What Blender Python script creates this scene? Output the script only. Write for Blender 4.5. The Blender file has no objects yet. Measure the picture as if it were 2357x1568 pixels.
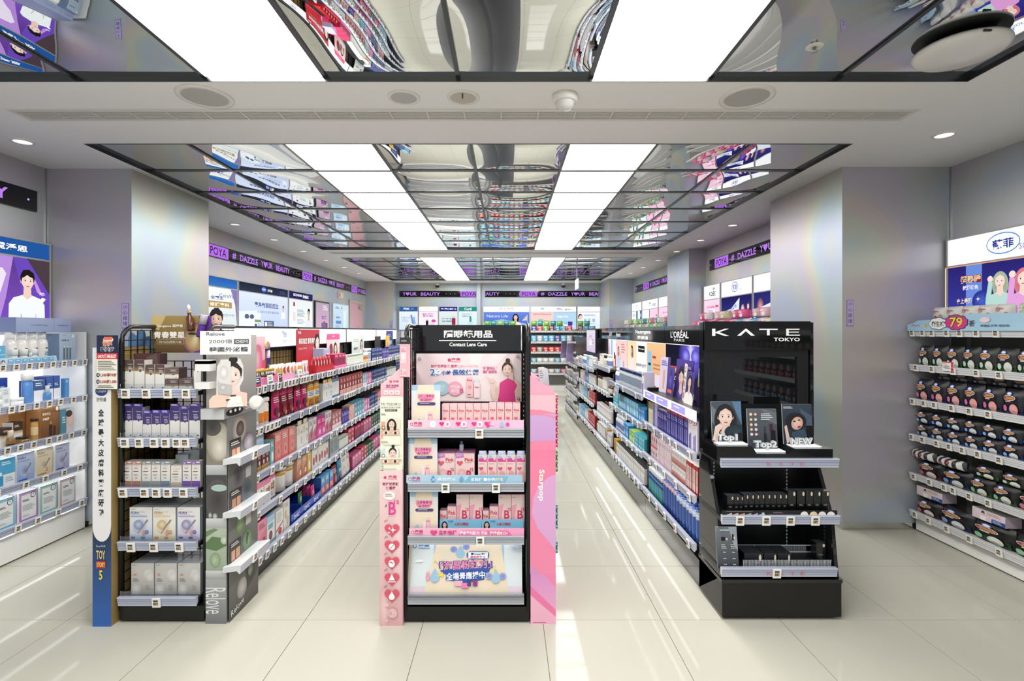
import bpy, math, random
from mathutils import Vector, Matrix
from mathutils.geometry import tessellate_polygon
R = random.Random(7)
PI = math.pi
sc = bpy.context.scene
COL = sc.collection

# ------------------------------------------------------------------ camera, world, exposure
F_PX, PX, PY, CAM_H = 1190.0, 1166.0, 763.0, 1.465      # focal length and principal point in pixels of a 2357 x 1568 frame
cam_d = bpy.data.cameras.new('camera')
cam_d.sensor_width = 36.0
cam_d.lens = F_PX / 2357 * 36
cam_d.shift_x = (1178.5 - PX) / 2357
cam_d.shift_y = (PY - 784.0) / 2357
cam_d.clip_start = 0.05
cam = bpy.data.objects.new('camera', cam_d)
cam.location = (0, 0, CAM_H)
cam.rotation_euler = (PI / 2, 0, 0)
COL.objects.link(cam)
sc.camera = cam
w = bpy.data.worlds.new('world'); sc.world = w
w.use_nodes = True
w.node_tree.nodes['Background'].inputs[0].default_value = (0.6, 0.62, 0.65, 1)
w.node_tree.nodes['Background'].inputs[1].default_value = 0.85    # even fill light added through the open front, for an unseen passage
PANEL_LIGHT = 12.0
vs = sc.view_settings
vs.view_transform = 'Standard'; vs.look = 'None'; vs.gamma = 1.0; vs.use_curve_mapping = False
vs.exposure = 0.24
sc.cycles.max_bounces = 7
sc.cycles.diffuse_bounces = 4
sc.cycles.glossy_bounces = 4
sc.cycles.transmission_bounces = 3
sc.cycles.transparent_max_bounces = 10
sc.cycles.caustics_reflective = False
sc.cycles.caustics_refractive = False
sc.cycles.sample_clamp_indirect = 6.0
sc.cycles.use_denoising = True

# ------------------------------------------------------------------ colours and materials
def lin(v): return v / 12.92 if v <= 0.04045 else ((v + 0.055) / 1.055) ** 2.4
_c = {}
def c(h):
    if not isinstance(h, str): return h
    r = _c.get(h)
    if r is None:
        g = h if len(h) == 6 else ''.join(x * 2 for x in h)
        r = _c[h] = tuple(lin(int(g[i:i + 2], 16) / 255) for i in (0, 2, 4))
    return r
def mixc(a, b, t):
    a, b = c(a), c(b)
    return tuple(a[i] + (b[i] - a[i]) * t for i in range(3))

def mat(name, **k):
    m = bpy.data.materials.new(name); m.use_nodes = True
    b = m.node_tree.nodes['Principled BSDF']
    for key, v in k.items():
        b.inputs[key].default_value = v if not isinstance(v, tuple) else (*v, 1)
    return m, m.node_tree, b
def attr_mat(name, rough, spec=0.5, coat=0.0, noise=0.0):
    m, nt, b = mat(name, Roughness=rough)
    b.inputs['Specular IOR Level'].default_value = spec
    b.inputs['Coat Weight'].default_value = coat
    a = nt.nodes.new('ShaderNodeVertexColor'); a.layer_name = 'col'
    if noise:
        n = nt.nodes.new('ShaderNodeTexNoise'); n.inputs['Scale'].default_value = 60; n.inputs['Detail'].default_value = 4
        bp = nt.nodes.new('ShaderNodeBump'); bp.inputs['Strength'].default_value = noise; bp.inputs['Distance'].default_value = 0.002
        nt.links.new(n.outputs['Fac'], bp.inputs['Height']); nt.links.new(bp.outputs[0], b.inputs['Normal'])
    nt.links.new(a.outputs[0], b.inputs['Base Color'])
    return m
MP = attr_mat('printed card', 0.42)
MG = attr_mat('glossy plastic', 0.14, 0.5)
MF = attr_mat('soft foil film', 0.22, 0.6, noise=0.5)
MB = attr_mat('powder coated steel', 0.32, 0.4, noise=0.03)
MK = attr_mat('polished acrylic', 0.05, 0.6)
def emit_mat(name, strength, samp='AUTO'):
    m = bpy.data.materials.new(name); m.use_nodes = True
    nt = m.node_tree; nt.nodes.clear()
    o = nt.nodes.new('ShaderNodeOutputMaterial'); e = nt.nodes.new('ShaderNodeEmission')
    a = nt.nodes.new('ShaderNodeVertexColor'); a.layer_name = 'col'
    e.inputs[1].default_value = strength
    nt.links.new(a.outputs[0], e.inputs[0]); nt.links.new(e.outputs[0], o.inputs[0])
    m.cycles.emission_sampling = samp
    return m
ME = emit_mat('backlit print', 0.93, 'NONE')
MEL = emit_mat('backlit panel', 1.0, 'FRONT')
MLED = emit_mat('led strip light', 5.0, 'FRONT')
MPANEL = emit_mat('luminous ceiling film', PANEL_LIGHT, 'FRONT')
# brushed holographic aluminium of the walls and pillars, rainbow sheen put into its colour
def holo(name, seed):
    m, nt, b = mat(name, Metallic=0.5, Roughness=0.44)
    b.inputs['Base Color'].default_value = (0.7, 0.71, 0.72, 1)
    b.inputs['Anisotropic'].default_value = 0.75
    b.inputs['Anisotropic Rotation'].default_value = 0.0
    tg = nt.nodes.new('ShaderNodeTangent'); tg.direction_type = 'RADIAL'; tg.axis = 'Z'
    nt.links.new(tg.outputs[0], b.inputs['Tangent'])
    tc = nt.nodes.new('ShaderNodeTexCoord'); mp = nt.nodes.new('ShaderNodeMapping')
    mp.inputs['Scale'].default_value = (160, 160, 2.0)
    n = nt.nodes.new('ShaderNodeTexNoise'); n.inputs['Scale'].default_value = 1.0; n.inputs['Detail'].default_value = 3
    nt.links.new(tc.outputs['Object'], mp.inputs[0]); nt.links.new(mp.outputs[0], n.inputs[0])
    bp = nt.nodes.new('ShaderNodeBump'); bp.inputs['Strength'].default_value = 0.02; bp.inputs['Distance'].default_value = 0.001
    nt.links.new(n.outputs['Fac'], bp.inputs['Height']); nt.links.new(bp.outputs[0], b.inputs['Normal'])
    # rainbow sheen painted into the base colour: hue runs with viewing angle and noise
    n2 = nt.nodes.new('ShaderNodeTexNoise'); n2.inputs['Scale'].default_value = 1.1; n2.inputs['Detail'].default_value = 1
    n2.noise_dimensions = '4D'; n2.inputs['W'].default_value = seed
    nt.links.new(tc.outputs['Object'], n2.inputs[0])
    lw = nt.nodes.new('ShaderNodeLayerWeight'); lw.inputs[0].default_value = 0.5
    m1 = nt.nodes.new('ShaderNodeMath'); m1.operation = 'MULTIPLY'; m1.inputs[1].default_value = 2.6
    m2 = nt.nodes.new('ShaderNodeMath'); m2.operation = 'MULTIPLY_ADD'; m2.inputs[1].default_value = 2.6
    m3 = nt.nodes.new('ShaderNodeMath'); m3.operation = 'FRACT'
    nt.links.new(lw.outputs['Facing'], m1.inputs[0]); nt.links.new(n2.outputs['Fac'], m2.inputs[0]); nt.links.new(m1.outputs[0], m2.inputs[2]); nt.links.new(m2.outputs[0], m3.inputs[0])
    cr = nt.nodes.new('ShaderNodeValToRGB'); cr.color_ramp.interpolation = 'EASE'
    st = ((0.0, (.53, .55, .56)), (.22, (.48, .535, .645)), (.36, (.49, .58, .61)), (.5, (.58, .605, .52)), (.64, (.61, .555, .53)), (.8, (.55, .52, .595)), (1.0, (.53, .55, .56)))
    e = cr.color_ramp.elements
    e[0].position, e[0].color = 0, (*st[0][1], 1); e[1].position, e[1].color = 1, (*st[-1][1], 1)
    for p_, k_ in st[1:-1]: q_ = e.new(p_); q_.color = (*k_, 1)
    nt.links.new(m3.outputs[0], cr.inputs[0]); nt.links.new(cr.outputs[0], b.inputs['Base Color'])
    return m
MHOLO = holo('holographic brushed aluminium', 3.1)
MHOLO2 = holo('holographic brushed pillar sheet', 8.7)
MMIR = mat('stretched mirror film', Metallic=1.0, Roughness=0.015)[0]
MMIR.node_tree.nodes['Principled BSDF'].inputs['Base Color'].default_value = (0.80, 0.81, 0.80, 1)
MCHR = mat('chrome trim', Metallic=1.0, Roughness=0.12)[0]
MCHR.node_tree.nodes['Principled BSDF'].inputs['Base Color'].default_value = (0.62, 0.63, 0.64, 1)
MRIM = mat('dark polished rim', Metallic=1.0, Roughness=0.25)[0]
MRIM.node_tree.nodes['Principled BSDF'].inputs['Base Color'].default_value = (0.12, 0.125, 0.13, 1)
MDARKMIR = mat('black mirror glass', Metallic=0.0, Roughness=0.03)[0]
_b = MDARKMIR.node_tree.nodes['Principled BSDF']
_b.inputs['Base Color'].default_value = (0.004, 0.005, 0.006, 1); _b.inputs['Specular IOR Level'].default_value = 0.8
def paint(name, col, rough, nscale, nstr):
    m, nt, b = mat(name, Roughness=rough)
    n = nt.nodes.new('ShaderNodeTexNoise'); n.inputs['Scale'].default_value = nscale; n.inputs['Detail'].default_value = 3
    mx = nt.nodes.new('ShaderNodeMixRGB'); mx.inputs[1].default_value = (*[x * 0.97 for x in c(col)], 1); mx.inputs[2].default_value = (*c(col), 1)
    nt.links.new(n.outputs['Fac'], mx.inputs[0]); nt.links.new(mx.outputs[0], b.inputs['Base Color'])
    bp = nt.nodes.new('ShaderNodeBump'); bp.inputs['Strength'].default_value = nstr; bp.inputs['Distance'].default_value = 0.001
    nt.links.new(n.outputs['Fac'], bp.inputs['Height']); nt.links.new(bp.outputs[0], b.inputs['Normal'])
    return m, b
MCEIL = paint('matt ceiling paint', 'fafaf8', 0.7, 180, 0.05)[0]
MTILE, _tb = paint('polished porcelain tile', 'c2c0b3', 0.05, 2.5, 0.0)
_tb.inputs['IOR'].default_value = 1.15
MGROUT = paint('grout', '8a877e', 0.8, 90, 0.1)[0]
MWHITE = paint('white lacquer', 'eeeeec', 0.25, 30, 0.01)[0]
MBLACK = paint('satin black laminate', '111213', 0.22, 40, 0.02)[0]
MBACK = paint('dark void backing', '1c1d1e', 0.6, 40, 0.02)[0]
def clear_mat(name, tint, gl):
    m = bpy.data.materials.new(name); m.use_nodes = True
    nt = m.node_tree; nt.nodes.clear()
    o = nt.nodes.new('ShaderNodeOutputMaterial'); t = nt.nodes.new('ShaderNodeBsdfTransparent'); g = nt.nodes.new('ShaderNodeBsdfGlossy')
    t.inputs[0].default_value = (*tint, 1); g.inputs['Roughness'].default_value = 0.05
    f = nt.nodes.new('ShaderNodeFresnel'); f.inputs[0].default_value = gl
    mx = nt.nodes.new('ShaderNodeMixShader')
    nt.links.new(f.outputs[0], mx.inputs[0]); nt.links.new(t.outputs[0], mx.inputs[1]); nt.links.new(g.outputs[0], mx.inputs[2]); nt.links.new(mx.outputs[0], o.inputs[0])
    return m
MCLEAR = clear_mat('clear acrylic', (0.93, 0.95, 0.97), 1.45)
MLIQ = clear_mat('blue bottle plastic', (0.10, 0.28, 0.72), 1.5)

# ------------------------------------------------------------------ geometry collector
class G:
    def __init__(s): s.v = []; s.f = []; s.c = []; s.m = []; s.sm = []; s.mats = []
    def mi(s, m):
        if m not in s.mats: s.mats.append(m)
        return s.mats.index(m)
    def face(s, pts, col, m=MP, smooth=False):
        n = len(s.v); s.v.extend(pts); s.f.append(tuple(range(n, n + len(pts)))); s.c.append(col); s.m.append(s.mi(m)); s.sm.append(smooth)
    def idx(s, ids, col, m=MP, smooth=False):
        s.f.append(tuple(ids)); s.c.append(col); s.m.append(s.mi(m)); s.sm.append(smooth)
    def box(s, x0, x1, y0, y1, z0, z1, col, m=MP, top=None, front=None, side=None):
        n = len(s.v); col = c(col)
        s.v.extend([(x0, y0, z0), (x1, y0, z0), (x1, y1, z0), (x0, y1, z0), (x0, y0, z1), (x1, y0, z1), (x1, y1, z1), (x0, y1, z1)])
        for ids, k in (((0, 3, 2, 1), None), ((4, 5, 6, 7), top), ((0, 1, 5, 4), front), ((2, 3, 7, 6), None), ((1, 2, 6, 5), side), ((3, 0, 4, 7), side)):
            s.idx([n + i for i in ids], c(k) if k else col, m)
        return s
    def prism(s, prof, x0, x1, col, m=MP, axis='x', cols=None, smooth=False):
        """profile of (a, b) points swept along an axis; a, b are (y, z) for x, (x, z) for y, (x, y) for z"""
        def P(t, p): return (t, p[0], p[1]) if axis == 'x' else ((p[0], t, p[1]) if axis == 'y' else (p[0], p[1], t))
        n = len(s.v); k = len(prof); col = c(col)
        s.v.extend([P(x0, p) for p in prof] + [P(x1, p) for p in prof])
        for i in range(k):
            j = (i + 1) % k
            s.idx([n + i, n + j, n + k + j, n + k + i], c(cols[i]) if cols else col, m, smooth)
        for t in tessellate_polygon([[Vector((p[0], p[1], 0)) for p in prof]]):
            s.idx([n + t[0], n + t[1], n + t[2]], col, m); s.idx([n + k + t[2], n + k + t[1], n + k + t[0]], col, m)
        return s
    def lathe(s, prof, n=16, m=MG, cx=0, cy=0, sx=1, sy=1, smooth=True):
        """profile of (radius, z, colour) from the bottom up; a face takes the colour of its lower point"""
        b = len(s.v)
        for r, z, _ in prof:
            for i in range(n):
                a = 2 * PI * i / n; s.v.append((cx + r * sx * math.cos(a), cy + r * sy * math.sin(a), z))
        for j in range(len(prof) - 1):
            for i in range(n):
                k = (i + 1) % n
                s.idx([b + j * n + i, b + j * n + k, b + (j + 1) * n + k, b + (j + 1) * n + i], c(prof[j][2]), m, smooth)
        s.idx([b + i for i in range(n)][::-1], c(prof[0][2]), m); s.idx([b + (len(prof) - 1) * n + i for i in range(n)], c(prof[-1][2]), m)
        return s
    def tube(s, pts, r, col, m=MB, n=6):
        pts = [Vector(p) for p in pts]; b = len(s.v); col = c(col)
        for i, p in enumerate(pts):
            d = (pts[min(i + 1, len(pts) - 1)] - pts[max(i - 1, 0)]).normalized()
            u = d.cross(Vector((0, 0, 1)) if abs(d.z) < .9 else Vector((1, 0, 0))).normalized(); v = d.cross(u)
            for k in range(n):
                a = 2 * PI * k / n; s.v.append(tuple(p + (u * math.cos(a) + v * math.sin(a)) * r))
        for i in range(len(pts) - 1):
            for k in range(n):
                l = (k + 1) % n; s.idx([b + i * n + k, b + i * n + l, b + (i + 1) * n + l, b + (i + 1) * n + k], col, m, True)
        s.idx([b + k for k in range(n)][::-1], col, m); s.idx([b + (len(pts) - 1) * n + k for k in range(n)], col, m)
        return s
    def mesh(s, name):
        me = bpy.data.meshes.new(name)
        me.from_pydata(s.v, [], s.f)
        a = me.color_attributes.new('col', 'FLOAT_COLOR', 'CORNER')
        buf = []
        for f, k in zip(s.f, s.c):
            if isinstance(k, list):
                for q in k: buf.extend((*q, 1.0))
            else: buf.extend((*k, 1.0) * len(f))
        a.data.foreach_set('color', buf)
        for m in s.mats: me.materials.append(m)
        me.polygons.foreach_set('material_index', s.m)
        me.polygons.foreach_set('use_smooth', s.sm)
        me.update()
        return me
    def build(s, name, parent=None, loc=None, rz=0.0):
        return link(name, s.mesh(name), parent, loc, rz)

def link(name, me, parent=None, loc=None, rz=0.0):
    o = bpy.data.objects.new(name, me); COL.objects.link(o)
    if parent: o.parent = parent
    if loc: o.location = loc
    if rz: o.rotation_euler = (0, 0, rz)
    return o
def empty(name, loc=(0, 0, 0), rz=0.0):
    return link(name, None, None, loc, rz)
def tag(o, label, cat, group=None):
    o['label'] = label; o['category'] = cat
    if group: o['group'] = group
    return o
def struct(o):
    o['kind'] = 'structure'; return o

# ------------------------------------------------------------------ lettering and print
_tx = {}
def textgeo(s, bold=0.0):
    k = (s, bold); r = _tx.get(k)
    if r is None:
        cu = bpy.data.curves.new('lettering', 'FONT'); cu.body = s; cu.resolution_u = 2; cu.offset = bold
        ob = bpy.data.objects.new('lettering', cu)
        me = bpy.data.meshes.new_from_object(ob)
        V = [(v.co.x, v.co.y) for v in me.vertices]; Fc = [tuple(p.vertices) for p in me.polygons]
        bpy.data.objects.remove(ob); bpy.data.curves.remove(cu); bpy.data.meshes.remove(me)
        if not V: V = [(0, 0), (1, 1)]
        x0 = min(v[0] for v in V); x1 = max(v[0] for v in V); y0 = min(v[1] for v in V); y1 = max(v[1] for v in V)
        w_, h_ = max(x1 - x0, 1e-4), max(y1 - y0, 1e-4)
        r = _tx[k] = ([((x - x0) / w_ - .5, (y - y0) / h_ - .5) for x, y in V], Fc, w_ / h_)
    return r

def clip(poly, x0, y0, x1, y1):
    for ax, lim, sg in ((0, x0, 1), (0, x1, -1), (1, y0, 1), (1, y1, -1)):
        out = []
        for i in range(len(poly)):
            p, q = poly[i - 1], poly[i]
            a, b = (p[ax] - lim) * sg, (q[ax] - lim) * sg
            if (a >= 0) != (b >= 0):
                t = a / (a - b); out.append(tuple(p[k] + (q[k] - p[k]) * t for k in range(5)))
            if b >= 0: out.append(q)
        poly = out
        if len(poly) < 3: return []
    return poly

class Art:
    """flat print laid on a rectangle: O lower left corner, U full width, V full height, N out of the sheet; drawn in a window of units, y down"""
    def __init__(s, g, O, U, V, N, win=(0, 0, 100, 100), m=MP, eps=0.0003, warp=None):
        s.g, s.O, s.U, s.V, s.N, s.win, s.m, s.eps, s.warp = g, Vector(O), Vector(U), Vector(V), Vector(N), win, m, eps, warp
        s.k = 1
        s.ar = (s.U.length / (win[2] - win[0])) / (s.V.length / (win[3] - win[1]))    # unit width over unit height
    def poly(s, pts, cols, bump=0):
        x0, y0, x1, y1 = s.win
        c0 = isinstance(cols, list)
        P = [(p[0], p[1], *(cols[i] if c0 else cols)) for i, p in enumerate(pts)]
        if any(p[0] < x0 - 1e-6 or p[0] > x1 + 1e-6 or p[1] < y0 - 1e-6 or p[1] > y1 + 1e-6 for p in P):
            P = clip(P, x0, y0, x1, y1)
            if not P: return
        if s.warp:                                   # print on a curved pack is cut fine enough to follow it
            lim = .24; todo = [[P[0], P[i], P[i + 1]] for i in range(1, len(P) - 1)]
            while todo:
                t = todo.pop(); e = [math.hypot((t[i][0] - t[i - 1][0]) / (x1 - x0), (t[i][1] - t[i - 1][1]) / (y1 - y0)) for i in range(3)]
                k = e.index(max(e))
                if e[k] > lim:
                    mid = tuple((t[k][q] + t[k - 1][q]) / 2 for q in range(5)); o = t[k - 2]
                    todo += [[t[k - 1], mid, o], [mid, t[k], o]]
                else: s.flat(t, True)
            return
        s.flat(P, c0)
    def flat(s, P, c0):
        x0, y0, x1, y1 = s.win
        out = []
        for p in P:
            u, v = (p[0] - x0) / (x1 - x0), (y1 - p[1]) / (y1 - y0)
            n = s.eps * s.k + (s.warp(u, v) if s.warp else 0)
            out.append(tuple(s.O + s.U * u + s.V * v + s.N * n))
        s.g.face(out[::-1], [p[2:5] for p in P][::-1] if c0 else P[0][2:5], s.m)
    def run(s, ops):
        for o in ops:
            getattr(s, 'o_' + o[0])(*o[1:]); s.k += 1
        return s
    def o_r(s, x0, y0, x1, y1, col): s.poly([(x0, y0), (x1, y0), (x1, y1), (x0, y1)], c(col))
    def o_g(s, x0, y0, x1, y1, a, b):
        a, b = c(a), c(b); n = 4
        for i in range(n):
            p, q = i / n, (i + 1) / n; cp, cq = mixc(a, b, p), mixc(a, b, q)
            s.poly([(x0, y0 + (y1 - y0) * p), (x1, y0 + (y1 - y0) * p), (x1, y0 + (y1 - y0) * q), (x0, y0 + (y1 - y0) * q)], [cp, cp, cq, cq])
    def o_gh(s, x0, y0, x1, y1, a, b):
        a, b = c(a), c(b); s.poly([(x0, y0), (x1, y0), (x1, y1), (x0, y1)], [a, b, b, a])
    def o_e(s, x, y, rx, ry, col, edge=None, rot=0, n=18):
        ca, sa = math.cos(math.radians(rot)), math.sin(math.radians(rot))
        P = []
        for i in range(n):
            a = 2 * PI * i / n; dx, dy = rx * s.ar * math.cos(a), ry * math.sin(a)
            P.append((x + (dx * ca - dy * sa) / s.ar, y + dx * sa + dy * ca))
        if edge is None: s.poly(P, c(col))
        else:
            a, b = c(col), c(edge)
            for i in range(n): s.poly([(x, y), P[i - 1], P[i]], [a, b, b])
    def o_p(s, pts, col):
        for t in tessellate_polygon([[Vector((p[0], p[1], 0)) for p in pts]]):
            s.poly([pts[i] for i in t], c(col))
    def o_t(s, txt, x, y, h, w, col, rot=0, bold=0.0):
        """h, w: height and length of the line; upright on its side, both are measured in the window's vertical units"""
        V, Fc, asp = textgeo(txt, bold)
        if w is None: W = h * asp
        else: W = w if abs(rot) == 90 else w * s.ar
        ca, sa = math.cos(math.radians(rot)), math.sin(math.radians(rot)); col = c(col)
        Q = []
        for a, b in V:
            dx, dy = a * W, -b * h
            Q.append((x + (dx * ca - dy * sa) / s.ar, y + dx * sa + dy * ca))
        for f in Fc: s.poly([Q[i] for i in f], col)
    def o_b(s, txt, x, y, h, w, col, rot=0): s.o_t(txt, x, y, h, w, col, rot, 0.025)
    def o_o(s, txt, x, y, h, w, col, out, rot=0):      # outlined lettering
        s.o_t(txt, x, y, h * 1.12, None if w is None else w * 1.04, out, rot, 0.07); s.k += 1; s.o_t(txt, x, y, h, w, col, rot, 0.02)
    def o_v(s, txt, x, y0, y1, w, col, bold=0.0):      # characters one under another
        n = len(txt); st = (y1 - y0) / n
        for i, ch in enumerate(txt): s.o_t(ch, x, y0 + st * (i + .5), st * .72, w, col, 0, bold)
    def o_l(s, x0, y0, x1, y1, col, n=3):              # lines of print too small to read
        st = (y1 - y0) / n
        for i in range(n): s.o_r(x0, y0 + st * i, x0 + (x1 - x0) * (0.75 + 0.25 * ((i * 7) % 3) / 2), y0 + st * i + st * .45, col)
    def o_h(s, x, y, r, col):                          # heart
        P = []
        for i in range(24):
            a = 2 * PI * i / 24
            P.append((x + r * math.sin(a) ** 3 / s.ar, y - r * (13 * math.cos(a) - 5 * math.cos(2 * a) - 2 * math.cos(3 * a) - math.cos(4 * a)) / 16))
        s.o_p(P, col)
    def o_d(s, x, y, r, col):                          # drop
        P = [(x + r * math.sin(a) * (1 if math.cos(a) > -.2 else .9) / s.ar, y + r * math.cos(a)) for a in [PI * 2 * i / 20 for i in range(20)] if not 2.3 < a < 3.98]
        i = next(k for k, p in enumerate([PI * 2 * i / 20 for i in range(20)]) if p >= 2.3)
        P.insert(i, (x, y - r * 1.75)); s.o_p(P, col)
    def o_s(s, x, y, r, col):                          # four-pointed sparkle
        s.o_p([(x + r * (1 if k % 2 == 0 else .28) * math.sin(k * PI / 4) / s.ar, y - r * (1 if k % 2 == 0 else .28) * math.cos(k * PI / 4)) for k in range(8)], col)
    def o_u(s, x, y, rx, ry, n, col):                  # scalloped cloud or burst
        P = []
        for i in range(n * 4):
            a = 2 * PI * i / (n * 4); q = 1 + 0.12 * abs(math.sin(a * n / 2)); P.append((x + rx * q * math.cos(a), y + ry * q * math.sin(a)))
        s.o_p(P, col)
    def o_f(s, x, y, h, hair='2a2322', cloth='ffffff', style='long', skin='f2d6c8', body=True, lip='c8525c', top=None):
        """printed portrait: h is the height of the face, x, y its middle"""
        k = 1 / s.ar
        W = lambda a: a * h * k
        sk2 = mixc(skin, 'a8705c', .42); hair2 = mixc(hair, '000000', .35)
        if style in ('long', 'wave'):
            s.o_e(x, y + .25 * h, W(.62), .95 * h, hair2, hair); s.k += 1
        if style == 'bun': s.o_e(x + W(.05), y - .78 * h, W(.2), .2 * h, hair, hair2); s.k += 1
        if body:
            top = top or cloth
            s.o_p([(x - W(1.15), y + 2.6 * h), (x - W(1.12), y + 1.35 * h), (x - W(.85), y + 1.0 * h), (x - W(.25), y + .8 * h), (x + W(.25), y + .8 * h), (x + W(.85), y + 1.0 * h), (x + W(1.12), y + 1.35 * h), (x + W(1.15), y + 2.6 * h)], cloth); s.k += 1
            s.o_p([(x - W(.22), y + .2 * h), (x + W(.22), y + .2 * h), (x + W(.25), y + .78 * h), (x + W(.34), y + .84 * h), (x, y + 1.08 * h), (x - W(.34), y + .84 * h), (x - W(.25), y + .78 * h)], mixc(skin, sk2, .45)); s.k += 1
        if style != 'long': 
            s.o_e(x - W(.38), y + .04 * h, W(.07), .12 * h, sk2); s.o_e(x + W(.38), y + .04 * h, W(.07), .12 * h, sk2); s.k += 1
        s.o_e(x, y - .16 * h, W(.45), .46 * h, hair, hair2, n=20); s.k += 1
        P = []
        for i in range(22):
            a = 2 * PI * i / 22; q = math.cos(a)
            P.append((x + W(.37) * math.sin(a) * (1 - .22 * max(0, -q) ** 2 * 1), y - .5 * h * q + (.03 * h if q < 0 else .04 * h)))
        for i in range(22): s.poly([(x, y), P[i - 1], P[i]], [c(skin), mixc(skin, sk2, .5), mixc(skin, sk2, .5)])
        s.k += 1
        if style == 'short':
            s.o_p([(x - W(.43), y + .02 * h), (x - W(.45), y - .3 * h), (x - W(.28), y - .62 * h), (x + W(.1), y - .68 * h), (x + W(.38), y - .5 * h), (x + W(.46), y - .2 * h), (x + W(.4), y + .02 * h), (x + W(.33), y - .2 * h), (x + W(.12), y - .26 * h), (x - W(.02), y - .36 * h), (x - W(.22), y - .22 * h), (x - W(.34), y - .16 * h)], hair)
        elif style == 'bangs':
            s.o_p([(x - W(.44), y + .3 * h), (x - W(.46), y - .3 * h), (x - W(.25), y - .62 * h), (x + W(.25), y - .62 * h), (x + W(.46), y - .3 * h), (x + W(.42), y + .3 * h), (x + W(.34), y - .1 * h), (x, y - .16 * h), (x - W(.34), y - .12 * h)], hair)
        else:
            s.o_p([(x - W(.43), y + .1 * h), (x - W(.45), y - .3 * h), (x - W(.22), y - .62 * h), (x + W(.22), y - .62 * h), (x + W(.45), y - .3 * h), (x + W(.42), y + .1 * h), (x + W(.3), y - .28 * h), (x + W(.02), y - .46 * h), (x - W(.28), y - .28 * h)], hair)
        s.k += 1
        for q in (-1, 1):
            s.o_e(x + q * W(.165), y + .0 * h, W(.085), .036 * h, 'fbf4f0', n=10); s.k += 1
            s.o_e(x + q * W(.165), y + .0 * h, W(.04), .042 * h, '2b1a16', n=8)
            s.o_p([(x + q * W(.07), y - .012 * h), (x + q * W(.16), y - .05 * h), (x + q * W(.26), y - .015 * h), (x + q * W(.16), y - .034 * h)], '2a1a18')
            s.o_p([(x + q * W(.06), y - .10 * h), (x + q * W(.17), y - .135 * h), (x + q * W(.28), y - .09 * h), (x + q * W(.17), y - .112 * h)], mixc(hair, skin, .25))
            s.o_e(x + q * W(.22), y + .16 * h, W(.09), .07 * h, mixc(skin, 'e89a92', .35), skin, n=10)
        s.o_p([(x - W(.015), y + .02 * h), (x + W(.05), y + .17 * h), (x + W(.0), y + .2 * h), (x - W(.05), y + .18 * h)], mixc(skin, sk2, .4))
        s.k += 1
        s.o_p([(x - W(.13), y + .3 * h), (x - W(.04), y + .275 * h), (x, y + .285 * h), (x + W(.04), y + .275 * h), (x + W(.13), y + .3 * h), (x, y + .355 * h)], lip)
def front_art(g, x0, x1, y, z0, z1, ops, win=(0, 0, 100, 100), m=MP, eps=0.0003, tilt=0.0):
    """print on an upright sheet that faces -Y (tilt leans its top back by that many metres)"""
    V = Vector((0, tilt, z1 - z0)); U = Vector((x1 - x0, 0, 0)); N = U.cross(V).normalized()
    return Art(g, (x0, y, z0), U, V, N, win, m, eps).run(ops)

# pixel of the photograph plus a real depth -> metres
def ax(px, d): return (px - PX) * d / F_PX
def az(py, d): return CAM_H + (PY - py) * d / F_PX

class Frame:
    """a fixture's own axes: x along its face, -y out of its face, z up; world = loc + turn(rz)"""
    def __init__(s, loc, rz=0.0): s.loc, s.rz = Vector(loc), rz; s.co, s.si = math.cos(rz), math.sin(rz)
    def w(s, x, y, z): return (s.loc.x + x * s.co - y * s.si, s.loc.y + x * s.si + y * s.co, s.loc.z + z)

ORD = 'first second third fourth fifth sixth seventh eighth ninth tenth eleventh twelfth thirteenth fourteenth fifteenth sixteenth seventeenth eighteenth nineteenth twentieth'.split()
def ordn(i):
    if i < 20: return ORD[i]
    t = ['twenty', 'thirty', 'forty', 'fifty', 'sixty', 'seventy', 'eighty', 'ninety'][(i + 1) // 10 - 2]
    return t + '-' + ORD[(i + 1) % 10 - 1] if (i + 1) % 10 else {'twenty': 'twentieth', 'thirty': 'thirtieth', 'forty': 'fortieth', 'fifty': 'fiftieth'}.get(t, t)
# ------------------------------------------------------------------ the room
Z_CEIL, Z_PAN = 2.68, 2.70
XL, XR, XRN = -3.44, 2.93, 3.28
D_BACK, D_REAR = 13.1, -3.2

def plain(name, x0, x1, y0, y1, z0, z1, m, parent=None):
    return G().box(x0, x1, y0, y1, z0, z1, 'fff', m).build(name, parent)
floor = struct(plain('floor', XL - .1, XRN + .1, D_REAR, D_BACK + .1, -0.06, -0.004, MGROUT))
t0 = None
gap = 0.0016
tiles = [(-0.419 + .602 * i, 2.625 + .60 * j) for j in range(-3, 18) for i in range(-6, 7)]
def tile_mesh(w_, h_):
    g = G(); b = 0.0012
    g.prism([(gap, -0.004), (h_ - gap, -0.004), (h_ - gap, -0.0008), (h_ - gap - b, 0), (gap + b, 0), (gap, -0.0008)], gap, w_ - gap, 'fff', MTILE)
    return g.mesh('floor_tile')
tm = {}
for x, y in tiles:
    x0, x1 = max(x, XL), min(x + .602, XRN)
    y1 = min(y + .60, D_BACK)
    if x1 - x0 < .02 or y1 - y < .02: continue
    k = (round(x1 - x0, 3), round(y1 - y, 3))
    if k not in tm: tm[k] = tile_mesh(*k)
    link('tile', tm[k], floor, (x0, y, 0))
plain('floor_slab', XL, XRN, D_REAR, 2.625 - 1.8, -0.004, 0, MTILE, floor)

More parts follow.
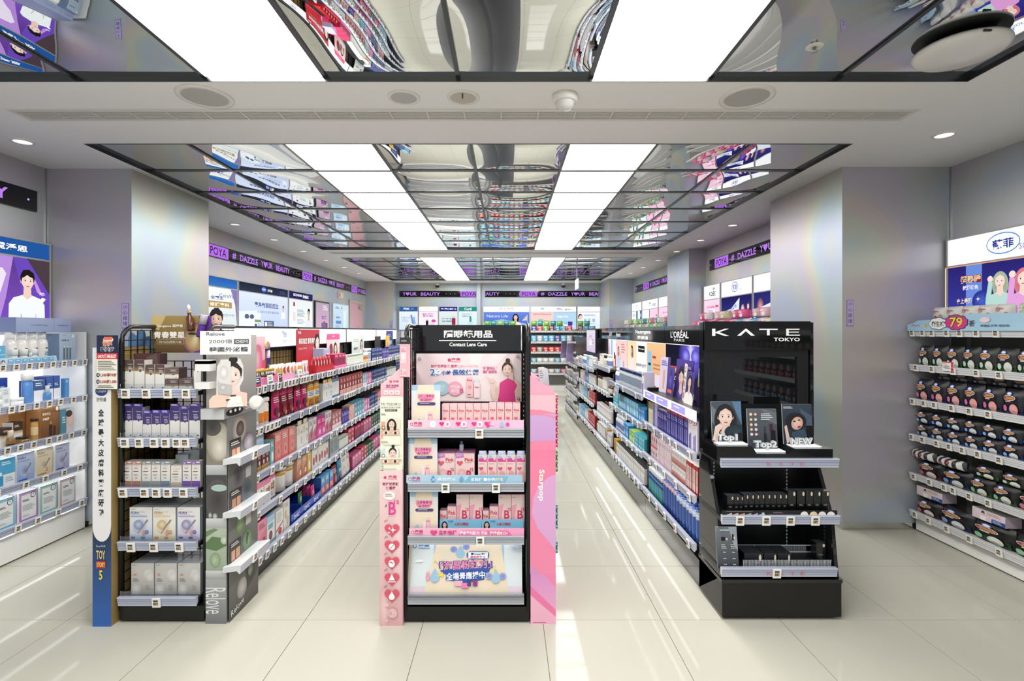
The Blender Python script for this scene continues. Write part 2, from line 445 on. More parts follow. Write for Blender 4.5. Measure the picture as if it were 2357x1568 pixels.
# walls
struct(plain('wall_left', XL - .1, XL, D_REAR, D_BACK, 0, Z_CEIL + .1, MHOLO))
struct(plain('wall_right', XR, XRN + .2, 4.86, D_BACK, 0, Z_CEIL + .1, MHOLO))
struct(plain('wall_right_near', XRN, XRN + .2, D_REAR, 4.86, 0, Z_CEIL + .1, MHOLO))
struct(plain('wall_back', XL, XR, D_BACK, D_BACK + .1, 0, Z_CEIL + .1, MHOLO))
struct(plain('trim_4', XL, XRN, D_REAR - .1, D_REAR, 2.35, Z_CEIL + .1, MCEIL))['label'] = 'white lintel over the open shop front behind the camera'
# pillars clad in the same sheet
def pillar(name, x0, x1, y0, y1, label):
    o = plain(name, x0, x1, y0, y1, 0, Z_CEIL + .02, MHOLO2); struct(o); o['label'] = label
    G().box(x0 - .002 if x0 > XL else x0, x1 + .002, y0 - .002, y1, 0, .05, 'a9abad', MCHR).build('pillar_base', o)
    return o
pillar('pillar_left', XL, -2.80, 3.86, 4.86, 'silver holographic pillar beside the white lit skincare shelves')
pillar('pillar_right', 2.48, XRN, 3.82, 4.86, 'silver holographic pillar beside the sanitary pad shelves')
pillar('pillar_right_middle', 2.68, XR, 7.60, 8.62, 'silver pillar between the two lit sign groups on the right wall')
pillar('pillar_right_back', 2.36, XR, 11.9, D_BACK, 'silver pillar in the far right corner of the shop')
pillar('pillar_left_back', XL, -2.77, 12.62, D_BACK, 'silver pillar in the far left corner of the shop')
o = struct(plain('trim_1', ax(1097.6, 13.0), ax(1106, 13.0), 12.98, D_BACK, 0, Z_CEIL, MHOLO2)); o['label'] = 'narrow silver mullion between the two scrolling signs on the back wall'
for nm, x, y in (('trim_2', XL, 3.855), ('trim_3', XRN - .006, 3.815)):
    struct(plain(nm, x, x + .006, y - .006, y, 0, Z_CEIL, MCHR))

# ceiling: white plasterboard with three recessed fields of stretched mirror and luminous panels
ceiling = struct(empty('ceiling'))
FX = (-2.735, -2.097, -1.462, -0.877, -0.235, 0.409, 0.990, 1.613, 2.238)       # column joints
FIELDS = (('front', 2.51, -0.620, 4), ('middle', 3.344, 0.621, 7), ('back', 8.52, 0.633, 6))
ys = [(2.51 - .62 * 6, 2.51), (3.344, 3.344 + 7 * .621), (8.52, 8.52 + 6 * .633)]
def slab(x0, x1, y0, y1):
    plain('plasterboard', x0, x1, y0, y1, Z_CEIL, Z_CEIL + .05, MCEIL, ceiling)
def grille_slab(y0, y1, gy):                  # strip of ceiling between two fields with a slot for the air grille
    gx0, gx1, gw = -2.71, 2.24, .13
    slab(XL, XRN, y0, gy); slab(XL, XRN, gy + gw, y1); slab(XL, gx0, gy, gy + gw); slab(gx1, XRN, gy, gy + gw)
slab(XL, XRN, D_REAR, ys[0][0])
grille_slab(ys[0][1], ys[1][0], 2.83); grille_slab(ys[1][1], ys[2][0], 7.93)
slab(XL, XRN, ys[2][1], D_BACK)
for a, b in ys:
    slab(XL, FX[0], a, b); slab(FX[8], XRN, a, b)
    plain('recess_backing', FX[0] - .03, FX[8] + .03, a - .03, b + .03, Z_PAN + .03, Z_PAN + .05, MBACK, ceiling)
    g = G()
    for x0, x1, y0, y1 in ((FX[0], FX[8], a, a + .006), (FX[0], FX[8], b - .006, b), (FX[0], FX[0] + .006, a + .006, b - .006), (FX[8] - .006, FX[8], a + .006, b - .006)):
        g.box(x0, x1, y0, y1, Z_CEIL - .004, Z_PAN + .03, '777', MRIM)
    g.build('recess_trim', ceiling)
def mirror_mesh(w_, h_, seed):
    rr = random.Random(seed); n = 14; A = rr.uniform(.006, .010); B = rr.uniform(-.0012, .0012); ph = rr.uniform(0, 6)
    g = G(); e = .0035
    for j in range(n + 1):
        for i in range(n + 1):
            u, v = i / n, j / n
            q = (1 - abs(2 * u - 1) ** 2.2) * (1 - abs(2 * v - 1) ** 3.0)
            z = -A * q + B * math.sin(5 * u + ph) * math.sin(PI * v) * math.sin(PI * u)
            g.v.append((e + (w_ - 2 * e) * u, e + (h_ - 2 * e) * v, z))
    for j in range(n):
        for i in range(n):
            k = j * (n + 1) + i; g.idx([k, k + n + 1, k + n + 2, k + 1], c('ccc'), MMIR, True)
    return g.mesh('mirror_panel')
mm = {}
lm = {}
for fi, (fname, y0, st, nrow) in enumerate(FIELDS):
    rows = [(y0 + st * (j + 1), y0 + st * j) if st < 0 else (y0 + st * j, y0 + st * (j + 1)) for j in range(6 if fi == 0 else nrow)]
    for j, (ya, yb) in enumerate(rows):
        for i in range(8):
            w_, h_ = FX[i + 1] - FX[i], yb - ya
            if i in (2, 5):
                k = (i, fi)
                if k not in lm:
                    g = G(); e = .004
                    g.face([(e, e, 0), (e, h_ - e, 0), (w_ - e, h_ - e, 0), (w_ - e, e, 0)], c('fffefa'), MPANEL)
                    g2 = G(); g2.box(0 + e, w_ - e, e, h_ - e, .004, .02, 'ddd', MB)
                    lm[k] = (g.mesh('diffuser'), g2.mesh('housing'))
                r = empty('ceiling_light', (FX[i], ya, Z_PAN))
                link('diffuser', lm[k][0], r); link('housing', lm[k][1], r)
                far = ('farthest' if j == 0 else ordn(j) + ' in front of the farthest') if fi == 0 else 'row ' + ordn(j) + ' from the camera'
                pos = f'{ordn(j)} back from the {"white soffit" if fi else "white soffit towards the entrance"}'
                tag(r, f'luminous ceiling panel, {ordn(j)} from the {"far" if fi == 0 else "near"} edge, {"left" if i == 2 else "right"} strip of the {fname} field', 'ceiling light', 'luminous ceiling panels')
            else:
                k = (i, fi, (j * 3 + i) % 4)
                if k not in mm: mm[k] = mirror_mesh(w_, h_, hash(k) % 1000)
                link('mirror_panel', mm[k], ceiling, (FX[i], ya, Z_PAN))
# thin dark bars that hold the panels
for fi, (fname, y0, st, nrow) in enumerate(FIELDS):
    a, b = ys[fi]
    n = 6 if fi == 0 else nrow
    bm_ = G().box(FX[0] + .006, FX[8] - .006, -.019, .019, -.004, .004, '333', MRIM).mesh('joint_bar')
    for j in range(1, n): link('joint_bar', bm_, ceiling, (0, a + abs(st) * j, Z_PAN - .002))
    bm_ = G().box(-.010, .010, a + .006, b - .006, -.006, .004, '333', MRIM).mesh('joint_bar')
    for x in FX[1:-1]: link('joint_bar', bm_, ceiling, (x, 0, Z_PAN - .002))
# air grilles
for gy, lab in ((2.83, 'long white slatted air grille crossing the ceiling in front of the middle mirrors'), (7.93, 'long white slatted air grille crossing the ceiling before the back mirrors')):
    r = tag(empty('air_grille', (0, gy, Z_CEIL)), lab, 'air vent', 'ceiling air grilles')
    g = G()
    for x0, x1, y0, y1 in ((-2.73, 2.26, -.012, .012), (-2.73, 2.26, .118, .142), (-2.73, -2.70, .012, .118), (2.23, 2.26, .012, .118)):
        g.box(x0, x1, y0, y1, -.006, .004, 'e6e4de', MB)
    g.build('grille_frame', r)
    G().box(-2.70, 2.23, .012, .118, .045, .06, '17181a', MB).build('shade_plate', r)  # near-black plate stands in for the shade between the slats
    sm_ = None
    for q in range(5):
        G().box(-2.70, 2.23, .019 + .021 * q, .024 + .021 * q, -.003, .018, 'e6e4de', MB).build('slat', r)
    cm = G().box(-.004, .004, .012, .118, -.005, .02, 'e0ded8', MB).mesh('crossbar')
    for q in range(1, 24): link('crossbar', cm, r, (-2.70 + q * 4.93 / 24, 0, 0))
# round things on the ceiling
def disc(name, x, y, rad, label, cat, ring, mid, midm=MP, group=None, lit=False, dome=0.0):
    r = tag(empty(name, (x, y, Z_CEIL)), label, cat, group)
    g = G(); n = 28
    prof = [(rad, -.0005), (rad * .99, -.006), (rad * .80, -.008), (rad * .79, -.004)]
    b = 0
    for q, z in prof:
        for i in range(n): g.v.append((q * math.cos(2 * PI * i / n), q * math.sin(2 * PI * i / n), z))
    for j in range(3):
        for i in range(n): g.idx([j * n + i, j * n + (i + 1) % n, (j + 1) * n + (i + 1) % n, (j + 1) * n + i], c(ring), MB, True)
    g.build('rim', r)
    g = G()
    if dome:
        g.lathe([(rad * .2, -dome, mid), (rad * .5, -dome * .9, mid), (rad * .72, -dome * .55, mid), (rad * .78, -.004, mid)], 20, midm)
    else:
        g.face([(rad * .79 * math.cos(2 * PI * i / n), rad * .79 * math.sin(2 * PI * i / n), -.0045) for i in range(n)][::-1], c(mid), midm)
    g.build('lens' if lit else 'mesh_cover', r)
    return r
disc('ceiling_speaker', -1.56, 2.675, .137, 'large round white ceiling speaker above the left display rack', 'speaker', 'f0eee8', 'b9b8b2', group='round ceiling speakers')
disc('ceiling_speaker', 1.245, 2.68, .137, 'large round white ceiling speaker above the black cosmetics stand', 'speaker', 'f0eee8', 'b9b8b2', group='round ceiling speakers')
disc('smoke_detector', -.532, 2.68, .084, 'small round ceiling fitting with grey mesh beside the sprinkler cover', 'ceiling fitting', 'f0eee8', 'bdbdb9')
d_ = disc('sprinkler_cover', -.224, 2.68, .084, 'round beige sprinkler cover with a pin at its rim, middle of the soffit', 'sprinkler', 'f0eee8', 'c9c2b4')
G().tube([(.0, -.05, -.006), (.0, -.05, -.03)], .004, '555', MB).build('pin', d_)
def dome_sensor(x, y, z, label):
    r = tag(empty('motion_sensor', (x, y, z)), label, 'motion sensor')
    G().lathe([(.060, -.038, 'f2f0ea'), (.066, -.03, 'f2f0ea'), (.066, 0, 'f2f0ea')], 24, MB).build('base', r)
    G().lathe([(.008, -.078, 'e4e4e2'), (.028, -.072, 'e4e4e2'), (.044, -.058, 'e4e4e2'), (.050, -.040, 'e4e4e2'), (.050, -.036, 'e4e4e2')], 24, MG).build('dome', r)
dome_sensor(.30, 2.66, Z_CEIL, 'white dome motion sensor on the soffit beside the right light strip')
k_ = 0
for x, y, s in [(-3.09, 3.30, 'left'), (2.70, 3.19, 'right')] + [(-3.07, 5.85 + .98 * i, 'left') for i in range(6)] + [(2.58, 5.90 + .97 * i, 'right') for i in range(6)]:
    near = y < 4
    i = int(round((y - 5.87) / .975)) if not near else 0
    disc('downlight', x, y, .062, f'small recessed white downlight, {"alone in front of the " + s + " pillar" if near else ordn(i) + " in the row beyond the " + s + " pillar"}', 'downlight', 'f2f0ea', 'fffaf0', MEL, 'recessed downlights', True)
# wireless access point hanging below the front mirrors, sprinkler beside it
r = tag(empty('access_point', (1.93, 2.20, Z_PAN)), 'white disc shaped wireless access point hanging under the front mirror panels', 'access point')
G().lathe([(.05, -.06, 'eceae6'), (.15, -.058, 'eceae6'), (.168, -.045, 'eceae6'), (.166, -.034, 'd5d4d0'), (.10, -.028, 'd5d4d0')], 36, MB).build('body', r)
G().lathe([(.03, -.03, '8d8c88'), (.03, -.008, '8d8c88')], 16, MB).build('bracket', r)
G().box(-.05, -.02, -.1665, -.160, -.052, -.045, '333').build('port', r)
r = tag(empty('sprinkler', (1.325, 2.225, Z_PAN)), 'chrome sprinkler head with white collar on the front mirror panel', 'sprinkler')
G().lathe([(.032, -.012, 'ece9e2'), (.036, -.008, 'ece9e2'), (.036, -.006, 'ece9e2')], 20, MB).build('collar', r)
G().lathe([(.014, -.034, '999'), (.014, -.030, '888'), (.006, -.029, '888'), (.008, -.012, '999')], 14, MCHR).build('head', r)
# cameras high on the back wall and the hanging exit sign
for px, lab in ((1006.6, 'small white security camera above the far left scrolling sign'), (1296.6, 'small white security camera above the far right scrolling sign')):
    r = tag(empty('security_camera', (ax(px, 12.9), 12.9, Z_CEIL)), lab, 'camera')
    G().box(-.03, .03, -.03, .03, -.03, 0, 'e6e6e4', MB).build('mount', r)
    g = G(); g.lathe([(.02, -.125, '222'), (.05, -.11, '222'), (.055, -.07, 'e8e8e6'), (.04, -.03, 'e8e8e6')], 16, MG); g.build('dome', r)
r = tag(empty('exit_sign', (ax(1328, 9.4), 9.4, Z_CEIL)), 'slim exit sign seen edge on, hanging by a rod from the back ceiling', 'exit sign')
G().tube([(0, 0, 0), (0, 0, -.27)], .006, 'd8d8d6', MB).build('rod', r)
G().box(-.012, .012, -.17, .17, -.45, -.27, 'eef2ee', MB).build('plate', r)
g = G(); g.face([(.0125, -.16, -.44), (.0125, .16, -.44), (.0125, .16, -.28), (.0125, -.16, -.28)], c('1f9a55'), ME); g.build('lit_face', r)

# ------------------------------------------------------------------ scrolling signs
SLOGAN = [('P', 'POYA', .46), ('t', '#', .10), ('t', 'DAZZLE', .53), ('y', '', .37), ('t', 'BEAUTY', .54), ('d', '', .36)]
def led_sign(fr, L, label, phase=0.0, zc=2.41, h=.15):
    """black strip of lit text; phase is where in the slogan its left end falls"""
    r = tag(empty('scrolling_sign', fr.w(0, 0, zc), fr.rz), label, 'sign', 'black and purple scrolling signs')
    G().box(0, L, -.018, .03, -h / 2, h / 2, '0d0c0f', MK).build('sign_case', r)
    g = G()
    A = Art(g, (0, -.0185, -h / 2), (L, 0, 0), (0, 0, h), (0, -1, 0), (0, 0, L, h), ME, .0003)
    x = -phase; pu = 'b57be6'
    while x < L:
        for k, s_, w_ in SLOGAN:
            m_ = x + w_ / 2
            if m_ + w_ / 2 > 0 and x < L:
                if k == 'P': A.k = 1; A.o_r(x, .008, x + w_ - .02, h - .008, 'b06ee4'); A.k = 2; A.o_t(s_, m_ - .01, h / 2, .092, w_ * .74, '120a18')
                elif k == 't': A.o_b(s_, m_, h / 2, .082, w_ * .9, pu)
                elif k == 'y':
                    A.o_b('Y', x + .04, h / 2, .082, .07, pu); A.o_h(x + .13, h / 2 - .004, .05, 'b978ea'); A.o_b('UR', x + .275, h / 2, .082, .165, pu)
                else:
                    for q in range(3): A.o_e(x + .06 + .11 * q, h / 2, .009, .009, 'c9a0f0', n=6)
            x += w_ + (.065 if k != 'd' else .06)
    g.build('lit_lettering', r)
    return r
FWL = Frame((XL, 0, 0), PI / 2); FWR = Frame((XR, 0, 0), -PI / 2); FWRN = Frame((XRN, 0, 0), -PI / 2); FBK = Frame((0, D_BACK, 0), 0)
CY = sum(k[2] for k in SLOGAN) + .065 * 5 + .06
led_sign(Frame(FWL.w(4.9, 0, 0), PI / 2), 12.55 - 4.9, 'long scrolling sign high on the left wall beyond the pillar', CY - 1.02)
led_sign(Frame(FWL.w(2.2, 0, 0), PI / 2), 3.77 - 2.2, 'scrolling sign high on the near left wall, dark end showing one letter', .886)
led_sign(Frame(FWR.w(-7.42, 0, 0), -PI / 2), 2.5, 'scrolling sign on the right wall between the two pillars', CY - .19)
led_sign(Frame(FWR.w(-11.7, 0, 0), -PI / 2), 3.05, 'scrolling sign on the right wall beyond the middle pillar', CY - .68)
led_sign(Frame((ax(919.7, 13.08), 13.07, 0)), ax(1095, 13.08) - ax(919.7, 13.08), 'shorter scrolling sign on the left half of the back wall', 1.205)
led_sign(Frame((ax(1116.6, 13.08), 13.07, 0)), ax(1377, 13.08) - ax(1116.6, 13.08), 'longer scrolling sign on the right half of the back wall', CY - .88)

# warning stickers on the pillars
def sticker(fr, x, z0, w_, h_, label):
    g = G(); g.box(x, x + w_, -.0016, 0, z0, z0 + h_, '3c3a66', MP)
    front_art(g, x, x + w_, -.0016, z0, z0 + h_, [('r', 4, 1.2, 96, 98.8, 'c9b8ea'), ('v', '小心碰撞', 50, 3, 90, 62, '15122a'), ('t', 'Be Careful', 50, 95, 4, 80, '15122a')])
    tag(g.build('warning_sticker', None, fr.w(0, 0, 0), fr.rz), label, 'sticker', 'bump warning stickers')
sticker(Frame((0, 3.86, 0)), ax(280.5, 3.86), az(757, 3.86), .052, .19, 'narrow lilac bump warning sticker on the near left pillar')
sticker(Frame((0, 3.82, 0)), ax(1949, 3.82), az(752, 3.82), .048, .196, 'narrow lilac bump warning sticker on the near right pillar')
sticker(Frame((0, 12.62, 0)), ax(897, 12.62), az(757, 12.62), .07, .2, 'tiny bump warning sticker on the far left corner pillar')
sticker(Frame((0, 11.9, 0)), ax(1403, 11.9), az(756, 11.9), .07, .2, 'tiny bump warning sticker on the far right corner pillar')

# ------------------------------------------------------------------ lit posters on the walls
def lightbox(fr, x0, x1, label, header, hops, pops, z0=1.5, zh=1.985, z1=2.115, hw=(0, 0, 100, 100), pw=(0, 0, 100, 100), wall=0.0):
    r = tag(empty('lightbox_poster', fr.w(x0, 0, z0), fr.rz), label, 'lit poster', 'backlit posters along the walls')
    L = x1 - x0; H = z1 - z0; zz = zh - z0
    g = G()
    for a in ((0, L, 0, .012), (0, L, H - .012, H), (0, .012, .012, H - .012), (L - .012, L, .012, H - .012), (.012, L - .012, zz - .006, zz + .006)):
        g.box(a[0], a[1], -.05, 0, a[2], a[3], 'c9cbcd', MB)
    g.build('frame', r)
    for nm, a, b, ops, win in (('header_panel', zz + .006, H - .012, hops, hw), ('poster', .012, zz - .006, pops, pw)):
        g = G(); y = -.044
        g.face([(.012, y, a), (L - .012, y, a), (L - .012, y, b), (.012, y, b)], c(header if nm[0] == 'h' else 'ffffff'), MEL)
        front_art(g, .012, L - .012, y, a, b, ops, win, ME, .0005)
        g.build(nm, r)
    return r
# left wall, near: man in white jacket
man = [('g', 0, 0, 100, 100, '5a3a86', '7d4fc0'), ('p', [(40, 0), (78, 0), (74, 60), (70, 100), (30, 100)], 'b48ad8'), ('p', [(78, 0), (88, 0), (100, 55), (100, 100), (84, 60)], '6a48b8'), ('p', [(86, 0), (100, 0), (100, 52)], '4a3c44'), ('p', [(88, 16), (96, 56), (92, 50)], 'c890d8'),
       ('p', [(0, 20), (72, 18), (74, 26), (70, 60), (60, 100), (0, 100)], 'e9dff2'), ('r', 20, 20, 50, 100, '8a6ac4'),
       ('f', 86, 34, 26, '1f1b1c', 'eef4f4', 'short', 'f6dccf'), ('l', 93, 50, 97, 55, 'f4eefa', 2), ('p', [(93, 64), (94.4, 58), (94, 66), (95.6, 58), (97, 60), (95, 66)], 'ffffff'),
       ('p', [(82, 84), (83, 100), (82.4, 100), (81.4, 84)], 'a9b4b8'), ('p', [(91, 84), (90, 100), (89.4, 100), (90.6, 84)], 'a9b4b8')]
lightbox(FWL, 2.55, 3.85, 'lit purple poster of a man in a white jacket under a blue header', '2b5fa4',
         [('r', 0, 0, 100, 100, '22549b'), ('b', '霓淨思', 77, 52, 40, 19, 'ffffff')], man, 1.5, 1.985, 2.115)
# left wall beyond the pillar
lightbox(FWL, 5.0, 6.52, 'lit skincare poster under a plain blue header beside the left pillar', '2f62ad', [('g', 0, 0, 100, 100, '2c5cae', '3a78bf')],
         [('g', 0, 0, 100, 100, 'f2f6f4', 'dfe9ea'), ('b', '修護專科', 72, 42, 12, 30, '8d6a34'), ('r', 58, 34, 92, 50, 'b79a62'), ('b', '修護專科', 74, 42, 10, 28, 'fff6e0'), ('t', 'CeraVe', 84, 18, 9, 22, '3f5a8a'), ('b', '全霸主', 70, 25, 9, 18, '5a4aa8'), ('p', [(90, 0), (100, 0), (100, 100), (97, 40)], '8e7ab8'), ('t', '滋亮更年輕', 84, 68, 7, 24, '8aa0b0')])
lightbox(FWL, 6.54, 8.03, 'wide lit pale blue skincare poster with dark header on the left wall', '2f3540',
         [('g', 0, 0, 100, 100, '262b38', '333a52'), ('e', 47, 50, 5.2, 36, '3c62c8', '2a4ba6'), ('e', 46, 46, 4, 24, '7d9af0'), ('t', 'Cetaphil', 46.8, 50, 20, 8, 'ffffff'), ('b', '舒特膚', 59, 52, 34, 10, 'ffffff'), ('l', 80, 30, 96, 80, '4a4f90', 5)],
         [('g', 0, 0, 100, 100, 'dfe8fb', 'c6d6f4'), ('p', [(0, 55), (40, 48), (40, 100), (0, 100)], 'eef4fd'), ('b', '專為敏弱肌而生', 53, 32, 16, 50, '4a5f96'), ('t', '全球最大皮膚科藥廠研發', 56, 52, 8, 46, '6b80b4'),
          ('e', 14, 68, 4, 7, '5a6a80'), ('e', 23, 68, 4, 7, '5a6a80'), ('r', 10.5, 74, 17.5, 98, 'f4f8fc'), ('r', 19.5, 74, 26.5, 98, 'f4f8fc'), ('r', 28, 76, 40, 83, '7ea06a'), ('e', 30, 92, 2.2, 5, '4a63b4'), ('l', 33, 86, 40, 96, '9aaac8', 3), ('r', 46, 78, 67, 100, '6b7690'), ('b', '1', 50, 88, 12, 4, 'ffffff'), ('l', 53, 82, 64, 96, 'c4cce0', 3),
          ('f', 88, 36, 13, '2a2426', 'f4f6fa', 'short', 'e8c8b8')])
lightbox(FWL, 8.05, 9.05, 'lit poster with a tall red capped bottle and a bearded man, navy header', '2b2a62',
         [('g', 0, 0, 100, 100, '2d2c5e', '27265a'), ('b', 'BIODERMA', 36, 44, 36, 36, 'ffffff'), ('b', '貝膚黛瑪', 70, 52, 50, 28, 'ffffff')],
         [('g', 0, 0, 100, 100, 'e6eef0', 'f4f8f8'), ('r', 15, 24, 26, 96, 'f6f8f8'), ('r', 17, 10, 24, 24, 'c23a44'), ('r', 16, 44, 25, 74, 'ead9dc'), ('l', 32, 34, 66, 60, '9aa6b2', 5), ('l', 32, 68, 66, 86, 'b0bac4', 4),
          ('f', 82, 44, 26, '2b2322', 'e6ecf0', 'short', 'dcb8a2')])
# door recess at the end of the left wall: mirror frame, pale poster and pink door
r = tag(empty('framed_poster', FWL.w(9.22, 0, 1.4), PI / 2), 'dark framed pink and purple poster at the end of the left wall', 'poster')
G().box(0, .74, -.03, 0, 0, .62, '2c2a30', MG).build('frame', r)
g = G(); front_art(g, .03, .71, -.03, .03, .59, [('g', 0, 0, 100, 100, 'b9a4b8', 'd9b4cc'), ('l', 50, 8, 90, 26, 'f3e8f0', 3), ('b', '百貨', 60, 48, 12, 40, '8a4a9a'), ('r', 40, 66, 86, 100, '6c4a78'), ('e', 60, 80, 18, 20, '8d6a98')], m=ME, eps=.0006); g.build('print', r)
r = tag(empty('wall_poster', FWL.w(10.16, 0, 1.38), PI / 2), 'pale blue lit poster with tall tubes beside the pink door', 'poster')
G().box(0, 1.0, -.03, 0, 0, .65, 'd8e4ec', MB).build('frame', r)
g = G(); g.face([(.02, -.031, .02), (.98, -.031, .02), (.98, -.031, .63), (.02, -.031, .63)], c('ddeaf2'), MEL)
front_art(g, .02, .98, -.031, .02, .63, [('g', 0, 0, 100, 100, 'cfe2f0', 'b9d4ea'), ('l', 12, 8, 40, 16, '4a7ab0', 2), ('b', 'K', 54, 10, 10, 8, '4a6a9a'), ('r', 66, 18, 72, 90, 'f4f8fb'), ('r', 78, 14, 84, 94, 'f4f8fb'), ('r', 14, 40, 40, 46, '7da4cc'), ('r', 14, 54, 48, 64, '6a94c4'), ('l', 14, 70, 44, 84, '8fb0d0', 3)], m=ME, eps=.0006); g.build('print', r)
r = struct(empty('door_1', FWL.w(11.3, 0, 0), PI / 2)); r['label'] = 'pink staff door at the far end of the left wall'
G().box(0, .92, -.02, 0, 0, 2.1, 'e6b4c2', MB).build('door_leaf', r)
g = G()
for a in ((-.06, 0, 0, 2.16), (.92, .98, 0, 2.16), (0, .92, 2.1, 2.16)): g.box(a[0], a[1], -.035, 0, a[2], a[3], 'cfc4b4', MB)
g.build('door_frame', r)
g = G(); front_art(g, .1, .8, -.02, 1.45, 1.58, [('t', 'POYA  寶雅', 50, 50, 60, 80, 'b98a9a')], eps=.001); g.build('door_lettering', r)
G().box(.62, .9, -.07, -.02, 1.98, 2.05, 'b5b0a8', MB).build('door_closer', r)
G().box(.06, .09, -.07, -.02, .95, 1.1, 'aaa', MCHR).build('door_handle', r)
r = tag(empty('red_reflection', FWL.w(10.5, 0, 2.15), PI / 2), 'small box with a red lit square imitating a reflection above the pale blue wall poster', 'reflection')  # red smudge of reflection, built as a small glowing box
G().box(0, .3, -.03, 0, 0, .12, 'f4f0ec', MB).build('case', r)
g = G(); front_art(g, .02, .12, -.03, .01, .11, [('r', 10, 10, 90, 90, 'e0555a')], m=ME, eps=.001); g.build('lit_face', r)

# back wall posters
def pxw(px): return ax(px, D_BACK - .05)
bk = [(918, 962.5, '2d5c9c', [('b', 'PSK', 40, 48, 46, 34, 'ffffff'), ('l', 62, 45, 84, 60, 'dde8f4', 1)], [('g', 0, 0, 100, 100, 'e6eef6', 'd4e2f0'), ('t', '3%', 20, 34, 10, 20, '7aa0cc'), ('t', '藍色調', 42, 34, 9, 34, '86a4cc'), ('p', [(60, 20), (68, 16), (80, 70), (70, 72)], '6a8fd0'), ('p', [(74, 30), (82, 28), (90, 70), (80, 72)], '88a8dc'), ('l', 14, 44, 50, 58, 'a4bcd8', 3)], 'lit skincare poster with blue crystals, far left of the back wall'),
      (963.5, 1008.5, 'fdfdfd', [('l', 24, 30, 76, 60, 'd0c4bc', 2)], [('g', 0, 0, 100, 100, 'f8e6f2', 'fdf4f8'), ('b', '高效保濕凝膠', 48, 14, 9, 60, 'b83a98'), ('b', '彈出蘋果肌', 48, 25, 9, 54, 'b83a98'), ('r', 36, 50, 50, 80, '2c2a2e'), ('r', 38, 44, 48, 50, 'c8c4c8'), ('e', 78, 52, 12, 8, 'e45fb0', 'c83a94'), ('e', 70, 68, 14, 10, 'e9d4e6')], 'lit pink skincare poster with a dark jar on the back wall'),
      (1010, 1053.5, '20287c', [('b', 'Dr.May', 32, 50, 40, 46, 'ffffff'), ('b', '美博士', 76, 52, 44, 38, 'ffffff')], [('g', 0, 0, 100, 100, 'e2ecec', 'd0dee0'), ('b', '超活膠原膠囊', 40, 40, 8, 56, '3a7a8a'), ('b', '精油膠原亮亮肌', 44, 54, 9, 64, '2a4a6a'), ('r', 70, 36, 90, 74, '9a2d4a'), ('r', 73, 24, 87, 36, 'd0d4d8')], 'lit poster with a dark red serum bottle on the back wall'),
      (1055, 1099, '2f8c86', [('b', 'Curél', 50, 50, 60, 40, 'ffffff')], [('g', 0, 0, 100, 100, 'e4f2f2', 'd2eaf0'), ('b', '乾燥敏感肌', 40, 26, 8, 44, '5a94b4'), ('e', 62, 66, 26, 12, 'bfe0ea', 'dff0f4'), ('r', 58, 34, 70, 58, '4a9aa8'), ('r', 60, 26, 68, 34, '2f7a86'), ('l', 16, 10, 80, 18, '8ab8c4', 2)], 'lit poster with a teal pump bottle beside the silver mullion'),
      (1112, 1219.5, 'fdfdfb', [('t', '衛生棉條', 50, 38, 36, 32, '9aa49a'), ('l', 36, 72, 66, 80, '9cc0a4', 1)], [('g', 0, 0, 100, 100, '6a8ae0', '4a68cc'), ('p', [(0, 60), (40, 40), (100, 70), (100, 100), (0, 100)], 'a4bce8'), ('t', 'Nature Life', 30, 22, 16, 46, 'f4f6fa'), ('f', 70, 30, 30, '231a1c', 'f4e6dc', 'long', 'f0cdb8')], 'lit blue poster with a dark haired woman on the back wall'),
      (1220.5, 1327, 'fdfdfd', [('u', 26, 40, 4, 20, 6, 'c4ccd4'), ('l', 20, 72, 34, 80, 'a8b4b8', 1), ('e', 62, 44, 5, 18, 'c8a4d0'), ('e', 66, 52, 5, 18, 'e4c0dc'), ('b', '愛康', 82, 56, 36, 14, '8a96b0')], [('r', 0, 0, 50, 100, 'f6d2cc'), ('r', 50, 0, 100, 100, 'b4d6ee'), ('b', '日常衛生棉好用QQ棉品', 25, 12, 9, 40, 'd0606c'), ('e', 26, 62, 20, 18, 'fdf2ee', 'f6d2cc'), ('r', 17, 40, 27, 60, '9ac8a4'), ('r', 28, 46, 38, 64, 'e69ab4'), ('b', '清涼', 70, 26, 12, 26, 'f4fafd'), ('e', 75, 80, 22, 14, 'f4fafd', 'd4e8f6'), ('r', 63, 54, 71, 70, '7ac06a'), ('r', 73, 54, 80, 70, '8ad0ea'), ('r', 82, 54, 92, 78, '4a3a9a'), ('r', 64, 72, 72, 84, 'e0608a')], 'lit pink and blue sanitary pad poster on the back wall'),
      (1328.5, 1382, 'fdfdfd', [('l', 28, 40, 66, 62, 'b4c4d4', 2)], [('g', 0, 0, 100, 100, 'f2f6fa', 'dce8f4'), ('e', 12, 26, 10, 16, '2b2426'), ('e', 14, 30, 8, 13, 'f0cdb8'), ('l', 28, 14, 90, 24, '7a9ad4', 2), ('r', 28, 38, 40, 56, '9ac8d0'), ('r', 46, 36, 58, 56, 'a4d4b4'), ('r', 66, 38, 78, 56, '9ab8dc'), ('l', 6, 62, 94, 72, 'a4bcd8', 2)], 'lit white poster with three small packs, far right of the back wall')]
for a, b, h, hops, pops, lab in bk:
    lightbox(Frame((0, D_BACK, 0)), pxw(a), pxw(b), lab, h, hops, pops, 1.5, 1.955 if h[0] == 'f' and a > 1100 else 1.97, 2.10)
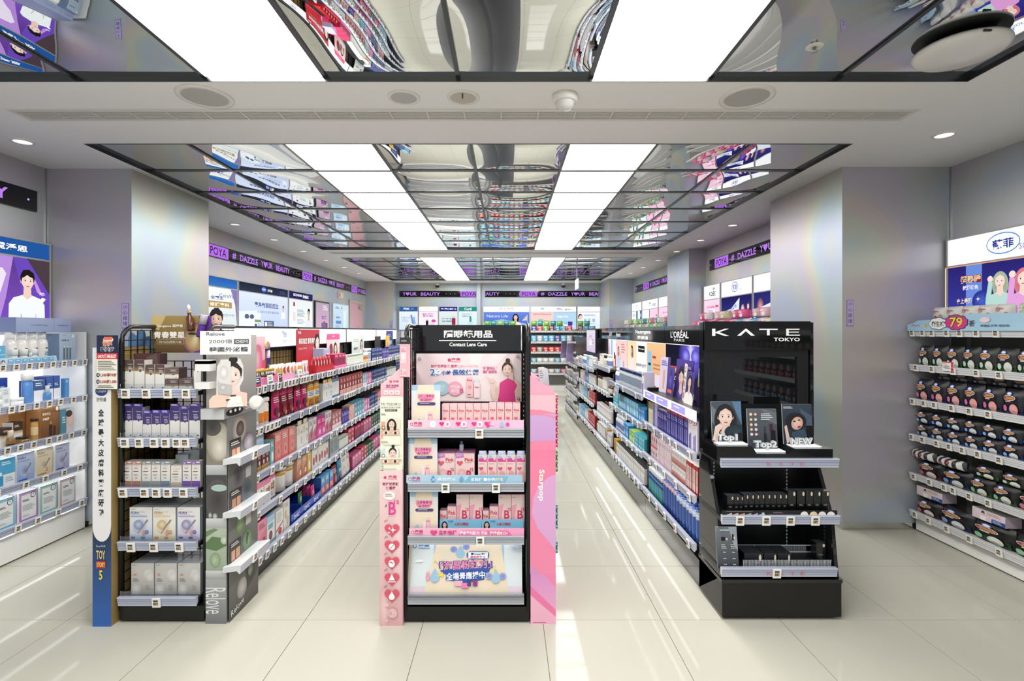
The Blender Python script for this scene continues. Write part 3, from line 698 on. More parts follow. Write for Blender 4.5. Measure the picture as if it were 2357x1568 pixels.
# right wall posters
pink = [('g', 0, 0, 100, 100, 'f9d6ea', 'f6c2de'), ('b', '舒適好眠', 44, 26, 9, 44, 'd05aa0'), ('u', 46, 40, 24, 9, 9, 'fbeef4'), ('l', 24, 36, 66, 44, 'c08ab0', 2), ('p', [(44, 56), (54, 58), (48, 74), (36, 78)], 'd83a6a'), ('e', 30, 80, 10, 8, 'f4a8c8'), ('e', 60, 82, 12, 8, 'e86aa0'), ('r', 74, 20, 92, 28, 'e0607a'), ('r', 74, 44, 92, 50, 'e0607a'), ('r', 74, 70, 92, 77, 'e0607a')]
night = [('g', 0, 0, 100, 100, '23205a', '3a3c9a'), ('p', [(0, 50), (34, 38), (62, 6), (60, 42), (20, 66), (0, 72)], 'e4e8f4'), ('b', '守護整夜好眠', 32, 46, 12, 44, '8a94c4', -22), ('f', 72, 42, 20, 'c48a9a', 'f4f0fa', 'long', 'f4d6cc'), ('f', 90, 36, 18, '5a3a4a', 'f6f4fc', 'long', 'f4d6cc'), ('e', 55, 74, 10, 22, '8a5ac8', '6a4ab4'), ('b', '.008 0悶感', 20, 88, 14, 32, 'f0e0c0'), ('r', 0, 97, 100, 100, 'e8a86a')]
green = [('r', 0, 0, 100, 100, 'f6faf6'), ('r', 46, 0, 60, 100, '2c5a94'), ('r', 84, 0, 100, 100, '2f62a4'), ('e', 24, 60, 10, 20, 'cfe6c4'), ('e', 72, 60, 9, 20, 'd4e8c8'), ('v', '棉柔', 92, 10, 70, 12, 'f4f8fc'), ('l', 8, 14, 38, 30, '9ab0a0', 3)]
kot = [('b', 'KOtEX', 54, 62, 34, 40, '3a4a5a'), ('b', '靠得住', 66, 28, 20, 18, '7a8a9a')]
sof = [('e', 46, 44, 11, 34, '3a6ac0'), ('e', 46, 44, 10, 30, 'fdfdfe'), ('b', '蘇菲', 46, 46, 34, 14, '3a52b4'), ('t', 'SOFY.', 66, 66, 14, 8, '5a6ac0')]
leaf = [('p', [(47, 24), (50, 44), (53, 24), (56, 34), (50, 52), (44, 34)], '3a8a7a'), ('l', 44, 64, 56, 76, '8ab0a4', 1)]
lightbox(FWR, -7.56, -6.98, 'lit pink sanitary pad poster beside the middle right pillar', 'fdfdfd', kot, pink, 1.5, 1.915, 2.125)
lightbox(FWR, -6.95, -6.06, 'lit night blue poster with a white ribbon and two women, right wall', 'fdfdfd', sof, night, 1.5, 1.915, 2.125)
lightbox(FWR, -6.04, -4.95, 'lit night blue poster half hidden behind the near right pillar', 'fdfdfd', [('r', 0, 0, 100, 100, 'fbfbfd')], [('g', 0, 0, 100, 100, '2a2a6a', '3c3f9c'), ('e', 14, 40, 8, 26, 'e6a0a4', '3a2a5a'), ('p', [(0, 50), (40, 30), (50, 60), (0, 80)], 'dfe6f4'), ('b', '超熟睡', 50, 60, 20, 40, 'f0dcb0')], 1.5, 1.915, 2.125)
lightbox(FWR, -11.9, -11.03, 'lit green and white poster at the far end of the right wall', 'fdfdfd', leaf, green, 1.5, 1.915, 2.11)
lightbox(FWR, -11.0, -9.84, 'lit poster half green, half pink, far on the right wall', 'fdfdfd', leaf + [('b', 'KOtEX', 76, 60, 30, 22, '4a5a6a')], green[:3] + [('r', 50, 0, 100, 100, 'f9d2e8'), ('e', 72, 60, 10, 20, 'f4a8cc'), ('p', [(66, 52), (74, 56), (70, 74), (62, 76)], 'd83a6a'), ('r', 88, 30, 96, 38, 'e0607a')], 1.5, 1.915, 2.11)
lightbox(FWR, -9.81, -8.66, 'lit pink poster hidden partly behind the middle right pillar', 'fdfdfd', [('r', 0, 0, 100, 100, 'fdfdfd')], pink, 1.5, 1.915, 2.11)
# near right wall: two women, one with green and one with pink hair
wom = [('g', 0, 0, 100, 100, '2a2470', '3a3c9e'), ('r', 12, 0, 22, 100, '6a8ad8'), ('e', 22, 62, 6, 18, '4a62c4', '2a2e84'), ('o', '超熟睡', 15, 24, 13, 13, 'e8c98a', '8a2a3a'), ('b', '極薄玩色', 15, 38, 8, 10, 'f0e8fa'), ('b', '史上最薄', 11, 60, 9, 10, 'f4d8b4'), ('o', '.008 :0悶感', 15, 76, 14, 18, 'fbead0', '7a4a2a'), ('s', 3, 88, 4, 'ffffff'), ('s', 20, 58, 4, 'ffffff'),
       ('f', 33, 32, 22, 'a4b49c', 'b4d6cc', 'long', 'f8e0d4'), ('f', 46, 32, 24, 'd87a8a', 'e0a0d8', 'long', 'f8e0d4'), ('f', 66, 36, 23, '9a8ac8', 'd8d4f0', 'long', 'f8e0d4'),
       ('e', 28.6, 28, 1.6, 5, 'f6dcd0'), ('p', [(27.6, 32), (30, 33), (29, 62), (26, 60)], 'b4d6cc'), ('e', 41, 24, 1.8, 5.5, 'f6dcd0'), ('p', [(39.6, 28), (42.4, 30), (41.6, 70), (38, 68)], 'e0a0d8'),
       ('r', 0, 0, 100, 1.5, 'e0a070'), ('r', 0, 1.5, .8, 100, 'e8d0b8')]
lightbox(FWRN, -3.80, -2.55, 'large lit sign with a winged oval emblem and women with coloured hair', 'fefefe',
         [('e', 34, 46, 9.5, 38, '4a86c8', rot_) if False else ('e', 34, 46, 9.5, 38, '4a86c8'), ('e', 34, 46, 9.0, 34, 'fefefe'), ('b', '蘇菲', 34, 48, 34, 12, '2f3f96'), ('t', 'SOFY', 47, 66, 20, 8, '5a52a4')], wom, 1.5, 1.935, 2.14)
# ------------------------------------------------------------------ shelf fittings
_m = {}
def cached(key, fn):
    if key not in _m: _m[key] = fn()
    return _m[key]
def tag_mesh(kind):
    def f():
        g = G(); w_, h_ = .040, .046
        g.prism([(0, 0), (-.0065, .0), (-.0115, h_), (-.004, h_)][::-1], -w_ / 2, w_ / 2, 'f1f1ec', MB)
        V = Vector((0, -.005, h_)); 
        A = Art(g, (-w_ / 2, -.0065, 0), (w_, 0, 0), V, Vector((0, -1, -.1)).normalized(), (0, 0, 100, 100), MG, .0004)
        A.run([('r', 17, 16, 76, 74, 'b9bcb2'), ('r', 17, 16, 76, 34, '3f4642')] + ([('r', 46, 46, 76, 72, '8e2f2c'), ('r', 17, 46, 44, 72, '8a6a3a'), ('r', 52, 54, 72, 64, 'd9c9b4')] if kind == 0 else [('r', 24, 50, 70, 66, '4b504c'), ('r', 40, 40, 74, 46, '6a6f6a')]))
        return g.mesh('price_tag')
    return cached(('tag', kind), f)
def rail_mesh(L, pal):
    def f():
        g = G()
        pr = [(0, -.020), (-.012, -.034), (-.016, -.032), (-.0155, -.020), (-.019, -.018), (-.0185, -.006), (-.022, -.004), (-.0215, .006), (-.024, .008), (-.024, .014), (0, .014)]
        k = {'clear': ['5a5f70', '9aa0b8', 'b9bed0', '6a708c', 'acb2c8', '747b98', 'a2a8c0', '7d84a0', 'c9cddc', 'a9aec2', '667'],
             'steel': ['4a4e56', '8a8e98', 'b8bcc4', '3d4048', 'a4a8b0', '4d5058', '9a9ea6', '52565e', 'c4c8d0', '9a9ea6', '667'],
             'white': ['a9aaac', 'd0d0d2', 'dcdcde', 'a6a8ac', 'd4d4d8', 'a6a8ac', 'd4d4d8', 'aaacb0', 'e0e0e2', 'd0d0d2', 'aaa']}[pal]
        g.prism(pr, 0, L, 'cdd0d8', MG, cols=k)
        return g.mesh('price_rail')
    return cached(('rail', round(L, 3), pal), f)
def shelf(parent, x0, x1, yf, yb, z, tags=(), deck='2a2b2d', rail='clear', fence=0.0, tk=None, led=False, th=.022, m=MB):
    """one shelf board with its price rail; z is the top of the board, yf its front edge"""
    o = G().box(x0, x1, yf, yb, z - th, z, deck, m).build('shelf', parent)
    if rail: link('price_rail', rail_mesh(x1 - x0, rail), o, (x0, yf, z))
    for i, t in enumerate(tags):
        link('price_tag', tag_mesh((0 if R.random() < .75 else 1) if tk is None else tk), o, (t, yf - (.021 if rail else .001), z - .034))
    if fence:
        G().box(x0 + .004, x1 - .004, yf - .006, yf - .003, z + .014, z + .014 + fence, 'fff', MCLEAR).build('clear_fence', o)
    if led:
        G().box(x0 + .03, x1 - .03, yf + .012, yf + .03, z - th - .008, z - th, 'f6f9ff', MLED).build('light_strip', o)
    return o

# ------------------------------------------------------------------ goods
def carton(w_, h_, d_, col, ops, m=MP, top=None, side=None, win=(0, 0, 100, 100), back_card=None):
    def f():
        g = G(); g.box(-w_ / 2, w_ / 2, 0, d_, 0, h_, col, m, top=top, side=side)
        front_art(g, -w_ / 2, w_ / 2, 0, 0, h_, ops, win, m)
        P_ = [(None, g.mesh('carton'))]
        if back_card:
            g = G(); cw, ch, cc = back_card
            g.box(-w_ / 2 * cw, w_ / 2 * cw, .002, .0035, h_, h_ + ch, cc, m)
            front_art(g, -w_ / 2 * cw, w_ / 2 * cw, .002, h_, h_ + ch, [('l', 12, 20, 88, 80, 'ffffff', 2)], m=m)
            P_.append(('header_tab', g.mesh('header_tab')))
        return P_
    return f
def bottle(r, h_, body, cap, ch=.25, band=None, neck=.5, m=MG, sh=.12, sx=1.0, n=14, caplow=None):
    """round bottle: ch is the cap's share of the height, neck its radius share"""
    def f():
        hb = h_ * (1 - ch); P_ = [(r * .9, 0, body), (r, .006, body)]
        if band: P_ += [(r, hb * band[0], band[2]), (r * 1.004, hb * band[0] + .0005, band[2]), (r * 1.004, hb * band[1], body)]
        P_ += [(r, hb * (1 - sh) - .002, body), (r * .8, hb * (1 - sh * .35), body), (r * neck, hb, body)]
        g = G().lathe(P_, n, m, 0, r * sx, 1, sx)
        q = G().lathe([(r * neck * 1.12, hb - .001, cap), (r * neck * 1.12, h_ - .004, cap), (r * neck * 1.02, h_, cap)], n, MG, 0, r * sx, 1, sx)
        return [(None, g.mesh('bottle')), ('cap', q.mesh('cap'))]
    return f
def jar(r, h_, body, lid, lh=.3, band=None):
    def f():
        hb = h_ * (1 - lh)
        P_ = [(r * .94, 0, body), (r, .005, body)] + ([(r, hb * .2, band), (r, hb * .8, body)] if band else []) + [(r, hb, body)]
        g = G().lathe(P_, 20, MG, 0, r)
        q = G().lathe([(r * 1.03, hb, lid), (r * 1.03, h_ - .004, lid), (r * .98, h_, lid)], 20, MG, 0, r)
        return [(None, g.mesh('jar')), ('lid', q.mesh('lid'))]
    return f
def pack(w_, h_, d_, col, ops, taper=False, m=MF, nx=10, nz=8, topc=None, ex=3.0):
    def f():
        g = G()
        def prof(u, v):
            a = max(0.0, 1 - abs(2 * u - 1) ** ex) ** .6
            b = (max(0.0, 1 - v) ** .55 * min(1, .35 + v * 5) if taper else max(0.0, 1 - abs(2 * v - 1) ** ex) ** .6)
            return a * b
        for sgn in (-1, 1):
            n0 = len(g.v)
            for j in range(nz + 1):
                for i in range(nx + 1):
                    u, v = i / nx, j / nz; g.v.append((w_ * (u - .5), d_ / 2 + sgn * d_ / 2 * prof(u, v), h_ * v))
            for j in range(nz):
                for i in range(nx):
                    k = n0 + j * (nx + 1) + i; q = [k, k + 1, k + nx + 2, k + nx + 1]
                    g.idx(q if sgn < 0 else q[::-1], c(topc) if topc and j >= nz - 2 else c(col), m, True)
        Art(g, (-w_ / 2, d_ / 2, 0), (w_, 0, 0), (0, 0, h_), (0, -1, 0), (0, 0, 100, 100), m, .0006, warp=lambda u, v: d_ / 2 * prof(u, v) + .0016).run(ops)
        return [(None, g.mesh('pack'))]
    return f
def standee(w_, h_, ops, tilt=.02, col='eeeeee', outline=None, m=MP, t=.004, win=(0, 0, 100, 100)):
    """flat card that stands up; outline is a list of (x, y) in 0..100 for a cut-out shape"""
    def f():
        g = G()
        if outline:
            pr = [((x - 50) / 100 * w_, (100 - y) / 100 * h_) for x, y in outline]
            n = len(g.v); k = len(pr)
            sh = lambda z: tilt * z / h_
            g.v.extend([(x, sh(z), z) for x, z in pr] + [(x, sh(z) + t, z) for x, z in pr])
            for i in range(k): j = (i + 1) % k; g.idx([n + i, n + j, n + k + j, n + k + i], c(col), m)
            for q in tessellate_polygon([[Vector((p[0], p[1], 0)) for p in pr]]): g.idx([n + i for i in q], c(col), m); g.idx([n + k + i for i in q[::-1]], c(col), m)
        else:
            g.prism([(0, 0), (t, 0), (tilt + t, h_), (tilt, h_)], -w_ / 2, w_ / 2, col, m)
        front_art(g, -w_ / 2, w_ / 2, 0, 0, h_, ops, win, m, tilt=tilt)
        return [(None, g.mesh('card'))]
    return f

ITEMS = []
SH = {}
_k = {}
def put(fn, key, name, cat, desc, fr, x, y, z, sh, rz=0.0, order=None):
    """places one article: fn builds its parts once, later ones copy them"""
    if key not in _k:
        parts = fn()
        if len(parts) == 1: o = link(name, parts[0][1])
        else:
            o = empty(name); link('body', parts[0][1], o)
            for pn, me in parts[1:]: link(pn, me, o)
        _k[key] = o
    else:
        s = _k[key]; o = s.copy(); COL.objects.link(o)
        for ch in s.children:
            q = ch.copy(); COL.objects.link(q); q.parent = o
    o.name = name
    o.location = fr.w(x, y, z); o.rotation_euler = (0, 0, fr.rz + rz)
    ITEMS.append((o, desc, cat, sh, order if order is not None else x))
    return o
def finish_labels():
    seen = {}
    for it in ITEMS: seen.setdefault((it[3], it[1]), []).append(it)
    for (sh, desc), its in seen.items():
        phrase, end, sign = SH[sh]
        its.sort(key=lambda t: t[4] * sign)
        for i, (o, _, cat, _, _) in enumerate(its):
            n = len(its)
            where = '' if n == 1 else ((f', {ordn(i)} ' + end) if i else f', {"first"} ' + end)
            d_ = desc
            if len(f'{desc}{where}, {phrase}'.split()) > 16: d_ = desc.replace(', back row', ' behind').replace(', upper tier', ' above'); where = where.replace('from the pillar', 'from pillar').replace('from near end', 'from front')
            tag(o, f'{d_}{where}, {phrase}', cat, None if n == 1 else f'{desc} row, {phrase}')
ORIGIN = Frame((0, 0, 0))
def put_px(mk, key, name, cat, desc, p0, p1, top, d, z, sh, dy=0.0):
    """an article that faces the camera: its sides at p0 and p1 and its top edge in photo pixels, standing at depth d on height z"""
    w_ = round((p1 - p0) * d / F_PX, 3); h_ = round(az(top, d) - z, 3)
    return put(mk(w_, h_), (key, w_, h_), name, cat, desc, ORIGIN, ax((p0 + p1) / 2, d), d + dy, z, sh)
def wire(g, x0, x1, y, z0, z1, nx, nz, axis='x', r=.0022, col='16171a'):
    for i in range(nx + 1):
        t = x0 + (x1 - x0) * i / nx
        if axis == 'x': g.box(t - r, t + r, y - r, y + r, z0, z1, col, MB)
        else: g.box(y - r, y + r, t - r, t + r, z0, z1, col, MB)
    for j in range(nz + 1):
        t = z0 + (z1 - z0) * j / nz
        if axis == 'x': g.box(x0, x1, y - r - .002, y - r, t - r, t + r, col, MB)
        else: g.box(y + r, y + r + .002, x0, x1, t - r, t + r, col, MB)
def arch_side(root, x, y0, y1, z1, name='side_frame'):
    g = G(); q = .09
    pts = [(x, y0, .06), (x, y0, z1 - q)] + [(x, y0 + q * (1 - math.cos(a)), z1 - q + q * math.sin(a)) for a in [PI / 2 * i / 6 for i in range(1, 7)]] + [(x, y1, z1)]
    g.tube(pts, .011, '1b1c1e', MB, 8); g.build(name, root)
    g = G(); wire(g, y0 + .02, y1 - .005, x, .14, z1 - .02, 5, 26, 'y'); g.build('wire_grid', root)['kind'] = 'stuff'

# ================================================================== left display rack
D1 = 2.60
X0 = ax(275, D1); XE = ax(470, D1)
rack = tag(empty('display_rack', (X0, D1, 0)), 'black wire display rack of boxed skincare with a blue film cardboard panel on its side', 'display rack')
W = XE - X0
rx = lambda px, d=D1: ax(px, d) - X0
G().box(.0, W, .0, .30, .012, .085, '151617', MB).build('plinth', rack)
G().box(.03, W - .03, .02, .28, 0, .012, '0c0c0c', MB).build('foot', rack)
arch_side(rack, 0.0, .01, .28, 1.49); arch_side(rack, W, .01, .28, 1.49)
for x in (.0, rx(352, 2.87)): G().box(x - .012, x + .012, .275, .30, .085, 1.49, '17181a', MB).build('upright', rack)
g = G(); wire(g, 0, W, .285, .12, 1.30, 9, 26); g.build('back_grid', rack)['kind'] = 'stuff'
G().box(0, rx(405, 2.88), .292, .297, .1, 1.24, '8f7748', MP).build('back_board', rack)
LZ = {}
for nm, py, tp in (('LA', 905, (298, 345, 394, 436)), ('LB', 1018, (296, 329, 363, 389, 415, 434)), ('LC', 1133, (292, 341, 368, 394, 430)), ('LD', 1258, (310, 362, 420)), ('LE', 1385, (368,))):
    z = round(az(py, D1 - .02) + .008, 3); LZ[nm] = z
    shelf(rack, .004, rx(456), .0, .27, z, [rx(t) for t in tp], '24262a', 'clear', .022, 0, led=False)
for k, n in (('LA', 'top'), ('LB', 'second'), ('LC', 'third'), ('LD', 'fourth'), ('LE', 'lowest')): SH[k] = (f'{n} shelf, left rack', 'from left', 1)
def neo(top, low, mid=None, split=45, logo='ffffff'):
    return [('r', 0, 0, 100, split, top), ('g', 0, split - 16, 100, split, top, mid or top), ('t', 'Neogence', 62, 14, 4.5, 56, logo), ('l', 42, 22, 90, 38, mixc(top, logo, .55), 3), ('e', 62, split - 2, 13, 5, mixc(top, logo, .4)), ('e', 62, split - 1, 11, 4.2, top), ('l', 10, 92, 40, 96, 'a09a90', 1), ('r', 74, 88, 92, 91, top)]
brown = lambda w_, h_: carton(w_, h_, .06, 'efece6', neo('5b4a4a', 'efece6', 'a88a58', 36), top='6d5a58', side='d8d2ca')
purple = lambda w_, h_: carton(w_, h_, .055, 'f0eeea', neo('4b3f7c', 'f0eeea', None, 42), top='443a72', side='cfcad8', back_card=None)
flat = lambda w_, h_: carton(w_, h_, .07, 'e9e5de', neo('6b5856', 'e9e5de', 'a88a58', 62), top='574646', side='4a3c3c')
d = 2.635
for a, b, t in ((287, 307.5, 829), (309, 332.5, 829), (334.5, 355.5, 840), (357, 378.5, 840), (446, 462.5, 829)):
    put_px(brown, 'brown', 'carton', 'box', 'tall white and brown skincare box', a, b, t, d, LZ['LA'], 'LA')
o = put_px(flat, 'flat', 'carton', 'box', 'low brown topped box in the lower tier', 380, 410.5, 872, d, LZ['LA'], 'LA')
o = put_px(flat, 'flat', 'carton', 'box', 'low brown topped box in the lower tier', 412, 443.5, 872, d, LZ['LA'], 'LA')
put_px(flat, 'flat2', 'carton', 'box', 'low brown topped box lying on two others', 380, 411, 846.5, d, az(872, d) + .001, 'LA')
put_px(lambda w_, h_: carton(w_, h_, .06, '4a3436', [('g', 0, 0, 100, 100, '5d3f42', '3f3032'), ('p', [(60, 10), (90, 0), (96, 40), (70, 70)], '6b5658')], MF), 'plum', 'carton', 'box', 'wide dark plum film wrapped box at the back', 291, 368, 814, 2.72, LZ['LA'], 'LA')
sil = lambda w_, h_: carton(w_, h_, .055, 'f0eeea', neo('4b3f7c', 'f0eeea', None, 42), top='443a72', side='d6d2dc', back_card=(1.0, .018, '5a48b4'))
for a, b, t, ds in ((285, 304.5, 938, 0), (306, 328, 938, 0), (329, 348, 953, 1), (349.5, 369, 952, 1), (370, 389.5, 952, 1), (391, 413.5, 938, 0), (415.5, 433, 943, 0), (435.5, 460, 938, 0)):
    put_px(sil, 'sil%d' % ds, 'carton', 'box', ('tall', 'shorter')[ds] + ' white and purple skincare box', a, b, t, d, LZ['LB'], 'LB')
serum = lambda tc, bc: (lambda w_, h_: carton(w_, h_, .045, 'f2efea', [('r', 0, 0, 100, 13, tc), ('r', 50, 2, 94, 7, 'f0ece8'), ('e', 22, 7, 16, 4, mixc(tc, 'ffffff', .4)), ('t', 'Neogence', 52, 17, 3, 60, '3a3a40'), ('l', 24, 24, 76, 31, 'd8a890', 2), ('l', 14, 38, 90, 44, '4a4a50', 1), ('l', 20, 50, 80, 56, 'b0aaa4', 2), ('r', 38, 62, 60, 64.5, bc), ('g', 0, 76, 100, 100, bc, mixc(bc, '000000', .15))], top='f0e8e4', side='e0dcd6'))
for i, (a, b, t, tc, bc) in enumerate(((285, 303, 1062, 'c78a78', 'c08272'), (304.5, 324.5, 1062, 'c78a78', 'c08272'), (327, 347, 1062, '8f9aa0', '9aa4a8'), (349, 368.5, 1062, '8f9aa0', 'a0a6aa'), (370.5, 391, 1062, '8aa0b4', '7d94aa'), (393.5, 418, 1072, 'efe2d4', 'e2cdb4'), (420.5, 440, 1062, '8d62b8', '8858b8'), (442, 461, 1062, '8d62b8', '8858b8'))):
    nmz = ('salmon', 'salmon', 'grey', 'grey', 'steel blue', 'peach', 'violet', 'violet')[i]
    put_px(serum(tc, bc), 'serum' + tc + bc, 'carton', 'box', f'slim white serum box with {nmz} foot', a, b, t, d, LZ['LC'], 'LC')
put_px(lambda w_, h_: carton(w_, h_, .05, 'dfe9ef', [('t', 'Neogence', 50, 50, 8, 60, '6a7a8a')]), 'paleblue', 'carton', 'box', 'pale blue box standing at the back right', 435, 459, 1036, 2.74, LZ['LC'], 'LC')
put_px(lambda w_, h_: carton(w_, h_, .06, 'bcd6e6', [('r', 0, 0, 100, 30, 'e4eef4')]), 'paleblue2', 'carton', 'box', 'low light blue box stack behind the serums', 404, 433, 1047, 2.72, LZ['LC'], 'LC')
pdrn = lambda c1, c2, c3: (lambda w_, h_: carton(w_, h_, .028, 'f4f2ee', [('g', 0, 0, 100, 100, 'f6f4f0', mixc(c1, 'ffffff', .55)), ('g', 0, 82, 100, 100, mixc(c1, 'ffffff', .5), c1), ('l', 6, 5, 34, 8, 'a8a4a0', 1), ('b', 'PDRN', 24, 16, 7, 36, c2), ('l', 46, 13, 74, 17, mixc(c2, 'ffffff', .5), 1), ('r', 5, 25, 78, 29, c1), ('l', 5, 21, 72, 23, mixc(c2, 'ffffff', .4), 1), ('e', 44, 56, 30, 21, mixc(c2, 'ffffff', .1), mixc(c1, 'ffffff', .45)), ('e', 40, 52, 20, 14, mixc(c1, 'ffffff', .4), mixc(c2, 'ffffff', .2)), ('p', [(78, 36), (84, 39), (50, 68), (46, 66)], '8d9096'), ('p', [(50, 68), (46, 66), (36, 78), (38, 79)], 'd08a80'), ('r', 58, 70, 70, 84, 'e8a49a'), ('r', 60, 66, 68, 70, 'c9ccd0'), ('e', 78, 74, 8, 5.6, c1, c2), ('r', 8, 88, 26, 93, c2), ('r', 52, 88, 70, 93, c2)], top='dfe8ee', side='c4d4de'))
for i, (a, b, c1, c2, nm) in enumerate(((298.5, 350.5, '9cb8e0', '4a6cb0', 'blue'), (352.5, 404, 'ecd9a4', 'c89a3c', 'gold'), (408.5, 460, 'b8aee0', '5a4c9c', 'violet'))):
    for j in range(5):
        put_px(pdrn(c1, c2, c1), 'pdrn' + nm, 'mask_box', 'box', f'white mask box with {nm} cell picture' + ('' if j == 0 else f', {ordn(j)} in file'), a, b, 1168, 2.635, LZ['LD'], 'LD', .032 * j)
silver = lambda w_, h_: carton(w_, h_, .03, 'c9c7c4', [('g', 0, 0, 100, 100, 'd4d2cf', 'bdbab6'), ('e', 76, 34, 26, 20, 'f4f2f0', 'c9c7c4'), ('e', 82, 42, 18, 16, 'e8e6e4', 'd4d2cf'), ('e', 22, 84, 24, 18, 'f2f1ef', 'c9c7c4'), ('l', 5, 5, 30, 8, '8d8a86', 1), ('p', [(8, 38), (16, 32), (24, 36), (30, 34), (20, 40)], 'd49a82'), ('l', 8, 48, 36, 60, '9a9894', 3), ('l', 64, 70, 84, 86, 'b4b2ae', 3)], MG, top='dfe6ec', side='b4bcc2')
for i, (a, b) in enumerate(((302, 354.5), (357, 407), (409.5, 461))):
    for j in range(5):
        put_px(silver, 'silver', 'mask_box', 'box', 'silver mask box with pearl picture' + ('' if j == 0 else f', {ordn(j)} in file'), a, b, 1297, 2.635, LZ['LE'], 'LE', .034 * j)
# gold header sign with two bottles and a head cut-out
SH['LH'] = ('above the left display rack', '', 1)
hd = 2.862
w_ = ax(486, hd) - ax(349, hd); z0 = az(812, hd); hh = az(727, hd) - z0
put(standee(w_, hh, [('g', 0, 0, 100, 100, 'a38a52', '5d4630'), ('p', [(0, 0), (24, 0), (12, 40), (0, 30)], 'cdb578'), ('e', 78, 62, 26, 44, 'e8d49a', '8d5a6a'), ('p', [(80, 0), (100, 0), (100, 100), (72, 100), (84, 50)], '6c35a0'), ('e', 74, 62, 18, 34, 'f0deb0', 'b08a5a'), ('b', 'Neogence 霓淨思', 31, 28, 9, 44, 'fbf4e4'), ('b', '青春雙星', 30, 52, 19, 52, 'fffaf0'), ('r', 10, 65, 54, 77, 'd9c496'), ('r', 10.5, 66, 53.5, 76, '6d5636'), ('t', '時光回溯再升級', 32, 71, 6, 38, 'f4ead4'), ('r', 62, 47, 78, 51, '4a3420'), ('r', 82, 56, 97, 60, '5a2f86')], .0, '5a4530'), 'goldsign', 'header_sign', 'sign', 'gold and purple header sign with slogan', ORIGIN, ax(417.5, hd), hd, z0, 'LH')
put(lambda: [(None, G().lathe([(.018, 0, '4a2a18'), (.019, .01, '5a341c'), (.019, .075, '5a341c'), (.009, .088, '3a2414'), (.010, .1, 'b4884a'), (.010, .11, 'b4884a')], 14, MG, 0, .024).mesh('bottle')), ('dropper', G().lathe([(.007, .11, 'efe6d8'), (.009, .135, 'efe6d8'), (.004, .145, 'efe6d8')], 10, MG, 0, .024).mesh('dropper'))], 'ambottle', 'bottle', 'bottle', 'amber dropper bottle model fixed on the gold sign', ORIGIN, ax(435, hd - .05), hd - .052, az(762, hd), 'LH').rotation_euler = (0, -.12, 0)
put(bottle(.018, .125, '56308a', 'c4bccc', .42, None, .95), 'purbottle', 'bottle', 'bottle', 'purple bottle model with silver cap on the gold sign', ORIGIN, ax(455, hd - .05), hd - .052, az(776, hd), 'LH').rotation_euler = (0, .22, 0)
wc = ax(523, hd) - ax(474, hd); zc = az(800, hd); hc = az(706, hd) - zc
put(standee(wc, hc, [('f', 50, 30, 38, '1d191a', 'eef0f0', 'short', 'f0d2c2')], 0, '3a2a58', [(0, 100), (0, 72), (14, 62), (26, 55), (26, 12), (40, 2), (60, 2), (74, 12), (74, 55), (86, 62), (100, 72), (100, 100)]), 'mancut', 'cutout_figure', 'cutout', 'card cut-out of a dark haired man in white', ORIGIN, ax(498, hd + .05), hd + .05, zc, 'LH')
put(standee(.24, .17, [('r', 0, 0, 100, 100, '4a6f9c')], 0, 'c9a870', [(0, 100), (4, 40), (16, 24), (26, 36), (40, 18), (56, 4), (70, 20), (76, 34), (88, 22), (100, 40), (100, 100)], t=.006) if False else standee(.13, .13, [], 0, '4f769f', [(0, 100), (0, 40), (10, 12), (24, 20), (34, 30), (44, 8), (58, 0), (70, 14), (74, 34), (86, 30), (100, 44), (100, 100)], t=.006), 'bluecut', 'cutout_card', 'cutout', 'scalloped blue card seen through the wire arch', ORIGIN, ax(318, 2.84) + .01, 2.84, az(812, 2.84), 'LH')

# tall cardboard side panel beside the rack
X1 = ax(226, D1); w_ = ax(277, D1) - X1 - .019
panel = tag(empty('cardboard_side_panel', (X1, D1 - .035, 0)), 'tall white and blue cardboard panel with vertical lettering beside the left display rack', 'cardboard display')
hp = az(800, D1)
g = G(); g.box(0, w_, 0, .30, 0, hp, '2c4a6a', MP, side='9a8250', top='3a5a7a'); 
A = front_art(g, 0, w_, 0, 0, hp, [('g', 0, 66, 100, 100, '26324c', '2f66b8'), ('r', 0, 0, 100, 64, 'f0eff0'), ('e', 50, 64, 50, 5.6, 'f0eff0'),
    ('e', 48, 15.6, 33, 1.7, '2b3c7c'), ('t', 'Cetaphil', 48, 15.6, 1.5, 50, 'e8eef8'), ('t', '舒特膚', 48, 18.6, 1.5, 52, '2f3440'), ('v', '全球最大皮膚科藥廠研發', 47, 21.5, 61, 30, '252a36', .03),
    ('t', 'Disney PIXAR', 46, 71.2, .8, 50, 'e8ecf4'), ('o', 'TOY', 46, 74.2, 3.2, 48, 'f2d43c', '2a4ab0'), ('r', 22, 76.4, 72, 79, 'c43a34'), ('b', 'STORY', 47, 77.7, 1.6, 44, 'f6e27a'), ('b', '5', 47, 81.4, 3.4, 18, 'f6e03c')])
g.build('panel_box', panel)
SH['LP'] = ('beside the left display rack', '', 1)
wc = ax(267, 2.54) - ax(217, 2.54); z0 = az(898, 2.54); hc = az(772, 2.54) - z0
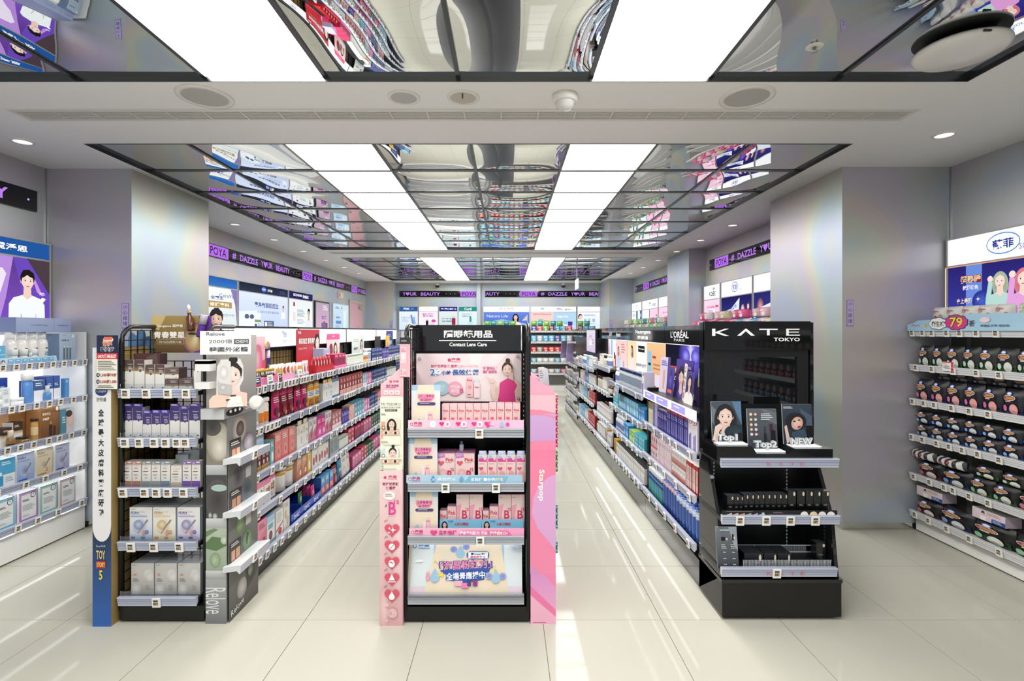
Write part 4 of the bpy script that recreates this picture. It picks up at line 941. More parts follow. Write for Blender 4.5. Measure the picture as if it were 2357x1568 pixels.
put(standee(wc, hc, [('r', 0, 0, 100, 34, '1f2746'), ('e', 54, 8, 24, 5, 'f2ded4'), ('r', 34, 3, 72, 9, 'e8785a'), ('o', '粉耀', 50, 15.5, 10, 44, 'f0907c', 'fbf0ea'), ('o', '醫美節', 50, 27, 10, 62, '3a4a6a', 'f6f2ee'), ('r', 2, 33, 98, 44, 'd83a4a'), ('b', '68大醫美品牌', 50, 38.5, 7, 84, 'fff2f0'), ('r', 2, 44, 98, 99, 'f3f0e4'), ('l', 8, 47, 92, 66, '6a6a60', 6), ('e', 9, 73, 8, 4, '3a3f50'), ('t', '滿', 9, 73, 4, 8, 'fff'), ('b', '1,500享79折', 57, 73, 7, 76, 'a02f38'), ('e', 9, 85, 8, 4, '3a3f50'), ('t', '滿', 9, 85, 4, 8, 'fff'), ('b', '2,500折1,000', 57, 85, 7, 76, 'a02f38'), ('l', 8, 92, 92, 98, '8a8a80', 2)], .0, '1f2746', [(0, 100), (0, 22), (8, 10), (28, 2), (50, 0), (72, 2), (92, 10), (100, 22), (100, 100)]), 'promo', 'promotion_sign', 'sign', 'arched promotion sign with navy top and red band', ORIGIN, ax(242, 2.54), 2.555, z0, 'LP')

# ================================================================== grey gel mask display
dsp = tag(empty('device_display', (ax(475, D1) + .003, D1 - .005, 0)), 'tall grey cardboard display of mask pictures with slanted shelf ledges', 'cardboard display')
w_ = ax(522, D1) - ax(475, D1)
hz = az(772, D1)
g = G(); g.box(0, w_, 0, .305, 0, hz, 'b9babb', MP, side='6e6e6c')
zz = lambda py: az(py, D1)
U = [('g', 0, 0, 100, 26, 'd9d6d2', 'b4b0ac'), ('g', 0, 26, 100, 28.5, 'b9bbbf', '8d8f92'), ('g', 0, 28.5, 100, 45, '6a655f', '8b8478'),
     ('e', 60, 37, 60, 7, 'd2ccbe', '9a9284'), ('e', 30, 32, 44, 3, '403c3a', '5c5854'), ('e', 64, 39, 40, 4.4, 'e0dbd0', 'b4ac9e'),
     ('g', 0, 45, 100, 48.5, 'c9ccd0', '9fa2a6'), ('r', 0, 48.5, 100, 63.5, '46484a'), ('e', 56, 57, 62, 7, '3a373a', '5a5658'), ('e', 64, 53, 40, 1.2, 'a9c0bc'), ('e', 20, 62.5, 9, 1, 'c9d0cc', '7a8482'), ('e', 44, 62.8, 12, 1.1, 'c9d0cc', '7a8482'),
     ('g', 0, 63.5, 100, 67, 'd2d4d6', 'a4a6a8'), ('g', 0, 67, 100, 81.5, 'b4beac', '9aa894'), ('p', [(0, 72), (30, 69.8), (100, 70.5), (100, 73), (50, 74.8), (0, 74)], '5f7a54'), ('p', [(0, 68), (40, 67), (60, 67.4), (0, 70)], '6f8a62'), ('e', 46, 78, 26, 2.6, 'c9d4c0', '7d9470'), ('e', 44, 78, 18, 1.8, 'b4c4a8', '94a888'), ('e', 90, 71, 18, 1.5, 'd2dccb', 'a4b49c'),
     ('g', 0, 81.5, 100, 84.5, 'd2d4d6', '9a9c9e'), ('g', 0, 84.5, 100, 100, 'a9abae', '747679'), ('t', 'Relove', 48, 92, 7, 9, 'e4e6e8', 90)]
front_art(g, 0, w_, 0, 0, hz, U)
SA = Art(g, (w_, 0, 0), (0, .305, 0), (0, 0, hz), (1, 0, 0), (0, 0, 100, 100), MP, .0004)
SA.run([('g', 0, 0, 100, 27, 'c9c6c2', '8d8b88'), ('g', 0, 27, 100, 45, '8a8a88', '5c5c5a'), ('e', 40, 34, 24, 5, 'cfc9c2', '8a8078'), ('e', 42, 34, 13, 2.8, '7a6c64', '4a423e'), ('e', 72, 40, 20, 3.4, 'c4bcc2', '6a6068'), ('r', 8, 37, 44, 44, '332f2c'), ('l', 12, 38, 42, 39.5, 'e4e0da', 2), ('r', 14, 40.5, 26, 43.4, 'c48a6a'), ('r', 28, 40.5, 40, 43.4, 'd8a486'),
        ('g', 0, 45, 100, 63, '7d7d7b', '565654'), ('e', 34, 51, 16, 4, '3a3a3e', '6a6a6c'), ('e', 62, 58, 20, 4.4, '2f3a42', '5a646a'), ('r', 58, 49, 76, 53, 'b4b8b6'), ('r', 6, 55, 44, 61.5, '2c2a28'), ('l', 10, 55.6, 40, 57, 'e4e0da', 2), ('r', 12, 58, 25, 61, 'b07a5c'), ('r', 27, 58, 40, 61, 'c08c6c'),
        ('g', 0, 63, 100, 82, '80817e', '555754'), ('e', 38, 68, 16, 4, '9cb48c', '5a7a4c'), ('e', 62, 76, 18, 4, '94ac88', '4f6f48'), ('p', [(56, 77), (60, 73), (68, 74), (62, 78)], '3f6038'), ('r', 56, 66, 74, 70.5, 'b8bcb8'), ('r', 4, 73, 40, 80, '33302e'), ('l', 8, 73.6, 36, 75, 'e4e0da', 2), ('r', 8, 76, 20, 79.5, 'c89a78'), ('r', 22, 76, 36, 79.5, 'c89a78'),
        ('g', 0, 82, 100, 100, '6c6c6a', '4c4c4a'), ('e', 42, 92, 17, 3.6, 'c4c2be', '8d8b88'), ('p', [(52, 85), (76, 84), (84, 92), (60, 94)], '2f2f30'), ('p', [(80, 84), (98, 82), (100, 90), (86, 92)], '3a3b3c'), ('e', 70, 88, 9, 2.4, '8a9a8a', '5a6a5a'), ('t', 'Relove', 26, 97, 2.2, 42, 'f0f0f0', -8)])
g.build('display_box', dsp)
for py, bk_ in ((1058, .80), (1181, .533), (1306, .262)):
    z = az(py, D1 - .02) - .0
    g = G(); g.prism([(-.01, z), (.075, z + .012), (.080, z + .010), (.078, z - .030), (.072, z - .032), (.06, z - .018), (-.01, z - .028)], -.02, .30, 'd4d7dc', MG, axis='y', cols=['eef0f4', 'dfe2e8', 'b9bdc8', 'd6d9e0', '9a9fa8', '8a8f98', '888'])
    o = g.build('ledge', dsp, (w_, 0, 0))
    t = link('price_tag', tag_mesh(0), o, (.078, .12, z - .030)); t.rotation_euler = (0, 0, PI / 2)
g = G(); z = az(963, D1); z2 = az(939, D1)
g.box(-.008, w_ + .006, -.035, .30, z, z2, 'c6c7ca', MP, side='8b8c8e', top='b0b0ae')
Art(g, (w_ + .006, -.035, z), (0, .335, 0), (0, 0, z2 - z), (1, 0, 0), (0, 0, 100, 100), MP, .0006).run([('e', 30, 50, 26, 38, '262626'), ('r', 14, 20, 46, 80, '262626'), ('e', 17, 40, 3.4, 16, 'e6e6e6'), ('e', 30, 40, 3.4, 16, 'e6e6e6'), ('e', 43, 40, 3.4, 16, 'e6e6e6'), ('l', 60, 30, 96, 70, 'd6d6d6', 2)])
g.build('platform', dsp)
# cut-out woman, gel mask, header and side clips on the display
for nm, py, hh in (('clip_arm', 852, .05), ('clip_arm', 892, .032), ('clip_arm', 836, .02)):
    G().box(-.012, .06, -.075, -.02, az(py, D1), az(py, D1) + hh, 'e6e6e4', MP).build(nm, dsp)
SH['RV'] = ('grey mask display', '', 1)
DV = Frame((ax(475, D1), D1 - .005, 0))
hw_ = .165; z0 = az(934, D1); hh = az(822, D1) - z0
o = put(standee(hw_, hh, [('f', 60, 36, 40, '1c1a1c', 'e6c4b4', 'bun', 'f0d6cc'), ('p', [(30, 4), (56, 8), (57, 30), (56, 44), (60, 52), (58, 62), (34, 62), (22, 44), (24, 20)], 'cfcdcb'), ('e', 38, 30, 12, 14, 'e4e2e0', 'bdbab8'), ('p', [(22, 50), (58, 55), (60, 68), (54, 76), (24, 72)], 'b4b3b2'), ('e', 36, 60, 9, 7, 'd6d4d2', 'a4a2a0'), ('p', [(52, 80), (84, 78), (90, 100), (46, 100)], 'e4e2de'), ('r', 56, 76, 70, 79, '2a2a2a'), ('r', 44, 84, 58, 87, '2a2a2a'), ('e', 58, 90, 7, 6, 'f0ece0'), ('e', 76, 86, 8, 8, 'f0ece0')], 0, 'd6d2ce', [(18, 76), (20, 18), (32, 4), (56, 4), (66, 0), (82, 4), (90, 18), (90, 46), (80, 60), (82, 72), (96, 80), (100, 100), (30, 100), (16, 92)]), 'womancut', 'cutout_figure', 'cutout', 'card cut-out of a woman wearing a half gel mask', DV, .135, -.04, z0, 'RV', rz=.45)
g_ = lambda: standee(.225, .115, [('r', 0, 0, 100, 100, 'e9e7e4'), ('b', 'Relove', 30, 12, 16, 36, '5a6078'), ('t', '2000億', 40, 44, 18, 46, '4a4640'), ('r', 66, 34, 96, 56, '5a5c60'), ('t', 'OEM', 81, 45, 12, 24, 'e4e4e4'), ('o', '韓國外泌體', 56, 78, 20, 76, '3c3a40', 'f4f4f6')], 0, 'dedbd8', [(0, 100), (0, 30), (12, 16), (14, 0), (46, 0), (50, 12), (100, 18), (100, 70), (88, 100)])
put(g_(), 'relhead', 'header_sign', 'sign', 'pale header sign with bold lettering', DV, .125, -.045, az(815, D1), 'RV', rz=.30)
o = put(lambda: [(None, G().lathe([(.035, 0, 'e2e0dc'), (.037, .004, 'e2e0dc'), (.037, .012, 'e8e6e2'), (.02, .016, 'efedea')], 22, MG).mesh('case'))], 'lenscase', 'sample_case', 'case', 'round frosted sample case standing on edge', DV, .20, .10, az(926, D1 + .1), 'RV'); o.rotation_euler = (PI / 2, 0, .9)
# ================================================================== centre display: contact lens care
X0 = ax(934, D1); W = ax(1216, D1) - X0
ctr = tag(empty('display_rack', (X0, D1, 0)), 'black display rack of pink lens solution boxes under a contact lens care header', 'display rack')
cx_ = lambda px, d=D1: ax(px, d) - X0
G().box(-.004, W + .004, -.005, .33, .012, .082, '131415', MB).build('plinth', ctr)
G().box(.03, W - .03, .02, .3, 0, .012, '0c0c0c', MB).build('foot', ctr)
arch_side(ctr, .0, .0, .30, 1.495); 
g = G(); q = .09
g.tube([(W, .0, .06), (W, .0, 1.405)] + [(W, q * (1 - math.cos(a)), 1.405 + q * math.sin(a)) for a in [PI / 2 * i / 6 for i in range(1, 7)]] + [(W, .30, 1.495)], .013, '1b1c1e', MB, 8); g.build('side_frame', ctr)
G().box(W - .006, W, .015, .30, .08, 1.42, '121314', MB).build('side_sheet', ctr)
db = D1 + .265
bx0, bx1 = cx_(951, db), cx_(1203, db)
G().box(-.01, W + .01, .272, .295, .08, 1.50, '0f1011', MB).build('back_panel', ctr)
g = G()
for i in range(46): g.box(bx1 + .004, bx1 + .008, .2695, .272, .16 + i * .026, .172 + i * .026, 'e6e8ea', MP)
o = g.build('slotted_upright', ctr); o['kind'] = 'stuff'
g = G(); z0, z1 = az(807.5, db), az(748.5, db)
g.box(bx0, bx1, .245, .268, z0, z1, '1b1c1f', MK)
front_art(g, bx0, bx1, .245, z0, z1, [('b', '隱眼鏡用品', 50.5, 35, 30, 44, 'f6f6f6'), ('r', 24, 59, 76, 61.6, 'e8e8e8'), ('b', 'Contact Lens Care', 50.5, 75, 15, 34, 'f6f6f6'), ('r', 98.4, 2, 99.2, 98, 'f0f2f4')], eps=.0006)
g.build('header_sign', ctr)
# upper poster
dp = D1 + .255
p0, p1, z0, z1 = cx_(958.5, dp), cx_(1200, dp), az(924, dp), az(814, dp)
def hydron(x, y, k, col, aspect=1.0): return [('e', x, y, 1.6 * k, 3.0 * k, col), ('e', x, y, 1.1 * k, 2.1 * k, mixc(col, 'ffffff', .65)), ('r', x - .2 * k, y - 2.4 * k, x + .2 * k, y + 2.4 * k, col), ('b', '海昌', x + 6 * k, y - 1.2 * k, 3.4 * k, 7 * k, col), ('b', 'HYDRON', x + 6 * k, y + 2.1 * k, 1.6 * k, 7.4 * k, col)]
g = G(); g.box(p0, p1, .250, .256, z0, z1, 'ecd6da', MP)
front_art(g, p0, p1, .250, z0, z1, [('g', 0, 0, 100, 100, 'eedade', 'f4e8e6'), ('p', [(0, 0), (30, 0), (40, 60), (20, 100), (0, 100)], 'efdadd'), ('p', [(50, 0), (64, 0), (54, 60)], 'f6e6e8'), ('p', [(72, 0), (88, 0), (60, 60)], 'f4e0e4')]
    + [('e', 31.5, 13.5, 1.6, 3.6, 'd64a7c'), ('b', '海昌', 37.5, 11.5, 5.4, 8.5, 'd64a7c'), ('b', 'HYDRON', 37.5, 17, 2.2, 8.5, 'd64a7c'), ('b', '粉紅玻尿酸保養液', 26.5, 26, 6.2, 25, 'd0588a'), ('t', '含雙分子玻尿酸', 49, 26, 5, 20, 'e8b4c4'),
       ('o', '20', 18, 39, 14, 9.4, '2f6cb4', 'ffffff'), ('e', 20.8, 38.4, 2.9, 5.2, 'eef4fa'), ('p', [(20.3, 38), (22.6, 35.5), (21, 39.5)], '2f6cb4'), ('b', '小時', 28.5, 40, 9.5, 9, '2f6cb4'), ('b', '長效保濕', 47, 39, 12, 25.5, '2f6cb4'), ('b', '舒潤有感', 69.5, 30, 6.2, 11, 'd05a94'), ('b', '養護看得見', 70, 37.6, 6.2, 13.5, 'd05a94'), ('p', [(62.6, 27), (63, 27), (64.4, 32), (64, 32)], 'd05a94'), ('p', [(77.4, 27), (77, 27), (75.6, 32), (76, 32)], 'd05a94'),
       ('e', 24, 72, 8.2, 15, 'b9d8e2', '9cc4d4'), ('b', '雙分子', 23, 68, 6, 8, 'dcebf0'), ('b', '玻尿酸', 23, 77, 6, 8, 'dcebf0'), ('e', 37, 73, 7.2, 15, 'f2bcca', 'eaa4b8'), ('b', '維他命', 37, 69, 6, 9, 'fbe6ec'), ('b', 'B12', 37, 78, 6.5, 7, 'fbe6ec'), ('o', 'B', 43.4, 77, 9, 3, 'c8337c', 'f4c4d8'),
       ('r', 48, 49, 54, 90, 'f2c6ca'), ('b', 'Pink', 51, 55.5, 4.6, 5.2, 'c83058'), ('e', 51, 70, 1.8, 4, 'f09aa4'), ('r', 55, 60, 60.4, 92, 'f4dce0'), ('r', 56, 50, 59.4, 60, 'd4e2e6'), ('b', 'Pink', 57.7, 70, 3.6, 4, 'c83058'), ('l', 49, 84, 53, 88, 'c05070', 1), ('r', 22, 97, 52, 97.8, 'e0b8b8'),
       ('p', [(79, 100), (77, 78), (80, 60), (87, 51), (91, 54), (97, 64), (93.5, 78), (95, 100)], 'e2408c'), ('p', [(92, 53), (97, 58), (100, 66), (100, 100), (94.6, 100), (93.6, 78), (96, 66)], 'e8c8b8'), ('p', [(79.5, 62), (76, 78), (72.5, 92), (74.5, 100), (77.6, 100), (79, 80)], 'e8c8b8'), ('p', [(72.5, 92), (70.6, 74), (72.4, 62), (75.4, 62), (75.6, 80), (76, 92)], 'ecd0c2'), ('e', 72.4, 56, 2.0, 5.6, 'ecd0c2', None, 24), ('p', [(65.6, 46.2), (66, 45.4), (71.6, 52.4), (70.6, 56)], 'ecd0c2'),
       ('p', [(88, 36), (92, 40), (92.5, 56), (88, 52)], 'e4c4b4'), ('f', 86.6, 33, 24, '4a3028', 'e2408c', 'bun', 'f0d4c6', False)]
    + [('e', 3.4, 11, 1.5, 3.3, '6d6a68'), ('e', 3.4, 10.5, 1.0, 2.2, 'c9c9c8'), ('e', 96.4, 5.8, 1.5, 3.3, '6d6a68'), ('e', 96.4, 5.3, 1.0, 2.2, 'c9c9c8'), ('e', 97, 93, 1.5, 3.3, '6d6a68'), ('e', 97, 92.5, 1.0, 2.2, 'c9c9c8')], eps=.0003)
g.build('poster', ctr)
CZ = {}
for nm, py, tg in (('CA', 997, (1104,)), ('CB', 1122, (1027, 1142)), ('CC', 1244, (1106,)), ('CD', 1382, ())):
    z = round(az(py, D1 - .02) + .008, 3); CZ[nm] = z
    o = shelf(ctr, cx_(940), cx_(1206), -.0, .265, z, [cx_(t) for t in tg], '1b1c1e', 'steel', 0, 1 if nm != 'CA' else 0, led=(nm == 'CC'))
for k, n in (('CA', 'top'), ('CB', 'second'), ('CC', 'third'), ('CD', 'lowest')): SH[k] = (f'{n} shelf, lens rack', 'from left', 1)
# printed strips in front of the shelves
def strip(py0, py1, p0, p1, ops, shelfno):
    z0, z1 = az(py1, D1 - .01), az(py0, D1 - .01)
    g = G(); g.box(cx_(p0), cx_(p1), -.012, -.0105, z0, z1, 'eec4d4', MP)
    front_art(g, cx_(p0), cx_(p1), -.012, z0, z1, ops)
    g.build('shelf_strip', ctr)
hy = lambda col: [('e', 3, 50, 1.3, 20, col), ('e', 3, 50, .8, 12, 'f4d8e2'), ('b', '海昌', 8.2, 38, 36, 7.4, col), ('b', 'HYDRON', 8.2, 70, 18, 7, col)]
strip(967, 986, 940.5, 1205.5, [('gh', 0, 0, 50, 100, 'f0d0da', 'eeb4d4'), ('gh', 50, 0, 100, 100, 'eeb4d4', 'ecc0dc')] + hy('d0487a') + [('e', 21.5, 50, 3, 42, 'f6ecf2')] + [k for x in (29, 43.3, 57) for k in (('h', x, 44, 30, 'd8327c'), ('e', x + 5, 50, 2.6, 38, 'fbf4f6'), ('e', x + 5, 50, 1.2, 20, 'e08aa8'))] + [('h', 69, 48, 42, 'dc3a84'), ('l', 70, 30, 75, 70, 'fbe4ee', 2), ('d', 81, 56, 26, '9cc0dc'), ('e', 86, 50, 1.6, 22, 'd0509a')], 0)
strip(1093.5, 1112, 936.5, 1202, [('gh', 0, 0, 100, 100, 'aecfe0', '9cc4dc')] + hy('c84a7a') + [('d', 23, 56, 30, '4a90c8'), ('t', '20', 23, 56, 30, 3, 'ffffff'), ('b', '長效鎖水', 35, 52, 46, 16, 'e6f2f8'), ('d', 47.5, 56, 28, '6aa4cc'), ('d', 53, 54, 34, 'c4e0ee'), ('p', [(53, 18), (88, 18), (84, 92), (50, 92)], '7ab4d4'), ('b', '新科技 雙分子', 66, 54, 46, 20, 'f6fafc'), ('b', '玻尿酸', 80, 54, 44, 9, 'f4ecc4')], 1)
strip(1216, 1234.5, 943, 1206, [('gh', 0, 0, 100, 100, 'f0b8cc', 'ee9cc4')] + hy('c8407a') + [('h', 21.5, 54, 44, 'e0408c'), ('b', '溫和養護', 33.5, 52, 56, 16, 'd0488a'), ('p', [(46, 30), (86, 30), (90, 96), (42, 96)], 'e06aa8'), ('b', '獨家專利配方! 添加', 56, 56, 46, 24, 'fdf2f6'), ('b', '維他命B12+', 78, 56, 50, 16, 'fbf0dc')], 2)
# insert cards
ins = lambda big: (lambda w_, h_: standee(w_, h_, [('g', 0, 0, 100, 100, 'dfe8ee', 'ead2d6'), ('r', 0, 0, 100, 12, 'a9cbe4'), ('p', [(24, 0), (76, 0), (100, 78), (0, 78)], 'ebdcc6'), ('p', [(4, 80), (100, 74), (100, 100), (0, 100)], 'e2cfd0'), ('p', [(22, 20), (80, 20), (80, 28), (70, 36), (30, 36), (22, 28)], 'e886b0'), ('o', big, 51, 24, 6.6, 52, 'c23a7c', 'f9dbe6'), ('o', '粉紅應援', 51, 32.5, 6.4, 38, 'c23a7c', 'f9dbe6'), ('e', 26, 41.5, 6, 3.3, '4a3a78'), ('e', 78, 41.5, 6, 3.3, '4a3a78'), ('r', 26, 38.3, 78, 44.7, '4a3a78'), ('l', 30, 40.4, 74, 42.4, 'e4def0', 1), ('r', 60, 60, 72, 96, 'f0c2cc'), ('b', 'Pink', 66, 66, 3.6, 10, 'c83058'), ('r', 46, 68, 58, 98, 'f2e0e4'), ('r', 49, 62, 55, 68, 'dce6ea'), ('d', 27, 86, 7.5, '9cc4de'), ('r', 78, 82, 88, 92, '6a3a8c'), ('l', 40, 97, 74, 99, '5a4a50', 1)], .004, 'e6eaee'))
put_px(ins('飛機上專屬的'), 'insA', 'insert_card', 'card', 'pale insert card with pink speech lettering', 947, 1013, 887, 2.615, CZ['CA'], 'CA')
put_px(ins('辦公室專屬的'), 'insB', 'insert_card', 'card', 'pale insert card with pink speech lettering', 939.5, 1006.5, 1009.5, 2.615, CZ['CB'], 'CB')
put_px(ins('在家專屬的'), 'insC', 'insert_card', 'card', 'pale insert card with pink speech lettering', 943, 1008, 1132, 2.615, CZ['CC'], 'CC')
pk = lambda w_, h_: carton(w_, h_, .05, 'f0c4c6', [('g', 0, 0, 100, 100, 'f2c6c8', 'f4d2d0'), ('l', 8, 14, 34, 17, 'c06070', 1), ('b', 'Pink', 52, 26, 8.5, 76, 'cc3048'), ('l', 20, 33, 80, 37, 'c8a0a0', 1), ('h', 40, 58, 7, 'e86a7a'), ('e', 54, 74, 30, 12, 'f6a4a8', 'f0989c'), ('e', 52, 88, 34, 14, 'fbe8e6', 'f6cccc')], top='eeb4bc', side='e4aab4')
for i in range(10):
    a = 1017 + 18.15 * i
    put_px(pk, 'pk%d' % (i > 5), 'carton', 'box', 'slim pink solution box', a, a + 17.2, 930.5 if i < 6 else 928.5, 2.64, CZ['CA'], 'CA')
bear = [('h', 24, 34, 11, 'd8607c'), ('b', 'Pink', 72, 22, 12, 46, 'cc3048'), ('l', 50, 31, 96, 35, 'c4a88a', 1), ('e', 34, 70, 22, 17, 'f8d8d6', 'f0b4b4'), ('o', 'B', 72, 76, 34, 26, 'cc2c54', 'f0c4cc'), ('b', '12', 86, 55, 11, 16, 'cc2c54')]
twin = lambda w_, h_: carton(w_, h_, .11, 'f4d6d4', [('g', 0, 0, 100, 100, 'f4d2d4', 'f6e0dc'), ('p', [(0, 2), (42, 0), (46, 14), (4, 18)], 'd87ac0'), ('p', [(4, 4), (40, 2), (34, 9), (8, 11)], 'b0b8e8')] + bear, top='e8a0d0', side='d88ab4')
for a, b in ((1005.5, 1047), (1048, 1092)): put_px(twin, 'twin', 'carton', 'box', 'wide pink twin pack with large letter print', a, b, 1044, 2.64, CZ['CB'], 'CB')
tagd = lambda w_, h_: carton(w_, h_, .05, 'f4d2d2', [('g', 0, 0, 100, 100, 'f4d2d4', 'f4dcd8'), ('r', 6, 0, 94, 24, 'dfe4f2'), ('p', [(6, 14), (94, 10), (94, 26), (6, 26)], 'd84aa0'), ('e', 74, 12, 14, 8, 'f0d6c8'), ('l', 12, 4, 54, 12, '8aa4d0', 2), ('l', 10, 32, 90, 36, 'c4a88a', 1), ('h', 34, 50, 8, 'e0607a'), ('e', 52, 74, 36, 16, 'f6a4a8', 'f2b4b4'), ('e', 52, 92, 34, 12, 'fbe8e6', 'f6cccc')], top='e4a0cc', side='e4aab4', back_card=(.8, .02, 'c4d4f4'))
for a in (1100.5, 1122.5, 1144.5, 1166, 1188.5): put_px(tagd, 'tagd', 'carton', 'box', 'pink solution box with a gift tag', a, a + 21, 1047, 2.64, CZ['CB'], 'CB')
put(bottle(.012, .05, 'e8eef6', '7a9ad0', .3), 'minib', 'sample_bottle', 'bottle', 'small sample bottle standing on the twin packs', ORIGIN, ax(1062, 2.69), 2.69, az(1044, 2.64) + .001, 'CB')
tall = lambda w_, h_: carton(w_, h_, .055, 'f2d8d6', [('g', 0, 0, 100, 100, 'f4dcd8', 'f0c8cc'), ('l', 10, 8, 36, 11, 'c07080', 1), ('p', [(0, 30), (40, 24), (20, 70), (0, 70)], 'f0a8bc'), ('e', 46, 78, 40, 16, 'f8ece8', 'f4d0d0'), ('o', 'B', 66, 52, 22, 42, 'd8305c', 'f4ccd4'), ('b', '12', 86, 38, 8, 22, 'd8305c'), ('b', 'Pink', 62, 92, 8, 60, 'cc3058')], top='e87cc0', side='d88aac')
med = lambda w_, h_: carton(w_, h_, .045, 'f4cccc', [('g', 0, 0, 100, 100, 'f6d0d0', 'f4c0c4'), ('b', 'Pink', 52, 24, 16, 84, 'cc3058'), ('l', 12, 38, 90, 42, 'c89a9a', 1), ('h', 40, 60, 8, 'e8707e')], top='eeaed0', side='dca0b0')
for k, x in enumerate((0, 97)):
    s_ = ('left', 'right')[k]
    for a, b, t, mk, key, nm in ((1012.5, 1028, 1176, med, 'smallp', 'shortest pink box'), (1030, 1049.5, 1166, med, 'medp', 'middle sized pink box'), (1050.5, 1079.5, 1138.5, tall, 'tallp', 'tall pink box with large letter'), (1080.5, 1111.5, 1138.5, tall, 'tallp', 'tall pink box with large letter')):
        put_px(mk, key, 'carton', 'box', f'{nm}, {s_} gift set', a + x, min(b + x, 1207.5), t, 2.655, CZ['CC'], 'CC')
    put_px(lambda w_, h_: standee(w_, h_, [('g', 0, 0, 100, 100, '7cc0e4', '9ad4ee'), ('f', 12, 36, 34, '241c1e', 'f0e4e0', 'long', 'f0d0c2'), ('b', '人氣口碑組', 52, 28, 18, 34, 'd8405c'), ('p', [(26, 62), (100, 62), (100, 100), (22, 100)], 'f6dc4a'), ('o', '840', 36, 72, 22, 18, 'c8302c', 'fbf0c4'), ('e', 58, 76, 5, 10, 'b02c3c'), ('b', '粉紅應援價', 80, 74, 14, 30, '6a3a6a'), ('b', '海昌', 26, 10, 9, 12, '3a6ab0')], .0, 'b8dcee', [(0, 100), (0, 10), (14, 0), (80, 6), (100, 60), (100, 100)]), 'bluecard', 'set_card', 'card', f'blue cut-out card with price, {s_} gift set', 1012 + x, 1108 + x, 1196, 2.636, CZ['CC'], 'CC')
SH['CP'] = ('foot of the lens rack', '', 1)
wp = ax(1201, 2.66) - ax(941, 2.66)
z0 = CZ['CD'] + .004; hh = az(1247, 2.66) - z0
P_ = [('g', 0, 0, 100, 86, 'e3ecee', 'dfe8ec'), ('r', 0, 0, 2, 86, 'e9d8b8'), ('r', 22, 0, 24, 86, 'a9c6e4'), ('r', 82, 0, 84, 86, 'a9c6e4'), ('g', 0, 86, 100, 100, 'e8d2e2', 'eedce2'), ('p', [(25, 0), (81, 0), (88, 100), (14, 100)], 'f0dfc6'), ('p', [(30, 20), (54, 8), (50, 60), (26, 66)], 'e8dcc8'),
    ('e', 5, 10, 1.7, 4.2, '5a84c0'), ('e', 5, 10, 1.1, 2.6, 'e3ecee'), ('b', '海昌', 13, 8, 6.5, 9.5, '5a84c0'), ('b', 'HYDRON', 13.2, 14, 3, 10, '5a84c0'),
    ('d', 45.5, 24, 9, '9cc4de'), ('e', 39.6, 16, 3, 6, '7a84cc', '9aa4dc'), ('e', 50.6, 11, 3, 6, '7a84cc', '9aa4dc'),
    ('e', 53, 27, 2, 6, '3a6ab0'), ('e', 69, 27, 2, 7.4, '3a6ab0'), ('r', 53, 19.6, 69, 34.6, '3a6ab0'), ('r', 52.6, 21, 69.8, 33.2, 'f4f8fa'), ('r', 55, 22.6, 57, 26.4, '2a2a2a'), ('b', 'Threads 爆紅', 62.4, 24.6, 3.8, 10.5, '2c2c30'), ('b', '脆友激推 !!!', 61, 30.4, 4.6, 13, 'e03a8c'),
    ('p', [(28, 55), (66, 47), (74, 40), (71, 58), (66, 60), (67, 72), (54, 77), (50, 80), (47, 77), (33, 73), (34, 63), (30, 60)], '2b57a8'), ('o', '「海昌粉紅力」', 50.4, 45, 17, 45, 'ee8cbc', '2b3f8c', -3), ('o', '全場景應援中', 50.4, 65, 14, 34, 'f6fafc', '2b57a8', -3),
    ('d', 23.5, 68, 9.5, '9cc4de'), ('p', [(25, 66), (30.4, 58), (31.4, 67)], 'f2d44c'), ('r', 16, 60, 18.6, 74, 'eaa0b4'), ('r', 16.6, 56, 18, 60, 'e0c4cc'), ('d', 77, 70, 9, '9cc4de'), ('e', 71, 66, 3, 6, '7a84cc', '9aa4dc'), ('e', 83, 66, 3, 6, '7a84cc', '9aa4dc'),
    ('s', 23.5, 38, 4, 'd8d84c'), ('s', 75.4, 45, 4, 'e6f0f8'), ('s', 76, 53, 4, 'd8d84c'), ('p', [(24, 39), (28, 45), (27.4, 46)], '6a8ac8'), ('p', [(74.4, 46), (70, 51), (70.6, 52)], '6a8ac8'),
    ('r', 41, 74, 48, 84, 'f0b4c8'), ('r', 47, 78, 53, 88, 'e886b4'), ('r', 52, 75, 55.4, 84, '5a3a78'), ('r', 57, 73, 61, 84, '8a3a88'), ('e', 10, 37, 3, 2.4, 'f4f8fa'), ('e', 8.4, 37.6, 2, 1.8, 'f4f8fa'), ('p', [(89, 9), (96, 13), (100, 12), (100, 15), (93, 16)], 'a9bcdc')]
put(standee(wp, hh, P_, .055, 'e6ecee'), 'footposter', 'poster_board', 'poster', 'wide leaning poster board with bold pink and blue slogan', ORIGIN, ax(1071, 2.645), 2.615, z0, 'CP')
z = CZ['CD']; G().box(cx_(941), cx_(1206), -.026, -.022, z + .008, z + .034, 'fff', MCLEAR).build('clear_fence', ctr)

